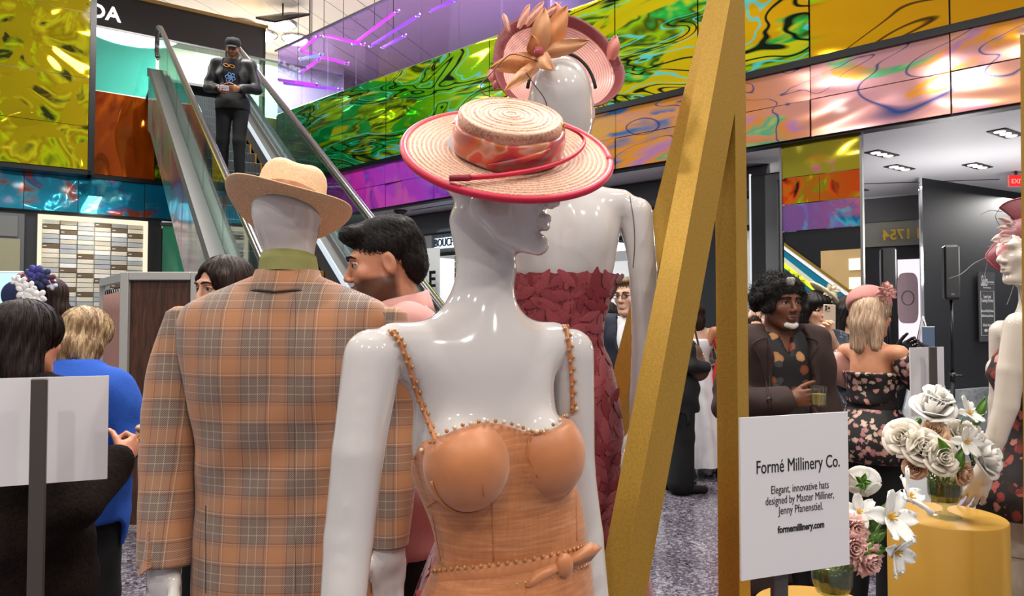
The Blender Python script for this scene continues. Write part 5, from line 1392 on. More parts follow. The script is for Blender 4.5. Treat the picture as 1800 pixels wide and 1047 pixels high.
ctext('Jenny Pfanenstiel.', .598, .0235, .114, .54, -.0002)
ctext('formemillinery.com', .717, .0195, .119, .54, .0005)
pc_ = P[0] + ux * (Wd * .40) - nx_ * .022
MB().box((pc_.x, pc_.y, (P[2].z - .05) / 2), (.035, .018, P[2].z - .05), Matrix.Rotation(math.atan2(ux.y, ux.x), 3, 'Z'), bev=.003).obj('post', m_bronze, es1)
MB().box((pc_.x, pc_.y, .008), (.28, .28, .016), bev=.004).obj('base', m_bronze, es1)
es2, P2, ux2, nx2, W2_, H2_ = card('text_card_stand', 'white card seen from behind on a dark bronze post at the left edge', (-150, 671), (191, 658), (-150, 870), (188, 838), 1.56, 1.70, .006, None, None)
pp = at(85, 664, 1.585); pq = at(78, 850, 1.585)
R = Matrix.Rotation(math.atan2(ux2.y, ux2.x), 3, 'Z')
MB().box((pp.x - .006, pp.y - .02, (P2[2].z + .004) / 2), (.031, .014, P2[2].z + .004), R, bev=.002).obj('post', m_bronze, es2)
MB().box((pp.x - .006, pp.y - .02, .008), (.28, .28, .016), R, bev=.004).obj('base', m_bronze, es2)
es3, P3, ux3, nx3, W3_, H3_ = card('text_card_stand', 'smaller white card seen from behind its post, above the white roses', (1600, 611), (1659, 609), (1600, 731), (1659, 728), 3.35, 3.45, .006, None, None)
q = at(1634, 609, 3.36)
MB().box((q.x, q.y - .025, (P3[2].z + .004) / 2), (.033, .016, P3[2].z + .004), bev=.002).obj('post', m_bronze, es3)
MB().box((q.x, q.y - .025, .008), (.26, .26, .016), bev=.004).obj('base', m_bronze, es3)
# ------------------------------------------------------------------ people
def skinmat():
    if 'skin' in _M: return _M['skin']
    t = NT('skin'); a = t.new('Attribute'); a.attribute_name = 'Col'; n = t.noise(t.coord('Object'), 90, 3)
    t.set(color=t.mix(t.math('MULTIPLY', n, .16), a.outputs['Color'], '#5a2c20', 'MIX'), rough=.46, sss=.0, spec=.4); _M['skin'] = t.m; return t.m
def hairmat(name, a, b, c, sc=(150, 150, 7)):
    if name in _M: return _M[name]
    t = NT(name); n = t.noise(t.coord('Object', sc), 1, 3, .6)
    t.set(color=t.ramp(n, [(.3, a), (.52, b), (.72, c)]), rough=.5, spec=.22); t.bump(n, .5, .003); _M[name] = t.m; return t.m
def clothmat(name, col, rough=.85, bump=.25, bscale=300, var=.06, **kw): return mat(name, col, rough, bump=bump, bscale=bscale, var=var, vscale=12, **kw)
BASEJ = dict(pelvis=(0, 0, .92), waist=(0, 0, 1.08), chest=(0, .005, 1.28), neck=(0, .02, 1.45), head=(0, -.012, 1.578),
             shl=(.175, .01, 1.395), ell=(.225, .03, 1.12), wrl=(.235, -.04, .88), shr=(-.175, .01, 1.395), elr=(-.225, .03, 1.12), wrr=(-.235, -.04, .88),
             hil=(.085, 0, .90), knl=(.095, -.01, .49), anl=(.10, .03, .09), tol=(.115, -.13, .035), hir=(-.085, 0, .90), knr=(-.095, -.01, .49), anr=(-.10, .03, .09), tor=(-.115, -.13, .035))
class Person:
    def __init__(s, label, loc, yaw=0, H=1.70, skin='#d8a888', J=None, head=(0, 0, 0), fine=.005, body=.016, fem=False, hands=('l', 'r'), lip=None, beard=None, face=True, group=None, wide=1.0, hs=1.0):
        s.e = thing('person', label, 'person', loc, group); s.loc = V(loc); s.yaw = rad(yaw); k = H / 1.70; s.k = k
        s.M = Matrix.Translation(s.loc) @ Matrix.Rotation(s.yaw, 4, 'Z')
        j = dict(BASEJ)
        if fem:
            for a in ('shl', 'shr'): x, y, z = j[a]; j[a] = (x * .90, y, z - .005)
        for a in j:
            x, y, z = j[a]; j[a] = (x * wide, y, z)
        if J: j.update(J)
        s.J = {a: s.M @ (V(p) * k) for a, p in j.items()}
        s.HM = Matrix.Translation(s.J['head']) @ (Matrix.Rotation(s.yaw, 4, 'Z') @ rotM((0, 0, 0), rad(head[0]), rad(head[1]), rad(head[2])))
        s.hs = hs * (.97 if fem else 1.02) * k; s.fem = fem; s.R = s.M.to_3x3(); s.W = wide
        s.skin = np.array(hexc(skin)); s.fine = fine; s.bh = body
        lo = [min(p[i] for p in s.J.values()) - .22 for i in range(3)]; hi = [max(p[i] for p in s.J.values()) + .22 for i in range(3)]; lo[2] = s.loc.z - .03
        s.lo, s.hi = lo, hi
        hc = s.J['head']; B = Body(lo, hi, body, [((hc.x - .125, hc.y - .135, hc.z - .15), (hc.x + .125, hc.y + .135, hc.z + .14), fine)] if face else [((hc.x - .11, hc.y - .12, hc.z - .13), (hc.x + .11, hc.y + .12, hc.z + .12), max(fine, .008))])
        s.torso(B, -.008); s.limbs(B, -.004)
        B.cap(s.J['neck'] - V((0, 0, .04)), s.HM @ V((0, .022, -.05)), .056 * k * (.9 if fem else 1.08), .050 * k * (.95 if fem else 1.12), .03)
        head_prims(B, s.HM, s.hs, egg=not face)
        v, q = B.arrays(); v = relaxed(v, q, .4)
        for sd in hands:
            wr, el = s.J['wr' + sd], s.J['el' + sd]; spec = hands[sd] if isinstance(hands, dict) else {}
            d = (wr - el).normalized(); zc = -d; pf = V(s.R @ V(spec.get('palm', (-1 if sd == 'l' else 1, 0, 0)))); yc = -pf; yc = (yc - zc * yc.dot(zc)).normalized(); xc = yc.cross(zc)
            Mh = Matrix((xc, yc, zc)).transposed().to_4x4(); Mh.translation = wr
            Mh = Mh @ Euler([rad(a) for a in spec.get('bend', (0, 0, 0))]).to_matrix().to_4x4()
            hk = k * .98; hb = Body(wr - V((.2, .2, .2)) * k, wr + V((.2, .2, .2)) * k, max(.0042, fine * .8) if fine < .01 else .009)
            hand_prims(hb, Mh, hk, spec.get('curl', (.35, .4, .45, .5)), spec.get('thumb', .4), spec.get('spread', .10), spec.get('side', 1 if sd == 'l' else -1) * 1)
            hb.cap(wr, wr - d * .07, .027 * k, .030 * k, .01)
            v2, q2_ = hb.arrays(); q = np.concatenate([q, q2_ + len(v)]); v = np.concatenate([v, relaxed(v2, q2_, .3)])
        me = np_mesh('body', v, q, skinmat())
        Hi = np.array(s.HM.inverted()); p = (v @ Hi[:3, :3].T + Hi[:3, 3]) / s.hs
        col = np.tile(s.skin, (len(v), 1)); x, y, z = p[:, 0], p[:, 1], p[:, 2]
        near = (np.abs(x) < .12) & (np.abs(y) < .15) & (np.abs(z) < .16)
        def blend(m, c):
            m = np.clip(m, 0, 1)[:, None]; col[:] = col * (1 - m) + np.array(hexc(c)) * m
        if face:
            blush = np.exp(-(((np.abs(x) - .042) / .02) ** 2 + ((z + .025) / .02) ** 2)) * near * (y < -.03) * .25; m = blush[:, None]; col[:] = col * (1 - m) + col * np.array([1.15, .72, .68]) * m
            if beard:
                sides = np.clip((.0 - z - .028 - .35 * np.maximum(0, .055 - np.abs(x)) * (z > -.05)) / .012, 0, 1) * near * np.clip((.035 - y) / .02, 0, 1) * (z > -.135)
                mus = np.exp(-(((z + .047) / .007) ** 2)) * (np.abs(x) < .032) * (y < -.07) * near
                blend(np.maximum(sides, mus) * beard[1], beard[0])
            if lip: blend(np.exp(-((x / .021) ** 4)) * np.exp(-(((z + .0615) / .0085) ** 4)) * (y < -.078) * near * .85, lip)
        paint(me, col); s.body = link(me, 'body', s.e)
        if face and fine < .008: s.eyes()
    def torso(s, B, o=0, w=1.0):
        J, k, R = s.J, s.k, s.R; f = .93 if s.fem else 1.0; f *= s.W
        B.ell(J['chest'], (.150 * k * f + o, .098 * k + o, .165 * k + o), R, .05)
        B.cap(J['shl'] + (J['shr'] - J['shl']) * .14, J['shr'] + (J['shl'] - J['shr']) * .14, .050 * k + o, .050 * k + o, .05)
        B.ell(J['waist'], (.118 * k * f * w + o, .092 * k + o, .15 * k + o), R, .06)
        B.ell(J['pelvis'], (.148 * k * (1.02 if s.fem else f) + o, .108 * k + o, .125 * k + o), R, .06)
        B.cap(J['neck'] - V((0, 0, .03)), J['chest'], .055 * k + o, .06 * k + o, .05)
        if s.fem:
            for sg in (-1, 1): B.ell(J['chest'] + s.R @ V((sg * .068 * k, -.075 * k, -.015 * k)), .052 * k + o, None, .03)
    def arm(s, B, sd, o=0, end=1.0):
        J, k = s.J, s.k; a, b, c = J['sh' + sd], J['el' + sd], J['wr' + sd]; f = .88 if s.fem else 1
        B.cap(a, b, .050 * k * f + o, .040 * k * f + o, .03)
        if end > .5: B.cap(b, b + (c - b) * ((end - .5) * 2), .040 * k * f + o, (.040 - .014 * (end - .5) * 2) * k * f + o, .025)
    def leg(s, B, sd, o=0, end=1.0, flare=0):
        J, k = s.J, s.k; a, b, c = J['hi' + sd], J['kn' + sd], J['an' + sd]
        B.cap(a, b, .082 * k + o, .056 * k + o, .04); B.cap(b, b + (c - b) * end, .056 * k + o, .042 * k + o + flare, .03)
    def limbs(s, B, o=0):
        for sd in 'lr':
            s.arm(B, sd, o); s.leg(B, sd, o)
            B.cap(s.J['an' + sd] - V((0, 0, .03)), s.J['to' + sd], .036 * s.k, .030 * s.k, .03)
    def eyes(s):
        k = s.hs; m_w = mat('eye_white', '#bdb4aa', .25); m_i = mat('iris_dark', '#24140c', .12)
        for sg in (-1, 1):
            c = V((sg * .031, -.0738, .005)); o = MB().sphere(s.HM @ (c * k), .0118 * k, 14, 10).obj('eye', m_w, s.e, True)
            MB().sphere(s.HM @ ((c + V((0, -.0072, 0))) * k), .0072 * k, 10, 8).obj('iris', m_i, o, True)
            lid = [s.HM @ (V((sg * .031 + .0155 * math.cos(a), -.0850 + .008 * abs(math.cos(a)) ** 2, .005 + .0088 * math.sin(a))) * k) for a in np.linspace(.15, math.pi - .15, 9)]
            sm = NT('lid_skin') if 0 else None
            me = MB().tube(lid, .0036 * k, 6).mesh('eyelid', skinmat(), True); paint(me, np.tile(s.skin * .82, (len(me.vertices), 1))); link(me, 'eyelid', s.e)
    def brows(s, m, th=.0042, dz=0):
        for sg in (-1, 1):
            pts = [s.HM @ (V((sg * x, y, z + dz)) * s.hs) for x, y, z in ((.014, -.0965, .025), (.026, -.0965, .0295), (.040, -.086, .0285), (.049, -.074, .022))]
            MB().tube(pts, [th * s.hs, th * 1.1 * s.hs, th * .8 * s.hs, th * .35 * s.hs], 6).obj('eyebrow', m, s.e, True)
    def P(s, *p): return s.HM @ (V(p) * s.hs)
    def hair(s, m, prims, cuts=(), h=.006, wave=.0025, freq=26, name='hair', k=.02):
        """prims: ('e', c, r) / ('c', a, b, ra, rb) in the head's frame"""
        pts = []
        for p in prims:
            if p[0] == 'e': r = max(p[2]) if not isinstance(p[2], (int, float)) else p[2]; pts += [(V(p[1]), r)]
            else: pts += [(V(p[1]), p[3]), (V(p[2]), p[4])]
        wp = [(s.P(*c), r * s.hs) for c, r in pts]
        lo = [min(c[i] - r for c, r in wp) - .03 for i in range(3)]; hi = [max(c[i] + r for c, r in wp) + .03 for i in range(3)]
        B = Body(lo, hi, h); R = s.HM.to_3x3()
        for p in prims:
            if p[0] == 'e': B.ell(s.P(*p[1]), tuple(x * s.hs for x in ((p[2],) * 3 if isinstance(p[2], (int, float)) else p[2])), R, k)
            else: B.cap(s.P(*p[1]), s.P(*p[2]), p[3] * s.hs, p[4] * s.hs, k)
        for c, r in cuts: B.ell(s.P(*c), tuple(x * s.hs for x in r), R, .008, 's')
        Hi = np.array(s.HM.inverted()); Hm = np.array(s.HM)
        def fn(v):
            p = v @ Hi[:3, :3].T + Hi[:3, 3]; th = np.arctan2(p[:, 0], p[:, 1] - .01); rr = np.hypot(p[:, 0], p[:, 1]); w = np.clip(rr / .06, 0, 1)
            d = wave * w * (np.sin(freq * th + 5 * np.sin(p[:, 2] * 14)) + .6 * np.sin(freq * 2.3 * th + p[:, 2] * 40))
            p[:, 0] += d * np.sin(th); p[:, 1] += d * np.cos(th); return p @ Hm[:3, :3].T + Hm[:3, 3]
        return B.obj(name, m, s.e, 1, fn)
    def top(s, name, m, o=.018, end=1.0, hem=.85, zneck=1.455, so=None, w=1.0, extra=None, cut=None, h=None, arms='lr', label=None, flare=0, wr=.003):
        flat = 0 if zneck < 1.36 else 1.6
        B = Body([x - .06 for x in s.lo], [x + .06 for x in s.hi], h or max(.011, s.bh * .8)); k = s.k; s.torso(B, o, w)
        if end: 
            for sd in arms: s.arm(B, sd, (o if so is None else so), end)
        if hem < .85:
            zb = s.loc.z + hem * k; p = s.J['pelvis']; B.cap(p, V((p.x, p.y, zb - .05)), .13 * k + o, .13 * k + o + flare, .08); q = s.R @ V((.05 * k, 0, 0))
            B.cap(p + q, V((p.x + q.x, p.y + q.y, zb - .05)), .12 * k + o, .12 * k + o + flare, .06); B.cap(p - q, V((p.x - q.x, p.y - q.y, zb - .05)), .12 * k + o, .12 * k + o + flare, .06)
        if extra: extra(B)
        zh, zn_ = s.loc.z + hem * k, s.loc.z + zneck * k
        handz = min(zh, *[s.J['wr' + sd].z - .05 for sd in 'lr']) if end else zh
        Mi = np.array(s.M.inverted()); nk_ = s.M.inverted() @ s.J['neck']; nkx, nky = nk_.x / k, nk_.y / k
        def f(X, Y, Z):
            lx = (X * Mi[0, 0] + Y * Mi[0, 1] + Mi[0, 3]) / k; ly = (X * Mi[1, 0] + Y * Mi[1, 1] + Mi[1, 3]) / k; lz = (Z - s.loc.z) / k
            r = np.maximum(zh - Z - (np.abs(lx) > .19) * .3, Z - zn_ - flat * k * np.maximum(0, np.hypot(lx - nkx, ly - nky) - .075))
            if cut: r = np.maximum(r, cut(lx, ly, lz) * k)
            return r
        B.cut(f)
        def fn(v):
            if wr: v = v + wr * np.stack([np.sin(v[:, 2] * 38 + v[:, 0] * 22), np.sin(v[:, 2] * 31 + v[:, 1] * 27 + 1), 0 * v[:, 0]], 1)
            return v
        o_ = B.obj(name, m, s.e, 2, fn)
        if label: o_['label'] = label
        return o_
    def trousers(s, m, o=.016, end=.97, flare=0, name='trousers', wz=1.06):
        B = Body([x - .05 for x in s.lo], [x + .05 for x in s.hi], max(.012, s.bh)); k = s.k
        B.ell(s.J['pelvis'], (.15 * k + o, .112 * k + o, .13 * k + o), s.R, .05); B.ell(s.J['waist'], (.12 * k + o, .095 * k + o, .12 * k), s.R, .05)
        for sd in 'lr': s.leg(B, sd, o, end, flare)
        zt = s.loc.z + wz * k; B.cut(lambda X, Y, Z: Z - zt + 0 * X + 0 * Y); return B.obj(name, m, s.e, 1)
    def shoes(s, m):
        for sd in 'lr':
            a, t_ = s.J['an' + sd], s.J['to' + sd]; d = (t_ - a); d.z = 0; d.normalize(); up = V((0, 0, 1)); z0 = s.J['to' + sd].z - .035 * s.k
            B = Body((min(a.x, t_.x) - .12, min(a.y, t_.y) - .12, z0 - .03), (max(a.x, t_.x) + .12, max(a.y, t_.y) + .12, z0 + .16), .009)
            B.cap((a.x, a.y, z0 + .045), V((t_.x, t_.y, z0 + .032)) + d * .05, .042 * s.k, .036 * s.k, .02); B.cap((a.x, a.y, z0 + .05), (a.x, a.y, z0 + .10), .042, .040, .02)
            B.cut(lambda X, Y, Z: z0 - Z + 0 * X + 0 * Y); B.obj('shoe', m, s.e, 1)
    def skirt(s, m, rows, name='skirt', n=56, pleat=0, pn=9):
        k = s.k; rg = []
        for z, a, b in rows:
            c = s.M @ V((0, 0, z * k)); i = (z - rows[0][0]) / (rows[-1][0] - rows[0][0]); pv = s.J['pelvis']; w0 = s.M @ V((0, 0, 0)); off = (pv - w0); off.z = 0
            rg.append([c + off + s.R @ V((a * k * math.cos(t) * (1 + pleat * i * math.sin(pn * t)), b * k * math.sin(t) * (1 + pleat * i * math.sin(pn * t)), 0)) for t in np.linspace(0, 2 * math.pi, n + 1)[:-1]])
        return MB().loft(rg, False).obj(name, m, s.e, True)
def flowerprint(name, base, cols, sc=22, th=.32):
    t = NT(name); v = t.coord('Object'); vo = t.new('TexVoronoi'); vo.inputs['Scale'].default_value = sc; vo.inputs['Randomness'].default_value = 1; n = t.new('TexNoise'); n.inputs['Scale'].default_value = sc * 1.4; t.link(v, n.inputs['Vector'])
    ad = t.new('VectorMath'); ad.operation = 'MULTIPLY_ADD'; t.link(n.outputs['Color'], ad.inputs[0]); ad.inputs[1].default_value = (.03, .03, .03); t.link(v, ad.inputs[2]); t.link(ad.outputs[0], vo.inputs['Vector'])
    sp = t.new('SeparateColor'); t.link(vo.outputs['Color'], sp.inputs[0])
    st = [(i / len(cols), c) for i, c in enumerate(cols)]
    col = t.ramp(sp.outputs[0], st, 'CONSTANT'); inner = t.ramp(vo.outputs['Distance'], [(.0, '#ffffff'), (th, '#d0d0d0'), (th + .06, '#000000')])
    pres = t.ramp(sp.outputs[1], [(0, '#ffffff'), (.86, '#000000')], 'CONSTANT')
    t.set(color=t.mix(t.math('MULTIPLY', inner, pres), base, col), rough=.7); return t.m
m_blackc = clothmat('black_cloth', '#101012', .8)
m_blackt = clothmat('black_trousers', '#0c0c0e', .85)
m_shoe = mat('black_leather', '#121112', .3)
h_black = hairmat('hair_black', '#070606', '#15110f', '#2a221e')
h_dbrown = hairmat('hair_dark_brown', '#120a08', '#261812', '#4a3226')
FACE = [((0, -.125, -.025), (.058, .075, .088))]

def strands(p, ob, m, n=900, L=.09, mode='down', w=.0011, off=.0016, seed=1, name='hair_strands', zmin=None):
    """loose strands that follow the surface of a head of hair; mode: down / back / frizz"""
    rr = random.Random(seed); tree = bvh(ob); v = co(ob.data); nv = len(v); vs, fs = [], []
    hc = p.HM.translation; bk = p.HM.to_3x3() @ V((0, 1, 0)); up = p.HM.to_3x3() @ V((0, 0, 1)); ns = 4 if mode == 'frizz' else 7
    for _ in range(n):
        q = V(v[rr.randrange(nv)]); loc, nn, i_, d_ = tree.find_nearest(q)
        if loc is None: continue
        if nn.dot(loc - hc) < 0: continue
        if mode == 'frizz':
            d = (nn + V((rr.uniform(-.8, .8), rr.uniform(-.8, .8), rr.uniform(-.6, .9)))).normalized(); sd = d.orthogonal().normalized(); l = L * rr.uniform(.4, 1.1); ph = rr.uniform(0, 6)
            pts = [loc + d * (l * k / ns) + sd * (.004 * math.sin(ph + k * 2.1)) for k in range(ns + 1)]
        else:
            l = L * rr.uniform(.5, 1.2); pts = []; x = loc; tilt = rr.uniform(-.10, .10)
            for k in range(ns + 1):
                pts.append(x + nn * (off * rr.uniform(.6, 1.2) if k else 0))
                g = V((0, 0, -1)) + (x - hc).normalized() * .15 if mode == 'down' else (bk * -.7 + up * .55)
                g = g + bk.cross(up) * tilt; t = g - nn * g.dot(nn)
                if t.length < .05: t = (x - hc).cross(bk).cross(nn)
                x = x + t.normalized() * (l / ns); lo, n2, i2, d2 = tree.find_nearest(x)
                if lo is None or d2 > .02: break
                nn = n2; x = lo
        if len(pts) < 3: continue
        o = len(vs)
        for k, a in enumerate(pts):
            t = (pts[min(k + 1, len(pts) - 1)] - pts[max(k - 1, 0)]); s_ = t.cross(nn); s_ = s_.normalized() if s_.length > 1e-9 else V((1, 0, 0)); ww = w * (1 - .8 * k / (len(pts) - 1))
            vs += [a + s_ * ww, a + nn * ww * 1.2, a - s_ * ww]
            if k: b = o + 3 * (k - 1); fs += [(b, b + 1, b + 4, b + 3), (b + 1, b + 2, b + 5, b + 4)]
    me = D.meshes.new(name); me.from_pydata(vs, [], fs); me.materials.append(m); me.polygons.foreach_set('use_smooth', [True] * len(me.polygons))
    return link(me, name, p.e, kind='stuff')
def base(px, Y, z=0): return V(((px - 900) / F * Y, Y, z))
# --- woman with long dark hair in a brown fur coat, behind the left card
p = Person('woman from behind with long dark hair and brown fur coat, behind the left card', base(44, 2.06), 163, 1.575, '#c98a6e', dict(elr=(-.30, .10, 1.10), wrr=(-.275, -.10, 1.20), shl=(.16, .01, 1.38), shr=(-.17, .01, 1.38)), (0, 6, 0), .0055, fem=True,
           hands={'r': dict(curl=(1.25, 1.25, 1.25, 1.2), thumb=.9, palm=(1, .3, 0))}, face=True)
ring_at = p.J['wrr']
ho = p.hair(hairmat('hair_espresso', '#0c0707', '#1c1110', '#35231f'), [('e', (0, .015, .03), (.094, .116, .100)), ('e', (0, .055, -.07), (.090, .080, .12)), ('c', (-.05, .055, -.12), (-.045, .06, -.30), .055, .04), ('c', (.05, .055, -.12), (.045, .06, -.30), .055, .04), ('c', (.075, -.01, -.02), (.08, .02, -.20), .030, .028), ('c', (-.06, .03, -.02), (-.07, .04, -.20), .03, .03)], [((0, -.125, -.03), (.062, .075, .10)), ((-.09, -.045, -.045), (.03, .05, .06))], wave=.0018, freq=20)
strands(p, ho, _M['hair_espresso'], 1500, .13, w=.0010)
t = NT('brown_fur'); n = t.noise(t.coord('Object', (1, 1, .5)), 120, 4, .7); n2 = t.noise(t.coord('Object'), 9, 3)
t.set(color=t.mix(n2, t.ramp(n, [(.3, '#0c0706'), (.7, '#2a1c15')]), '#120b09'), rough=.9, spec=.15); t.bump(n, .9, .012)
p.top('fur_coat', t.m, .038, .97, .42, 1.44, so=.034, flare=.03, wr=.007)
p.trousers(m_blackt); p.shoes(m_shoe)
e = p.e
# ring on a finger
hp = p.J['wrr'] + (p.J['wrr'] - p.J['elr']).normalized() * .10
MB().tube([hp + V((.011 * math.cos(a), .004 * math.sin(a), .011 * math.sin(a))) for a in np.linspace(0, 6.283, 17)], .0018, 6).obj('finger_ring', mat('gold_metal', '#d4a030', .2, 1), e, True)
# --- blonde bob, blue sweater
p = Person('woman seen from behind with a blonde bob and a cobalt blue sweater', base(136, 2.75), 188, 1.60, '#d9a889', dict(head=(.0, -.10, 1.545), neck=(0, -.03, 1.43), shl=(.155, .01, 1.335), shr=(-.158, .01, 1.335), chest=(0, .005, 1.255), wrl=(.16, -.28, 1.02), wrr=(-.17, -.28, 1.04)), (-25, 18, 0), .008, fem=True, face=False, wide=1.06, hands={'r': {}})
t = NT('hair_blonde'); v = t.coord('Object', (170, 170, 7)); n = t.noise(v, 1, 3, .6); n2 = t.noise(t.coord('Object', (40, 40, 3)), 1, 2)
t.set(color=t.mix(t.ramp(n2, [(.42, '#000000'), (.58, '#ffffff')]), t.ramp(n, [(.3, '#5a3f2a'), (.7, '#9c7850')]), t.ramp(n, [(.3, '#a07e54'), (.7, '#dcc096')])), rough=.4); t.bump(n, .5, .003); h_blonde = t.m
ho = p.hair(h_blonde, [('e', (0, .015, .030), (.092, .112, .096)), ('e', (0, .035, -.06), (.100, .094, .085)), ('c', (-.06, .03, -.06), (-.075, .03, -.135), .045, .034), ('c', (.06, .03, -.06), (.075, .03, -.135), .045, .034), ('c', (0, .075, -.06), (0, .075, -.135), .045, .034)], FACE, wave=.003, freq=24)
strands(p, ho, h_blonde, 1300, .12, w=.0013)
p.top('sweater', clothmat('cobalt_knit', '#1d4fae', .9, .35, 160), .030, .98, .80, 1.45, so=.030, wr=.004)
p.trousers(m_blackt); p.shoes(m_shoe)
# --- navy hat
p = Person('woman in profile under a navy hat with white flowers, far left', base(78, 3.7), -72, 1.745, '#c88f72', None, (0, 4, 0), .006, fem=True, lip='#a05048', hands=())
p.brows(h_dbrown)
p.hair(h_dbrown, [('e', (0, .018, .034), (.085, .106, .090)), ('e', (0, .06, -.05), (.075, .06, .10)), ('c', (.0, .075, -.06), (0, .09, -.20), .05, .035)], FACE + [((.085, -.03, -.02), (.025, .06, .06)), ((-.085, -.03, -.02), (.025, .06, .06))])
p.top('black_dress', m_blackc, .014, .6, .45, 1.42); p.shoes(m_shoe)
m_navy = clothmat('navy_straw', '#1a2550', .6)
hat = D.objects.new('hat', None); COL.objects.link(hat); hat.parent = p.e; hat.matrix_parent_inverse = _WM[p.e.name].inverted(); _WM[hat.name] = Matrix.Identity(4)
Mh = p.HM @ Matrix.Translation((.0, -.02, .095)) @ Euler((rad(-12), rad(10), 0)).to_matrix().to_4x4()
MB().lathe([(0, .05), (.05, .048), (.085, .03), (.095, 0), (.09, -.012)], 32, cap=False).xf(Mh).obj('crown', m_navy, hat, True)
c = at(30, 520, 3.62); MB().sphere(c, (.085, .02, .075), 24, 14, Euler((0, rad(25), 0)).to_matrix()).obj('brim', m_navy, hat, True)
for (x, y, r, cc) in ((52, 487, .035, '#2a3468'), (65, 480, .04, '#3a3a8a'), (80, 484, .035, '#242c60'), (90, 492, .03, '#5a2038'), (94, 500, .025, '#c8d0e0'), (45, 490, .03, '#c86848'), (74, 494, .04, '#20264e')):
    q = at(x, y, 3.6); mb = MB()
    for j in range(5):
        a = j * 1.257 + x; mb.sphere(q + V((r * .6 * math.cos(a), -.01, r * .6 * math.sin(a))), (r * .62, r * .3, r * .45), 8, 6, Euler((0, -a, 0)).to_matrix())
    mb.obj('bloom', mat('bloom_' + cc[1:], cc, .6), hat, True)
for (x, y, r) in ((30, 493, .022), (40, 497, .024), (44, 512, .034), (54, 506, .026), (58, 520, .034), (70, 522, .03), (50, 528, .03), (64, 530, .026)):
    q = at(x, y, 3.55); mb = MB()
    for j in range(5):
        a = j * 1.257 + x; mb.sphere(q + V((r * .75 * math.cos(a), -.006, r * .75 * math.sin(a))), (r * .7, r * .2, r * .5), 8, 6, Euler((.2, -a, 0)).to_matrix())
    mb.obj('white_flower', mat('flower_white', '#e8e4e2', .5), hat, True)
# --- woman peeking over the plaid shoulder
p = Person('dark haired woman peeking over the shoulder of the plaid jacket', base(399, 2.62), -30, 1.755, '#d3a083', dict(elr=(-.24, -.02, 1.12), wrr=(-.10, -.22, 1.10), wrl=(.10, -.22, 1.08), ell=(.24, -.02, 1.12)), (-6, 5, 0), .0042, fem=True, lip='#a8504a')
p.brows(h_dbrown, .0036)
ho = p.hair(h_dbrown, [('e', (0, .015, .034), (.088, .108, .094)), ('e', (0, .045, -.05), (.088, .075, .11)), ('c', (.068, -.045, .045), (.088, -.02, -.12), .022, .03), ('c', (-.068, -.045, .045), (-.084, -.02, -.12), .02, .026), ('c', (.0, .06, -.08), (0, .07, -.2), .07, .05)], [((-.002, -.125, -.008), (.062, .080, .100))], h=.005, wave=.0012, freq=30)
strands(p, ho, h_dbrown, 1100, .11, w=.0009)
t = NT('window_check'); v = t.coord('Object'); sx = t.new('SeparateXYZ'); t.link(v, sx.inputs[0])
cl_ = lambda o_, f, w: t.ramp(t.math('FRACT', t.math('MULTIPLY', o_, f)), [(0, '#ffffff'), (w, '#000000')], 'CONSTANT')
c_ = t.mix(t.math('MAXIMUM', cl_(sx.outputs['X'], 14, .12), cl_(sx.outputs['Z'], 14, .12)), t.mix(t.math('MAXIMUM', cl_(sx.outputs['X'], 70, .4), cl_(sx.outputs['Z'], 70, .4)), '#c2a898', '#a08878'), '#34344c')
t.set(color=c_, rough=.8)
p.top('check_blazer', t.m, .024, .95, .72, 1.44); p.trousers(m_blackt); p.shoes(m_shoe)
# --- man in profile with pink shirt
p = Person('bearded man in profile with black quiff and pink shirt', base(708, 2.14), -80, 1.822, '#c98d70', dict(head=(0, -.05, 1.572), neck=(0, .0, 1.45), wrl=(.2, -.16, .95), wrr=(-.2, -.16, .95)), (0, 9, 0), .0036, lip='#a4605a', beard=('#241813', .82), hands=())
hb_ = hairmat('hair_jet', '#060505', '#120e0d', '#2b2321', (120, 120, 30))
p.brows(hb_, .0042)
ho = p.hair(hb_, [('e', (0, .020, .046), (.0785, .096, .081)), ('e', (0, -.055, .088), (.058, .052, .028)), ('e', (0, -.078, .086), (.050, .026, .022)), ('e', (0, .02, .098), (.062, .072, .030)), ('e', (0, .075, -.005), (.068, .042, .062))], [((0, -.130, -.005), (.082, .072, .088)), ((.085, -.024, -.022), (.030, .044, .062)), ((-.085, -.024, -.022), (.030, .044, .062)), ((.086, .018, -.045), (.03, .026, .04)), ((-.086, .018, -.045), (.03, .026, .04))], h=.0042, wave=.0010, freq=34, k=.018)
strands(p, ho, hb_, 1500, .045, 'back', w=.0010, off=.003)
m_pink = clothmat('pink_oxford', '#d59d96', .8, .15, 500)
o_ = p.top('shirt', m_pink, .020, .95, .80, 1.445, wr=.004)
for sg in (-1, 1):     # collar wings
    g = []
    for i in range(8):
        a = rad(92 - i * 27) ; f = i / 7
        c = p.M @ V((0, .0, 1.435)) ; r = .072
        row = []
        for j, (dz, dr) in enumerate(((.050, -.004), (.046, .004), (.012, .016), (-.008, .022))):
            row.append(p.M @ (V((sg * (r + dr) * math.cos(a), -.005 + (r + dr) * math.sin(a), 1.452 + dz - .048 * f - (.022 * f if j == 3 else 0))) * p.k))
        g.append(row)
    MB().sheet(g, .002).obj('collar', m_pink, o_, True)
p.trousers(m_blackt); p.shoes(m_shoe)
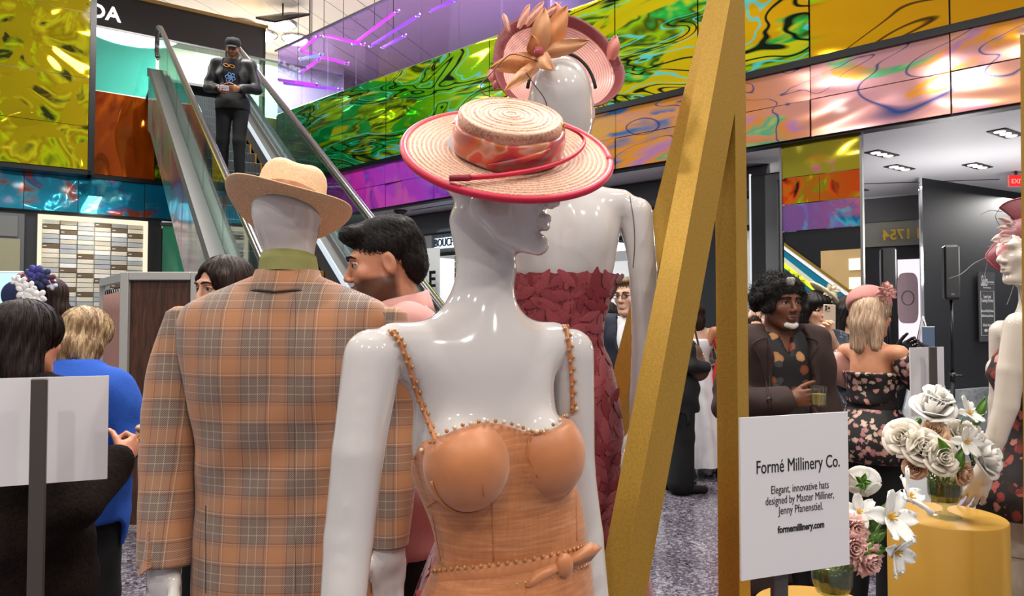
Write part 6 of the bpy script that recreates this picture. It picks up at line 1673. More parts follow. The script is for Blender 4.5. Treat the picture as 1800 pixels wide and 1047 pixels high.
# --- man standing on the escalator
s_ = 0.0
for s_ in np.linspace(-3, 3, 601):
    q = es(s_, .55, 0)
    if abs((q.x / q.y) * F + 900 - 400) < 1.2: break
kst = int((s_ - S0) / dep); zst = min(5.4, rise * kst + .006); sc_ = S0 + dep * (kst + .45); q = es(sc_, .55, zst)
H_ = 1.80
p = Person('man in black leather jacket and cap riding down the escalator', q, 8, H_, '#9c6a4c', dict(wrr=(-.09, -.24, 1.03), elr=(-.27, .0, 1.12), wrl=(.12, -.23, 1.04), ell=(.27, .0, 1.12), knl=(.10, -.10, .46), anl=(.11, -.10, .09), tol=(.13, -.26, .035)), (4, 22, 0), .0075, beard=('#1c120e', .5), wide=1.1, hands={'r': dict(curl=(.8, .8, .9, .9), palm=(1, .5, 0)), 'l': dict(curl=(.8, .8, .9, .9), palm=(-1, .5, 0))})
m_lea = mat('black_lambskin', '#141214', .5, bump=.2, bscale=60)
p.top('leather_jacket', m_lea, .034, .95, .86, 1.46, so=.026, cut=lambda x, y, z: np.where(y < -.02, .085 + .05 * (z - 1.2) - np.abs(x), -1.0), h=.014, wr=.006)
tee = p.top('t_shirt', m_blackc, .016, 0, .84, 1.44, h=.014)
p.trousers(m_blackt); p.shoes(mat('canvas_black', '#18181a', .6))
for sd in 'l':
    a = p.J['to' + sd]; MB().box((a.x, a.y - .01, q.z + .012), (.095, .16, .024), bev=.008).obj('shoe_sole', mat('sole_white', '#d8d4cc', .5), p.e)
MB().lathe([(.088, -.01), (.089, .02), (.084, .055), (.06, .082), (0, .092)], 24, cap=False, sy=1.12).xf(p.HM @ Matrix.Translation((0, .012, .045)) @ Matrix.Scale(p.hs, 4)).obj('cap', m_blackc, p.e, True)
g = [[p.P(.062 * u * (1 - .2 * f), -.085 - .075 * f * (1 - .35 * u * u), .048 - .016 * f - .012 * u * u) for u in np.linspace(-1, 1, 7)] for f in np.linspace(0, 1, 5)]
MB().sheet(g, .004).obj('cap_peak', m_blackc, p.e, True)
tb_ = bvh(tee)
def tee_loop(pts, r, m, nm):
    ps = [seen(tb_, x, y)[0] for x, y in pts]; ps = [a + V((0, -.006, 0)) for a in ps if a is not None]
    if len(ps) > 2: MB().tube(ps, r, 5).obj(nm, m, p.e, True)
cxx, cyy = proj(p.M @ (V((.0, -.12, 1.20)) * p.k))
m_bl, m_or = mat('print_blue', '#7ba6e0', .6), mat('print_orange', '#e0963c', .6)
for j in range(6):
    a = j * 1.047 + .3; tee_loop([(cxx + math.cos(a) * (4 + 5 * math.cos(b)) - math.sin(a) * 3 * math.sin(b), cyy + math.sin(a) * (4 + 5 * math.cos(b)) + math.cos(a) * 3 * math.sin(b)) for b in np.linspace(0, 6.283, 13)], .0055, m_bl, 'flower_print')
for ox, oy in ((-7, -22), (3, -20)):
    tee_loop([(cxx + ox + 4.5 * math.cos(b), cyy + oy + 2.5 * math.sin(b) + 1.5 * math.cos(b)) for b in np.linspace(0, 6.283, 13)], .0055, m_or, 'swirl_print')
w = (p.J['wrr'] + p.J['wrl']) / 2
e = thing('folded_card', 'small white card with red edge held by the man on the escalator', 'card', w)
MB().box(w + V((-.02, -.09, -.02)), (.11, .012, .06), Euler((.3, .1, 0)).to_matrix(), bev=.002).obj('card', m_white, e)
MB().box(w + V((-.02, -.086, -.024)), (.125, .008, .075), Euler((.3, .1, 0)).to_matrix(), bev=.002).obj('backing', mat('card_red', '#b02c2c', .5), e)
# --- man in navy suit with glasses
def glasses(p, m, dark=False):
    g = D.objects.new('glasses', None); COL.objects.link(g); g.parent = p.e; g.matrix_parent_inverse = _WM[p.e.name].inverted(); _WM[g.name] = Matrix.Identity(4)
    for sg in (-1, 1):
        c = (sg * .031, -.108, .004)
        MB().tube([p.P(c[0] + .021 * math.cos(a), c[1] + .006 * abs(math.cos(a)), c[2] + .015 * math.sin(a)) for a in np.linspace(0, 6.283, 17)], .0022 * p.hs, 5).obj('rim', m, g, True)
        MB().tube([p.P(sg * .052, -.100, .006), p.P(sg * .076, -.05, .008), p.P(sg * .080, .012, .008)], .002 * p.hs, 5).obj('temple', m, g, True)
        MB().prism([p.P(c[0] + .02 * math.cos(a), c[1] + .003, c[2] + .014 * math.sin(a)) for a in np.linspace(0, 6.283, 13)[:-1]], p.HM.to_3x3() @ V((0, .001, 0))).obj('lens', mat('lens_dark', '#0a0a0c', .1) if dark else glass('lens_clear', '#f4f6f6', .04), g)
    MB().tube([p.P(-.010, -.110, .008), p.P(.010, -.110, .008)], .002 * p.hs, 5).obj('bridge', m, g, True)
    return g
p = Person('man in navy suit and glasses between the lace dress mannequin and gold leg', base(1106, 4.8), -38, 1.80, '#d9ab92', None, (0, 2, 0), .0065, hands=())
h_ash = hairmat('hair_ash', '#4a3826', '#6e5a40', '#94806a'); p.brows(h_ash)
p.hair(h_ash, [('e', (0, .022, .046), (.080, .096, .082)), ('e', (0, .07, .0), (.066, .045, .06)), ('e', (0, -.06, .095), (.05, .035, .02))], [((0, -.125, -.015), (.078, .070, .075)), ((.085, -.02, -.03), (.03, .045, .06)), ((-.085, -.02, -.03), (.03, .045, .06))])
glasses(p, m_black); p.top('suit_jacket', clothmat('navy_suit', '#141b2e', .8), .028, .97, .78, 1.44, cut=lambda x, y, z: np.where((y < -.03) & (z > 1.12), .16 * (z - 1.12) - np.abs(x), -1.)); p.top('shirt', m_white, .012, 0, .9, 1.45); p.trousers(clothmat('navy_suit', '#141b2e')); p.shoes(m_shoe)
# --- woman in black beside the lace dress
p = Person('woman in a black coat half hidden beside the lace dress', base(1068, 5.6), 150, 1.66, '#d8b09a', None, (0, 0, 0), .01, .02, True, face=False, hands=())
p.hair(h_black, [('e', (0, .018, .034), (.09, .108, .094)), ('e', (0, .05, -.08), (.085, .07, .14))], FACE); p.top('coat', m_blackc, .03, .97, .45, 1.44); p.trousers(m_blackt); p.shoes(m_shoe)
# --- woman in black trouser suit with brown bag
p = Person('woman with long brown hair in a black trouser suit, seen between the gold beams', base(1192, 6.35), 100, 1.70, '#d2a184', dict(ell=(.20, -.03, 1.12), wrl=(.17, -.20, 1.15), elr=(-.22, -.02, 1.12), wrr=(-.16, -.20, 1.10)), (10, 2, 0), .008, .018, True, lip='#a05048', hands={'l': dict(curl=(.8, .8, .9, .9))})
p.brows(h_dbrown)
p.hair(hairmat('hair_chestnut', '#2a1810', '#4a2e1e', '#7a5434'), [('e', (0, .018, .034), (.088, .106, .092)), ('e', (0, .05, -.06), (.085, .07, .11)), ('c', (.05, .04, -.1), (.06, .0, -.34), .045, .025), ('c', (-.05, .05, -.1), (-.05, .05, -.34), .05, .03)], FACE)
p.top('jacket', m_blackc, .026, .97, .70, 1.45, wr=.006); p.trousers(m_blackt, .03, 1.0, .045); p.shoes(m_shoe)
bc = at(1226, 640, 6.25)
e = thing('handbag', 'soft brown leather shoulder bag on the arm of the woman in black', 'bag', bc - V((0, 0, .17)))
m_bag = mat('tan_leather', '#5c3a28', .5, bump=.2, bscale=40)
B = Body(bc - V((.2, .2, .3)), bc + V((.2, .2, .3)), .012); B.ell(bc + V((0, 0, -.05)), (.105, .07, .10), None, .05); B.ell(bc + V((-.01, 0, .06)), (.06, .045, .12), None, .05); B.obj('pouch', m_bag, e, 2)
MB().tube(smoothpath([tuple(bc + V((-.05, 0, .12))), tuple(bc + V((-.07, .0, .26))), tuple(bc + V((-.05, .0, .40))), tuple(bc + V((-.01, 0, .26))), tuple(bc + V((.02, 0, .12)))], 24), .009, 7).obj('strap', m_bag, e, True)
# --- white dress
p = Person('woman in a long white tulle dress behind the woman in black', base(1224, 7.0), 170, 1.70, '#d8b096', None, (0, 0, 0), .01, .022, True, face=False, hands=())
p.hair(h_dbrown, [('e', (0, .018, .034), (.088, .106, .092)), ('e', (0, .05, -.08), (.085, .07, .14))], FACE)
m_tul = clothmat('white_tulle', '#d6d2d6', .85, .1, 100); p.top('bodice', m_tul, .012, 0, 1.0, 1.33); p.skirt(m_tul, [(1.10, .13, .10), (.95, .17, .14), (.6, .24, .22), (.3, .30, .28), (.12, .32, .30)], pleat=.06, pn=14); p.shoes(m_white)
# --- red dress
p = Person('woman in a long red dress mostly hidden behind the gold upright', base(1283, 6.9), 165, 1.72, '#b97c5c', dict(elr=(-.24, .02, 1.12), ell=(.26, .02, 1.12), wrl=(.20, -.16, 1.02)), (0, 0, 0), .01, .018, True, face=False)
p.hair(h_black, [('e', (0, .018, .034), (.088, .106, .092)), ('e', (0, .05, -.05), (.08, .07, .09))], FACE)
m_red = clothmat('scarlet_crepe', '#c0281c', .7); p.top('bodice', m_red, .012, 0, .98, 1.32); p.skirt(m_red, [(1.12, .13, .105), (.95, .175, .14), (.6, .19, .17), (.3, .22, .2), (.16, .24, .22)], pleat=.04); p.shoes(m_shoe)
# --- seated man with sunglasses
st = base(1240, 7.75)
e = thing('stool', 'low black stool under the seated man in sunglasses', 'stool', st)
MB().lathe([(.17, .36), (.18, .37), (.18, .42), (.16, .43), (0, .43)], 24, st).obj('seat', m_black, e, 40)
for a in range(4): MB().tube([st + V((.12 * math.cos(a * 1.571 + .78), .12 * math.sin(a * 1.571 + .78), .37)), st + V((.17 * math.cos(a * 1.571 + .78), .17 * math.sin(a * 1.571 + .78), 0))], .012, 6).obj('leg', m_black, e, True)
dz = -.39
p = Person('bearded man in sunglasses sitting low behind the brown handbag', st, -55, 1.74, '#b07a5c', {k_: (x, y, z + dz) for k_, (x, y, z) in BASEJ.items() if k_[:2] in ('pe', 'wa', 'ch', 'ne', 'he', 'sh')} | dict(hil=(.09, 0, .51), hir=(-.09, 0, .51), knl=(.12, -.40, .50), knr=(-.12, -.40, .50), anl=(.12, -.38, .09), anr=(-.12, -.38, .09), tol=(.13, -.54, .035), tor=(-.13, -.54, .035), ell=(.24, -.02, .76), elr=(-.24, -.02, .76), wrl=(.12, -.26, .62), wrr=(-.12, -.26, .62)), (0, 8, 0), .009, .02, beard=('#120c0a', .85))
p.hair(h_black, [('e', (0, .022, .046), (.081, .097, .082)), ('e', (0, .07, .0), (.068, .045, .06))], [((0, -.125, -.015), (.078, .070, .075))]); glasses(p, m_black, True)
p.top('jacket', clothmat('dark_jacket', '#1e1c1e'), .024, .97, .50, 1.45 + dz); p.trousers(m_blackt, wz=.60); p.shoes(m_shoe)
# --- man with grey-touched afro
p = Person('man with a big curly afro and brown overcoat holding a glass', base(1368, 3.32), 10, 1.715, '#6e4430', dict(elr=(-.26, -.02, 1.12), wrr=(-.09, -.24, 1.165), head=(0, -.02, 1.575)), (4, 0, 0), .0042, lip='#5c3230', beard=('#140c08', .35), wide=1.06, hands={'r': dict(curl=(1.0, 1.0, 1.0, 1.0), thumb=.55, palm=(.2, .6, -.1)), 'l': {}})
t = NT('hair_afro'); n = t.noise(t.coord('Object'), 130, 4, .8); t.set(color=t.ramp(n, [(.35, '#0a0808'), (.55, '#1e1a19'), (.75, '#4a4442')]), rough=.7); t.bump(n, 1, .02); m_afro = t.m
p.brows(mat('brow_black', '#0a0606', .8), .0048)
rA = random.Random(5); pr = [('e', (0, .025, .04), (.098, .106, .094))]
for k_ in range(170):
    a = rA.uniform(0, 6.283); b = rA.uniform(-.55, 1.3); r = rA.uniform(.014, .024); R0 = (.104 * math.cos(b) * math.cos(a), .025 + .106 * math.cos(b) * math.sin(a), .030 + .098 * math.sin(b))
    if R0[1] < -.055 and R0[2] < .055 and abs(R0[0]) < .075: continue
    pr.append(('e', R0, r))
o_ = p.hair(m_afro, pr, [((0, -.13, -.03), (.066, .085, .088)), ((0, -.10, -.14), (.10, .10, .06))], h=.0055, wave=.0, k=.008)
me = o_.data; v = co(me); nrm = np.empty_like(v); me.vertices.foreach_get('normal', nrm.ravel()) if False else None
me.vertices.foreach_set('co', (v + .0035 * np.stack([np.sin(v[:, 1] * 420 + v[:, 2] * 300), np.sin(v[:, 2] * 460 + v[:, 0] * 310), np.sin(v[:, 0] * 440 + v[:, 1] * 350)], 1)).astype(np.float32).ravel()); me.update()
strands(p, o_, m_afro, 3400, .030, 'frizz', w=.0011)
B = Body(p.P(-.05, -.14, .06) - V((.05, .05, .05)), p.P(.05, -.08, .14) + V((.06, .08, .06)), .005)
for k_ in range(9): B.ell(p.P(-.012 + .008 * (k_ % 4), -.072 - .003 * (k_ % 3), .088 + .010 * (k_ // 3)), .011, None, .006)
B.obj('grey_curl', mat('hair_grey', '#8a8684', .7, bump=.5, bscale=200), p.e, 1)
B = Body(p.P(-.04, -.12, -.14) - V((.06, .06, .06)), p.P(.04, -.05, -.08) + V((.06, .06, .06)), .004)
for x in (-.024, -.016, -.008, 0, .008, .016, .024): B.ell(p.P(x, -.0875 + abs(x) * .5, -.100 + abs(x) * .3), (.012, .010, .012), None, .008)
B.obj('grey_beard', mat('hair_white', '#c4c0bc', .8, bump=.5, bscale=300), p.e, 1)
m_coat = clothmat('umber_wool', '#33231f', .9, .25, 220); m_coat2 = clothmat('umber_collar', '#2a1a18', .85)
ct = p.top('overcoat', m_coat, .040, .96, .30, 1.45, so=.034, flare=.02, cut=lambda x, y, z: np.where(y < -.02, .085 + .03 * (1.3 - z) * 0 + .01 - np.abs(x - .01), -1.), wr=.006)
p.top('print_shirt', flowerprint('tiger_lily', '#0e0d10', ['#0e0d10', '#a8642f', '#5a5c60', '#c8905c', '#46484c', '#8a4428'], 17, .42), .016, 0, .80, 1.43, cut=lambda x, y, z: np.where((y < -.04) & (z > 1.34), .30 * (z - 1.34) - np.abs(x), -1.))
p.trousers(m_blackt); p.shoes(m_shoe)
tc = bvh(ct)
for sg, pts in ((-1, [(1340, 594), (1322, 606), (1338, 640), (1350, 700), (1353, 735), (1350, 640), (1350, 598)]), (1, [(1408, 590), (1437, 602), (1424, 630), (1406, 690), (1402, 735), (1404, 660), (1400, 600)])):
    q_ = []
    for x, y in smoothpath(pts + [pts[0]], 40)[:-1]:
        a, n_ = seen(tc, x, y)
        if a is not None: q_.append(a + V((0, -.010, 0)))
    if len(q_) > 8: MB().tube(q_ + [q_[0]], .0032, 5).obj('lapel_edge', m_coat2, ct, True)
a, n_ = seen(tc, 1352, 703)
if a is not None: MB().sphere(a + V((0, -.004, 0)), (.013, .005, .013), 12, 6).obj('button', m_shoe, ct, True)
gp_ = p.J['wrr'] + (p.J['wrr'] - p.J['elr']).normalized() * .085 + V((.02, -.035, .01))
def tumbler(label, c, r=.034, h=.085, liquid='#c8b060'):
    e = thing('drinking_glass', label, 'glass', c - V((0, 0, h / 2)))
    MB().lathe([(r * .82, -h / 2), (r, h / 2), (r * .94, h / 2), (r * .76, -h / 2 + .008), (0, -h / 2 + .008)], 20, c, cap=True).obj('bowl', glass('clear_glass', '#eef2f0', .12), e, 50)
    MB().lathe([(0, -h / 2 + .009), (r * .74, -h / 2 + .009), (r * .86, h * .12), (0, h * .12)], 20, c, cap=False).obj('drink', mat('drink_' + liquid[1:], liquid, .1), e, 50)
tumbler('short glass of pale drink held by the man with the afro', gp_)
# --- woman photographing with phone
p = Person('woman with black fringe and cream flower hat photographing with a pale phone', base(1433, 4.5), 4, 1.70, '#d8a98a', dict(ell=(.10, -.22, 1.15), wrl=(-.085, -.335, 1.415), elr=(-.21, .02, 1.12)), (4, 4, -6), .005, fem=True, lip='#b0524c', hands={'l': dict(curl=(.55, .6, .65, .7), thumb=.5, palm=(0, -1, 0)), 'r': {}})
p.brows(h_black)
p.hair(h_black, [('e', (0, .015, .036), (.090, .110, .094)), ('e', (0, -.055, .060), (.068, .050, .034)), ('c', (.078, -.02, .02), (.088, .0, -.10), .025, .02), ('c', (-.078, -.02, .02), (-.088, .0, -.10), .025, .02), ('e', (0, .06, -.06), (.085, .06, .11))], [((0, -.13, -.035), (.056, .070, .074))], h=.0055)
p.top('floral_blouse', flowerprint('grey_blue_print', '#2e3440', ['#6a7484', '#3a4456', '#9aa2ac', '#50586a', '#2e3440'], 40, .35), .016, .72, .50, 1.40); p.shoes(m_shoe)
hat = D.objects.new('hat', None); COL.objects.link(hat); hat.parent = p.e; hat.matrix_parent_inverse = _WM[p.e.name].inverted(); _WM[hat.name] = Matrix.Identity(4)
m_crm = clothmat('cream_sinamay', '#ddd0ae', .7)
MB().sphere(p.P(.060, -.01, .110), (.11, .07, .018), 24, 10, Euler((0, rad(38), 0)).to_matrix()).obj('disc', m_crm, hat, True)
for k_ in range(7): petal(p.P(.075, -.05, .115), p.P(.075 + .065 * math.cos(k_ * .9), -.06, .115 + .055 * math.sin(k_ * .9)), .016, .01, m_crm, par=hat)
ph = at(1458, 557, 4.14)
def phone(label, c, R, m, cams=True, w=.072, h=.148):
    e = thing('phone', label, 'phone', c)
    MB().box(c, (w, .009, h), R, bev=.004).obj('body', m, e)
    if cams:
        MB().box(c + R @ V((-.016, -.006, .052)), (.034, .004, .036), R, bev=.002).obj('camera_plate', m, e)
        for x, z in ((-.024, .060), (-.024, .044), (-.008, .052)):
            M = Matrix.Translation(c + R @ V((x, -.009, z))) @ R.to_4x4() @ Matrix.Rotation(rad(90), 4, 'X'); MB().lathe([(.0065, -.002), (.0065, .002), (.004, .003), (0, .002)], 12).xf(M).obj('lens', m_black, e)
    MB().box(c + R @ V((0, .005, 0)), (w * .92, .002, h * .94), R).obj('screen', emis('phone_screen', '#6a7c98', .5), e)
phone('pale gold phone held up by the woman with the black fringe', ph, Euler((rad(-4), rad(3), 0)).to_matrix(), mat('phone_gold', '#c8b4a0', .3, .3))
# --- woman with glasses beside her
p = Person('woman with long black hair and glasses beside the photographing woman', base(1488, 5.2), 22, 1.69, '#d2a184', dict(ell=(.22, -.02, 1.12), wrl=(.12, -.22, 1.12), elr=(-.22, -.02, 1.12), wrr=(-.02, -.25, 1.14)), (10, 4, 0), .006, fem=True, lip='#a04848', hands={'r': dict(curl=(.9, .9, .9, .9))})
p.brows(h_black); p.hair(h_black, [('e', (0, .015, .036), (.090, .110, .094)), ('c', (.078, -.01, .02), (.09, .0, -.22), .03, .03), ('c', (-.078, -.01, .02), (-.088, .0, -.22), .03, .03), ('e', (0, .06, -.08), (.09, .06, .16))], FACE)
glasses(p, m_black); p.top('dark_dress', clothmat('slate_lace', '#242a38'), .016, .9, .40, 1.40); p.shoes(m_shoe)
tumbler('glass of pale wine held before the woman with glasses', p.J['wrr'] + (p.J['wrr'] - p.J['elr']).normalized() * .085 + V((.02, -.03, .02)), .036, .11, '#c8c49a')
# --- people mostly hidden further back
p = Person('person with a small brown chignon behind the afro', base(1393, 6.2), 160, 1.82, '#b98a6c', None, (0, 0, 0), .01, .02, True, face=False, hands=())
p.hair(h_dbrown, [('e', (0, .018, .034), (.088, .106, .092)), ('e', (0, .05, .08), (.06, .06, .05))], FACE); p.top('dress', m_blackc, .018, .97, .4, 1.44); p.shoes(m_shoe)
p = Person('woman in a peach flower hat half hidden behind the gold upright', base(1318, 4.9), 10, 1.58, '#d8a98a', None, (0, 0, 0), .008, .02, True, hands=())
p.hair(h_dbrown, [('e', (0, .018, .034), (.088, .106, .092)), ('e', (0, .05, -.05), (.08, .07, .09))], FACE); p.top('dress', m_blackc, .018, .97, .4, 1.44); p.shoes(m_shoe)
mb = MB()
for k_ in range(14):
    a = k_ * 2.4; r_ = .035 * math.sqrt(k_); mb.sphere(p.P(.02 + r_ * math.cos(a), -.05, .09 + r_ * math.sin(a) * .5), (.032, .02, .024), 8, 6, Euler((0, -a, 0)).to_matrix())
mb.obj('flower_hat', mat('peach_petal', '#e0b8a0', .6), p.e, True)
# --- blonde with pink fascinator and floral dress
p = Person('blonde woman with a dusty pink fascinator and short floral dress, seen from behind', base(1531, 3.62), 116, 1.66, '#cf9270', dict(ell=(.27, -.14, 1.20), wrl=(.15, -.40, 1.36), elr=(-.22, -.16, 1.15), wrr=(-.05, -.41, 1.32), shl=(.16, .0, 1.385), shr=(-.16, .0, 1.385)), (-6, 6, 0), .007, .010, True, lip='#b0605a', hands={}, wide=.84)
p.brows(h_ash)
t = NT('hair_ash_blonde'); n = t.noise(t.coord('Object', (170, 170, 6)), 1, 3, .6); t.set(color=t.ramp(n, [(.3, '#8a6a50'), (.5, '#c4a488'), (.72, '#dcc4ac')]), rough=.4); t.bump(n, .5, .003)
m_ab = t.m
ho = p.hair(t.m, [('e', (0, .015, .030), (.086, .106, .092)), ('e', (0, .045, -.04), (.090, .080, .10)), ('c', (.055, .03, -.06), (.065, .035, -.17), .042, .030), ('c', (-.055, .03, -.06), (-.065, .035, -.17), .042, .030), ('c', (0, .07, -.06), (0, .075, -.18), .05, .034)], FACE, wave=.002, freq=28)
strands(p, ho, m_ab, 1100, .12, w=.0013)
m_flo = flowerprint('blossom_on_black', '#0c0a0c', ['#d8a090', '#c88a88', '#e8c8b4', '#b87880', '#0c0a0c', '#d8b0a4'], 34, .50)
p.top('floral_bodice', m_flo, .022, 0, 1.12, 1.285, wr=.006, h=.009)
for sd in 'lr':
    B = Body([x - .06 for x in p.lo], [x + .06 for x in p.hi], .010); a, b = p.J['sh' + sd], p.J['el' + sd]; B.cap(a + (b - a) * .22, a + (b - a) * .55, .066, .070, .03); B.obj('off_shoulder_sleeve', m_flo, p.e, 2)
m_vel = clothmat('black_velvet', '#0a090b', .9)
p.skirt(m_vel, [(1.16, .128, .10), (1.10, .130, .102), (1.08, .132, .104)], 'sash')
p.skirt(m_flo, [(1.10, .135, .108), (1.04, .170, .145), (.96, .205, .18), (.88, .218, .195), (.84, .205, .185), (.83, .17, .16)], 'bubble_skirt', 72, .035, 13)
B = Body([x - .05 for x in p.lo], [x + .05 for x in p.hi], .012)
for sd in 'lr': p.leg(B, sd, .006)
B.cut(lambda X, Y, Z: Z - .9 + 0 * X + 0 * Y); B.obj('stockings', m_blackt, p.e, 1); p.shoes(m_shoe)
# lace gloves with fingers
m_glv = clothmat('black_lace', '#0c0a0c', .85, .5, 200)
for sd, pf in (('l', (-.6, .6, 0)), ('r', (.6, .6, 0))):
    a, b, c = p.J['sh' + sd], p.J['el' + sd], p.J['wr' + sd]
    B = Body([min(b[i], c[i]) - .25 for i in range(3)], [max(b[i], c[i]) + .25 for i in range(3)], .006)
    B.cap(a + (b - a) * .6, b, .047, .042, .02); B.cap(b, c, .042, .030, .02)
    d = (c - b).normalized(); zc = -d; yc = -(p.R @ V(pf)); yc = (yc - zc * yc.dot(zc)).normalized(); xc = yc.cross(zc); Mh = Matrix((xc, yc, zc)).transposed().to_4x4(); Mh.translation = c
    hand_prims(B, Mh, 1.0, (.7, .75, .8, .85), .5, .1, 1 if sd == 'l' else -1); B.obj('glove', m_glv, p.e, 1)
eh = thing('fascinator', 'dusty pink teardrop fascinator with a fabric flower on the blonde woman', 'hat', p.P(0, 0, .12))
m_dus = clothmat('dusty_pink_felt', '#b87a74', .85, .15, 300); m_dus2 = clothmat('dusty_pink_silk', '#c08880', .6)
Mh = p.HM @ Euler((rad(0), rad(0), 0)).to_matrix().to_4x4()
B = Body(p.P(0, 0, .06) - V((.19, .19, .19)), p.P(0, 0, .06) + V((.19, .19, .19)), .006); R_ = p.HM.to_3x3()
B.ell(p.P(.03, .0, .065), (.098, .118, .095), R_, .02); B.cut(lambda X, Y, Z: 0 * X + -1); 
q_ = p.P(.03, .0, .02); up_ = (R_ @ V((.45, -.25, .85))).normalized()
B.cut(lambda X, Y, Z: -((X - q_.x) * up_.x + (Y - q_.y) * up_.y + (Z - q_.z) * up_.z)); B.obj('cap', m_dus, eh, 2)
fc = at(1556, 512, p.J['head'].y - .085)
for k_ in range(9):
    a = k_ * .698; petal(fc, fc + V((.052 * math.cos(a), -.012 + .02 * math.sin(a * 2), .052 * math.sin(a))), .018, .014, m_dus2, par=eh)
for k_ in range(6):
    a = k_ * 1.05 + .4; petal(fc + V((0, -.012, 0)), fc + V((.028 * math.cos(a), -.03, .028 * math.sin(a))), .012, .01, m_dus2, par=eh)
ph = (p.J['wrl'] + p.J['wrr']) / 2 + (p.J['wrl'] - p.J['ell']).normalized() * .10 + V((0, 0, .05))
phone('dark phone held up in black lace gloves by the blonde woman', ph, Euler((0, 0, rad(120))).to_matrix(), mat('phone_dark', '#1c1c1e', .3), False)
# pink handbag on a chain
bc = at(1492, 655, 3.75)
e = thing('handbag', 'blush pink handbag with tassel on a chain behind the blonde woman', 'bag', bc - V((0, 0, .09)))
B = Body(bc - V((.22, .15, .15)), bc + V((.22, .15, .15)), .010); R_ = Euler((0, rad(22), 0)).to_matrix()
for sx_ in (-1, 1):
    B.cap(bc + R_ @ V((sx_ * .10, 0, -.06)), bc + R_ @ V((sx_ * .085, 0, .055)), .035, .030, .03)
B.ell(bc, (.12, .04, .085), R_, .03); B.obj('pouch', mat('blush_leather', '#c99c92', .5), e, 1)
MB().tube(smoothpath([tuple(bc + V((-.02, -.02, .07))), tuple(at(1508, 600, 3.7)), tuple(at(1520, 565, 3.68))], 20), .006, 6).obj('chain', mat('gold_metal', '#d4a030', .2, 1), e, True)
tp = at(1463, 620, 3.66); MB().tube([tp, tp + V((-.002, 0, -.09))], [.012, .022], 8).obj('tassel', mat('blush_tassel', '#d8aca4', .7), e, True)
MB().tube([tp + V((.013 * math.cos(a), -.005, -.11 + .013 * math.sin(a))) for a in np.linspace(0, 6.283, 15)], .004, 6).obj('charm', mat('gold_metal'), e, True)
# ------------------------------------------------------------------ burgundy hatted mannequin at the right edge, in profile
Y4 = 2.72; zq = lambda z: 1.52 + (z - 1.52) * 1.08; X4 = at(1818, 600, Y4).x
e4 = thing('mannequin', 'ivory mannequin in profile in a dark floral mini dress and burgundy hat, right edge', 'mannequin', (X4, Y4, 0))
B = Body((X4 - .38, Y4 - .34, 0), (X4 + .30, Y4 + .30, 1.96), .012, [((X4 - .16, Y4 - .12, 1.55), (X4 + .10, Y4 + .12, 1.92), .005), ((X4 - .32, Y4 - .22, .72), (X4 - .06, Y4 - .04, .98), .0045)])
H4 = rotM(at(1806, 443, Y4), rad(-88), rad(2), 0); head_prims(B, H4, 1.06)
f4 = V((-1, 0, 0))
B.cap((X4 + .01, Y4, 1.50), H4 @ V((0, .02, -.06)), .054, .050, .04)
B.ell((X4, Y4, 1.40), (.085, .135, .16), None, .05); B.cap((X4, Y4 - .13, 1.475), (X4, Y4 + .13, 1.475), .042, .042, .04)
for s in (-1, 1): B.ell((X4 - .075, Y4 + s * .072, 1.32), (.055, .058, .060), None, .03)
B.ell((X4, Y4, 1.15), (.078, .10, .15), None, .06); B.ell((X4 + .01, Y4, .95), (.11, .15, .13), None, .06)
ar4 = [at(1792, 573, Y4 - .17), at(1777, 650, Y4 - .17), at(1769, 712, Y4 - .16), at(1750, 770, Y4 - .14), at(1729, 828, Y4 - .12)]
B.chain(ar4, [.050, .044, .040, .034, .025], .006)
d = (ar4[4] - ar4[3]).normalized(); zc = -d; yc = V((-.35, -.9, 0)); yc = (yc - zc * yc.dot(zc)).normalized(); xc = yc.cross(zc); Mh = Matrix((xc, yc, zc)).transposed().to_4x4(); Mh.translation = ar4[4]
hand_prims(B, Mh, 1.0, (.3, .35, .4, .45), .5, .12, 1, .003)
B.chain([(X4, Y4 + .18, 1.47), (X4, Y4 + .20, 1.18), (X4 - .04, Y4 + .2, .93)], [.045, .037, .024], .02)
for s in (-1, 1): B.chain([(X4 + .01, Y4 + s * .085, .92), (X4 - .01, Y4 + s * .08, .50), (X4 + .01, Y4 + s * .08, .09)], [.082, .054, .036], .04).cap((X4 + .02, Y4 + s * .08, .05), (X4 - .13, Y4 + s * .09, .03), .034, .024, .03)
B.obj('body', m_ivo, e4)
for s in (-1, 1): MB().tube([(X4 + .078 * math.cos(a) + .0, Y4 + s * .083 + .074 * math.sin(a), .62 + .016 * math.sin(a * 1 + 1)) for a in np.linspace(0, 6.283, 33)], .0020, 5).obj('joint_line', mat('joint_grey', '#55504e', .5), e4)
MB().lathe([(.2, 0), (.2, .008), (0, .012)], 40, (X4 + .03, Y4, 0)).obj('base_plate', m_chrome, e4, 40)
m_df = flowerprint('ember_flowers', '#150a0a', ['#7a2a24', '#b0544c', '#c88070', '#3a1814', '#94382c', '#150a0a', '#5c2818'], 30, .5)
rg = []
for z, a, b, o in ((1.43, .075, .12, .0), (1.40, .10, .14, -.012), (1.32, .135, .145, -.018), (1.22, .10, .125, 0), (1.12, .098, .122, .005), (1.0, .14, .165, 0), (.92, .18, .20, 0), (.835, .20, .22, 0), (.832, .185, .20, 0)):
    rg.append([V((X4 + o + a * 1.07 * math.cos(t) * (1 + (.03 if z < 1 else 0) * math.sin(9 * t)), Y4 + min(b, .165 if z > .95 else .17) * 1.0 * math.sin(t), zq(z))) for t in np.linspace(0, 6.2832, 49)[:-1]])
MB().loft(rg, False).obj('mini_dress', m_df, e4, True)
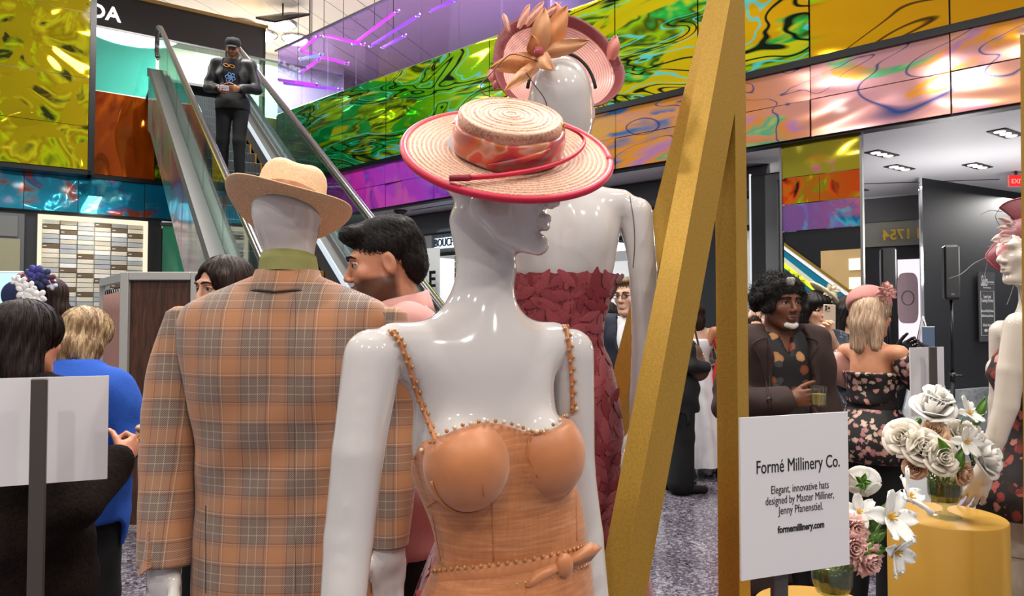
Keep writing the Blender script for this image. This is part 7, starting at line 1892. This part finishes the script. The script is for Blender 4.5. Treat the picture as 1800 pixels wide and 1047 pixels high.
# burgundy sinamay hat
t = NT('burgundy_sinamay'); n = t.noise(t.coord('Object'), 260, 2); t.set(color=t.ramp(n, [(.3, '#5c1420'), (.7, '#8c2434')]), rough=.5, sheen=.3); t.bump(n, .4, .002)
tr_ = t.new('BsdfTransparent'); mx = t.new('MixShader'); mx.inputs[0].default_value = .18; t.link(t.b.outputs[0], mx.inputs[1]); t.link(tr_.outputs[0], mx.inputs[2]); t.link(mx.outputs[0], t.out.inputs[0]); m_bs = t.m
eh4 = thing('sinamay_hat', 'burgundy sheer swirled hat with pale petals and wire quills, right edge', 'hat', H4 @ V((0, 0, .10)))
oc = [(1757, 365), (1768, 356), (1790, 349), (1815, 347), (1840, 352), (1860, 380), (1858, 420), (1840, 440), (1815, 436), (1795, 432), (1785, 448), (1776, 470), (1774, 484), (1755, 474), (1740, 462), (1733, 450), (1742, 436), (1758, 420), (1772, 402), (1779, 384), (1770, 374)]
sp = smoothpath(oc + [oc[0]], 64)[:-1]
pts = [at(x, y, Y4 + .03 + .05 * math.sin((y - 350) / 40) - (x - 1790) * .0006) for x, y in sp]; cm = sum(pts, V()) / len(pts)
MB().loft([[cm + (p - cm) * f + V((0, -.05 * (1 - f * f), 0)) for p in pts] for f in (.03, .3, .55, .8, 1.0)], False).obj('swirl_brim', m_bs, eh4, True)
MB().loft([[cm + (p - cm) * f + V((0, .004 - .05 * (1 - f * f), 0)) for p in pts] for f in (.03, .3, .55, .8, 1.0)], False).obj('swirl_brim', m_bs, eh4, True)
MB().tube(pts + [pts[0]], .0035, 6).obj('edge_wire', mat('burgundy_wire', '#8a2c3a', .4), eh4, True)
MB().lathe([(.080, -.03), (.082, .0), (.076, .04), (.05, .075), (0, .088)], 28, cap=False, sy=1.15).xf(H4 @ Matrix.Translation((0, .015, .05))).obj('crown', m_bs, eh4, True)
m_ptl = mat('pale_petal', '#e4c4bc', .5); m_ptl2 = mat('pink_petal', '#d49a98', .5)
for k_, (bx, by, tx, ty, w) in enumerate(((1784, 394, 1753, 382, .012), (1780, 402, 1752, 400, .012), (1782, 405, 1756, 412, .016), (1778, 415, 1741, 423, .020), (1775, 410, 1758, 428, .018), (1768, 430, 1752, 450, .016), (1775, 398, 1770, 392, .016))):
    petal(at(bx, by, Y4 - .14), at(tx, ty, Y4 - .17), w, .008, (m_ptl, m_ptl, m_ptl2)[k_ % 3], par=eh4)
m_wq = mat('grey_quill', '#6c6668', .4)
for pth in ([(1762, 372), (1740, 370), (1724, 377)], [(1755, 420), (1738, 434), (1722, 432)], [(1733, 453), (1712, 463), (1690, 481), (1668, 489)], [(1736, 458), (1733, 475), (1728, 492)], [(1757, 366), (1750, 380), (1757, 396)]):
    q = smoothpath(pth, 20); MB().tube([at(x, y, Y4 - .12) for x, y in q], .0013, 5).obj('quill', m_wq, eh4)
for pth in ([(1783, 498), (1776, 520), (1770, 535)], [(1790, 500), (1796, 530), (1798, 545)]):
    q = smoothpath(pth, 10); MB().tube([at(x, y, Y4 - .1) for x, y in q], .0012, 5).obj('tie', m_wq, eh4)
# ------------------------------------------------------------------ plinths, vases and flowers
YP = 2.5; pt_ = at(1663, 905, YP); zP = pt_.z
m_ylw = mat('ochre_laminate', '#b3872e', .5, var=.05, vscale=4)
e = thing('plinth', 'round ochre plinth under the glass goblet of white roses', 'plinth', (pt_.x, YP, 0))
rP = .184
MB().lathe([(rP, 0), (rP, zP - .004), (rP - .003, zP), (0, zP)], 72, (pt_.x, YP, 0)).obj('drum', m_ylw, e, 40)
m_gl = glass('vase_glass', '#e6ecd8', .10)
m_water = mat('vase_stems_water', '#4a5428', .15, var=.3, vscale=60)
def goblet(label, c, s=1.0):
    e = thing('vase', label, 'vase', c); n = 40; rg = []
    pr = [(.050, .001), (.052, .004), (.030, .010), (.008, .020), (.006, .030), (.012, .038), (.040, .050), (.050, .075), (.052, .11), (.050, .150)]
    for r, z in pr + [(r - .003, z) for r, z in pr[:5:-1]]:
        rg.append([V(c) + V((s * r * (1 + (.035 if z > .045 and z < .14 else .05 if z < .012 else 0) * math.cos(12 * a)) * math.cos(a), s * r * (1 + (.035 if .045 < z < .14 else .05 if z < .012 else 0) * math.cos(12 * a)) * math.sin(a), s * z)) for a in np.linspace(0, 6.2832, n * 2 + 1)[:-1]])
    MB().loft(rg, False).obj('goblet', m_gl, e, True)
    MB().lathe([(0, .055), (.036, .055), (.044, .078), (.046, .118), (0, .118)], 24, cap=False).xf(Matrix.Translation(V(c)) @ Matrix.Scale(s, 4)).obj('water', m_water, e, True); return e
v1 = V((at(1655, 897, YP).x, YP - .02, zP)); goblet('fluted glass goblet vase with white and peach roses on the ochre plinth', v1, 1.0)
def petalmat(nm, c, c2=None):
    t = NT(nm); t.set(color=c, rough=.55); tl_ = t.new('BsdfTranslucent'); tl_.inputs[0].default_value = C4(c2 or c); mx = t.new('MixShader'); mx.inputs[0].default_value = .22
    t.link(t.b.outputs[0], mx.inputs[1]); t.link(tl_.outputs[0], mx.inputs[2]); t.link(mx.outputs[0], t.out.inputs[0]); return t.m
m_w1 = petalmat('rose_cream', '#fbf4e6', '#fff4dc'); m_w2 = petalmat('rose_white', '#fffcf6'); m_pc = petalmat('rose_peach', '#f6d2b0', '#f8c8a0'); m_pk = petalmat('carnation_pink', '#f6c8be'); m_lw = petalmat('petal_white', '#fbfbf6'); m_lf_ = mat('leaf_green', '#4f7a22', .4, var=.2, vscale=30); m_stm = mat('stem_green', '#557a2a', .5); m_st = mat('stamen_yellow', '#e0a820', .5)
def rosepetals(R, seed, ruffle=0, layers=((5, 1.0, .62, .95), (5, .80, .78, .8), (5, .56, .86, .75), (4, .34, .90, .9), (3, .18, .92, 1.1))):
    rr = random.Random(seed); out = []
    for li, (n, rad_, hgt, span) in enumerate(layers):
        for k in range(n):
            a0 = 2 * math.pi * (k + .5 * (li % 2)) / n + rr.uniform(-.15, .15); g = []; tip = rr.uniform(.9, 1.1)
            for i in range(6):
                v = i / 5; r = R * rad_ * (.22 + .78 * v ** .6) * (1 + (.22 * (v ** 4) if li < 2 else 0)); z = R * (hgt * 1.15 * (v ** 1.3) * tip - .45 - (.16 * v ** 6 if li < 2 else 0)); row = []
                for j in range(6):
                    u = (j - 2.5) / 2.5; w = span * (math.sin(math.pi * (.16 + .62 * v)) ** .6); ang = a0 + u * w * (.9 if li < 3 else 1)
                    rf = 1 + ruffle * math.sin(u * 9 + k * 2) * v; row.append(V((r * rf * math.cos(ang), r * rf * math.sin(ang), z - R * .14 * u * u * v * (1 if li < 2 else .2) + R * ruffle * .5 * math.sin(u * 11 + k))))
                g.append(row)
            out.append(g)
    return out
def flower(kind, label, c, R, axis, m, foot, group=None, seed=1, lift=.0):
    """one cut flower: petals, stem down into its vase"""
    c, axis = V(c), V(axis).normalized(); e = thing(kind, label, 'flower', foot, group)
    M = axis.to_track_quat('Z', 'Y').to_matrix().to_4x4(); M.translation = c
    if kind in ('rose', 'carnation'):
        for g in (rosepetals(R, seed) if kind == 'rose' else rosepetals(R, seed, .09, ((7, 1, .45, .6), (7, .85, .65, .6), (6, .65, .78, .6), (6, .42, .86, .7), (4, .2, .9, .9)))):
            MB().sheet(g, R * .02).objm('petal', m, e, M, True)
        MB().sphere((0, 0, -R * .45), (R * .3, R * .3, R * .22), 10, 6).objm('calyx', m_stm, e, M, True)
    else:
        for k in range(6):
            a = k * 1.047 + seed; L = R * (1.0 if k % 2 else .88); up = .35 + .3 * ((k * 7 + seed) % 3) / 2; g = []
            for i in range(7):
                v = i / 6; w = R * .30 * (math.sin(math.pi * (.08 + .84 * v)) ** .7); row = []
                for j in range(5):
                    u = (j - 2) / 2; r = L * v * math.cos(up * (1 - v)); z = L * (math.sin(up) * v - .30 * v * v * ((k + seed) % 2)) + .12 * R * u * u * v
                    row.append(V((r * math.cos(a) - w * u * math.sin(a), r * math.sin(a) + w * u * math.cos(a), z + R * .02 * math.sin(u * 6 + v * 9))))
                g.append(row)
            MB().sheet(g, R * .012).objm('petal', m, e, M, True)
        mb = MB(); mb.sphere((0, 0, R * .05), (R * .12, R * .12, R * .16), 10, 6)
        mb.objm('centre', m_st, e, M, True)
        for k in range(5): MB().tube([V((0, 0, R * .05)), V((R * .14 * math.cos(k * 1.257), R * .14 * math.sin(k * 1.257), R * .28))], R * .028, 5).objm('stamen', m_st, e, M, True)
    f = V(foot); q = [tuple(c - axis * R * .5), tuple(c * .55 + f * .45 - axis * R * .3), tuple(f)]
    MB().tube(smoothpath(q, 12), max(.0022, R * .05), 6).obj('stem', m_stm, e, True); return e
def leafblade(par, a, b, w, sag=.02):
    petal(a, b, w, sag, m_lf_, 'leaf', .25, par)
in1 = v1 + V((0, 0, .08))
def f1(px, py, dy=0): return at(px, py, YP - .03 + dy)
R_ = .001 * 1
FL1 = [('rose', 'large white rose at the top of the goblet bouquet', (1640, 716, .0), .062, (-.1, -.55, .8), m_w2, 3), ('rose', 'upper white rose opening above the big top rose', (1650, 694, .02), .045, (.2, -.5, .9), m_w2, 31),
       ('rose', 'large white rose at the left of the goblet bouquet', (1588, 770, -.02), .058, (-.75, -.6, .35), m_w1, 5), ('rose', 'white rose inside left beside the large left one', (1622, 786, -.06), .056, (-.3, -.9, .3), m_w1, 6),
       ('rose', 'cream rose in the middle over the goblet rim', (1655, 804, -.09), .052, (0, -.95, .25), m_w1, 8), ('rose', 'large ruffled white rose at the right of the goblet bouquet', (1733, 802, -.03), .066, (.6, -.75, .3), m_w2, 9),
       ('rose', 'pale cream rose under the right white lily', (1690, 762, .0), .046, (.1, -.8, .6), m_w1, 10), ('rose', 'peach rose between the top and left white roses', (1644, 757, -.03), .036, (-.3, -.85, .5), m_pc, 11),
       ('rose', 'small peach rose below the left white rose', (1608, 822, -.03), .034, (-.6, -.8, -.1), m_pc, 12), ('rose', 'small peach rose at the lower right of the bouquet', (1694, 832, -.06), .036, (.4, -.9, -.1), m_pc, 13),
       ('rose', 'small peach bud in the heart of the bouquet', (1663, 775, -.05), .026, (0, -.9, .5), m_pc, 14), ('rose', 'small cream rose right of the top lily', (1712, 757, .03), .034, (.5, -.6, .6), m_w1, 15),
       ('lily', 'white lily at the upper right of the bouquet', (1702, 727, .0), .056, (.25, -.75, .6), m_lw, 1), ('lily', 'white lily with yellow centre in the middle right of the bouquet', (1697, 776, -.10), .056, (.1, -.95, .2), m_lw, 2)]
fl = None
for kd, lb, (x, y, dy), R, axv, m, sd in FL1:
    ft = in1 + V((.02 * math.cos(sd), .02 * math.sin(sd), -.02)); fl = flower(kd, lb, f1(x, y, dy), R, axv, m, ft, None, sd)
    if sd in (3, 9, 1): leafblade(fl, f1(x + 12, y + 20, .02), f1(x + (30 if sd != 3 else 34), y - (30 if sd == 1 else 8), .0), .016)
    if sd == 8: leafblade(fl, f1(1668, 800, -.08), f1(1648, 768, -.10), .016); leafblade(fl, f1(1680, 830, -.08), f1(1692, 785, -.10), .018)
    if sd == 3: leafblade(fl, f1(1616, 735, .02), f1(1612, 750, .02), .01)
# front vase on a lower plinth
YV = 1.78; zV = .80; vb = V((at(1462, 1000, YV).x, YV, zV))
e = thing('plinth', 'lower ochre plinth under the vase behind the lettered card', 'plinth', (vb.x - .03, YV + .02, 0))
MB().lathe([(.15, 0), (.15, zV - .004), (.147, zV), (0, zV)], 64, (vb.x - .03, YV + .02, 0)).obj('drum', m_ylw, e, 40)
goblet('fluted glass vase with white tulips and pink carnations behind the lettered card', vb, .9)
def f2(px, py, dy=0): return at(px, py, YV + dy)
in2 = vb + V((0, 0, .075))
for kd, lb, (x, y, dy), R, axv, m, sd in (('rose', 'white ranunculus seen from behind with green sepals, over the card edge', (1516, 846, .02), .036, (.35, .85, .35), m_w2, 21),
        ('lily', 'large open white tulip in the middle of the front bouquet', (1562, 908, -.03), .072, (.35, -.85, .3), m_lw, 4), ('lily', 'open white tulip at the upper right of the front bouquet', (1594, 876, .03), .070, (.7, -.4, .55), m_lw, 5),
        ('lily', 'open white tulip hanging at the lower right of the front bouquet', (1572, 968, -.03), .062, (.55, -.8, -.2), m_lw, 7), ('lily', 'white tulip half hidden behind the card edge', (1510, 900, .0), .045, (-.2, -.8, .5), m_lw, 8),
        ('carnation', 'pink carnation beside the card edge, uppermost of three', (1503, 932, -.03), .034, (.1, -.9, .3), m_pk, 22), ('carnation', 'pink carnation beside the card edge, middle one of three', (1500, 962, -.05), .034, (.0, -.95, .1), m_pk, 23), ('carnation', 'pink carnation beside the card edge, lowest of three', (1528, 985, -.05), .036, (.3, -.9, -.2), m_pk, 24)):
    ft = in2 + V((.015 * math.cos(sd), .015 * math.sin(sd), -.02)); fl = flower(kd, lb, f2(x, y, dy), R, axv, m, ft, None, sd)
    if sd == 21:
        for k in range(5): a = k * 1.257; leafblade(fl, f2(1516, 848, -.03), f2(1516 + 16 * math.cos(a), 846 + 16 * math.sin(a), -.035), .006, .004)
    if sd == 4: leafblade(fl, f2(1518, 960, -.02), f2(1558, 930, -.03), .014); leafblade(fl, f2(1520, 950, 0), f2(1545, 890, 0), .012); leafblade(fl, f2(1505, 985, -.02), f2(1535, 945, -.05), .016)
    if sd == 5: leafblade(fl, f2(1540, 905, .02), f2(1590, 870, .02), .010)
    if sd == 7: leafblade(fl, f2(1522, 975, -.02), f2(1560, 962, -.04), .010)
# ------------------------------------------------------------------ mirrored prism, speakers, wall poster
YM = 5.0; ap = at(1622, 556, YM)
t = NT('prism_mirror'); n = t.noise(t.coord('Object'), 1.6, 2); t.set(color=t.ramp(n, [(.3, '#9fb8c8'), (.5, '#d8dcdc'), (.65, '#c8a8d8'), (.8, '#c8d8a8')]), metal=.30, rough=.10); m_pri = t.m
e = thing('prism_sculpture', 'mirrored pyramid standing on the floor between the blonde woman and the dark wall', 'sculpture', (ap.x, YM, 0))
bs = [V((ap.x - .50, YM - .25, .0)), V((ap.x + .12, YM - .55, 0)), V((ap.x + .52, YM + .15, 0)), V((ap.x - .1, YM + .4, 0))]
for k in range(4):
    a, b = bs[k], bs[(k + 1) % 4]; nn = (b - a).cross(ap - a).normalized()
    if nn.dot((a + b) / 2 - V((ap.x, YM, 0))) < 0: nn = -nn
    MB().prism([a, b, ap], -nn * .012).obj('facet', m_pri, e)
    MB().tube([a, ap], .008, 6).obj('edge', m_chrome, e)
MB().prism(bs, (0, 0, .01)).obj('base', m_black, e)
def speaker(label, px, y0, y1, Y, wpx):
    c = at(px, (y0 + y1) / 2, Y); h = (y1 - y0) / F * Y; w = wpx / F * Y; e = thing('loudspeaker', label, 'speaker', (c.x, Y, 0)); R = Euler((0, 0, rad(-20))).to_matrix()
    MB().box(c, (w, w * 1.1, h), R, bev=.02).obj('cabinet', m_black, e)
    MB().box(c + R @ V((0, -w * .56, 0)), (w * .82, .012, h * .93), R, bev=.005).obj('grille', mat('grille_mesh', '#1d1d1f', .6, bump=.8, bscale=500), e)
    MB().box(c + R @ V((0, -w * .57, -h * .40)), (.03, .01, .02), R).obj('badge', m_steel, e)
    MB().tube([(c.x, Y, c.z - h / 2), (c.x, Y, .95)], .016, 8).obj('pole', m_black, e, True); MB().tube([(c.x, Y, .96), (c.x, Y, .12)], .021, 8).obj('pole', m_black, e, True)
    MB().tube([(c.x, Y, .98), (c.x, Y, .90)], .03, 10).obj('collar', m_black, e, True); MB().tube([(c.x, Y, .95), (c.x + .10, Y - .02, .95)], .010, 6).obj('clamp_knob', m_black, e, True)
    for k in range(3):
        a = k * 2.094 + .6; q = V((c.x + .42 * math.cos(a), Y + .42 * math.sin(a), .015)); MB().tube([(c.x, Y, .62), q], .012, 6).obj('leg', m_black, e, True); MB().sphere(q, (.022, .022, .015), 8, 6).obj('foot', m_rubber, e, True)
speaker('black column loudspeaker on a stand in front of the dark wall, beside the wall poster', 1671, 431, 527, 7.2, 24)
speaker('black column loudspeaker on a stand in front of the pink lightbox', 1561, 436, 526, 8.0, 24)
k_ = (1730 - 900) / F; s_ = (k_ * A_.y - A_.x) / (edx.x - k_ * edx.y); pw = A_ + edx * s_ + ndx * .03; Yw = pw.y
zt_, zb_ = at(1730, 478, Yw).z, at(1730, 600, Yw).z; hw = 25 / F * Yw * 1.02; zc_ = (zt_ + zb_) / 2
e = thing('wall_poster', 'translucent grey acrylic notice with white lettering on the dark wall', 'poster', (pw.x, pw.y, zb_))
def wpt(x, z, o=0): return pw + edx * x + ndx * o + V((0, 0, z))
MB().prism([wpt(-hw, zb_), wpt(hw, zb_), wpt(hw, zt_), wpt(-hw, zt_)], ndx * .01).obj('board', mat('acrylic_grey', '#3b3a3a', .2), e)
m_wt = emis('print_white', '#d8d8d8', .55)
hh = zt_ - zb_
for za, zb2 in ((.725, .722), (.09, .087)): MB().prism([wpt(-hw * .8, zb_ + hh * zb2, .012), wpt(hw * .8, zb_ + hh * zb2, .012), wpt(hw * .8, zb_ + hh * za, .012), wpt(-hw * .8, zb_ + hh * za, .012)], ndx * .002).obj('border_line', m_wt, e)
for x in (-hw * .8, hw * .8): MB().prism([wpt(x - .004, zb_ + hh * .087, .012), wpt(x + .004, zb_ + hh * .087, .012), wpt(x + .004, zb_ + hh * .725, .012), wpt(x - .004, zb_ + hh * .725, .012)], ndx * .002).obj('border_line', m_wt, e)
def ptext(s, v, size, x=0, fit=None, **kw): text(s, size, m_wt, frame(wpt(x, zb_ + hh * v, .012), edx, (0, 0, 1)), e, ext=.001, fit=fit, **kw)
ptext('Saks', .865, .20, -hw * .36, hw * .82, shear=.35, bold=.003); ptext('FIFTH AVENUE', .855, .032, hw * .46, hw * .78)
MB().prism([wpt(hw * .06, zb_ + hh * .825, .012), wpt(hw * .86, zb_ + hh * .825, .012), wpt(hw * .86, zb_ + hh * .829, .012), wpt(hw * .06, zb_ + hh * .829, .012)], ndx * .002).obj('border_line', m_wt, e)
ptext('New York \u2022 Saks.com', .775, .03, 0, hw * .9)
ptext('Lower Level', .645, .07, 0, hw * .86); ptext('Concierge Services', .59, .07, 0, hw * 1.42)
ptext('Saks.com Pick-Up & Returns', .44, .05, 0, hw * 1.5); ptext('SaksFirst Account Services', .37, .05, 0, hw * 1.42); ptext('Gift Cards \u2022 Restrooms', .235, .05, 0, hw * 1.15); ptext('Kiosk', .16, .05, hw * .16, hw * .35)
MB().lathe([(0, 0), (.03, 0), (.03, .002), (0, .002)], 16).xf(frame(wpt(-hw * .25, zb_ + hh * .16, .012), edx, (0, 0, 1)) @ Matrix.Diagonal((1.2, .7, 1, 1))).obj('arrow_mark', m_wt, e)
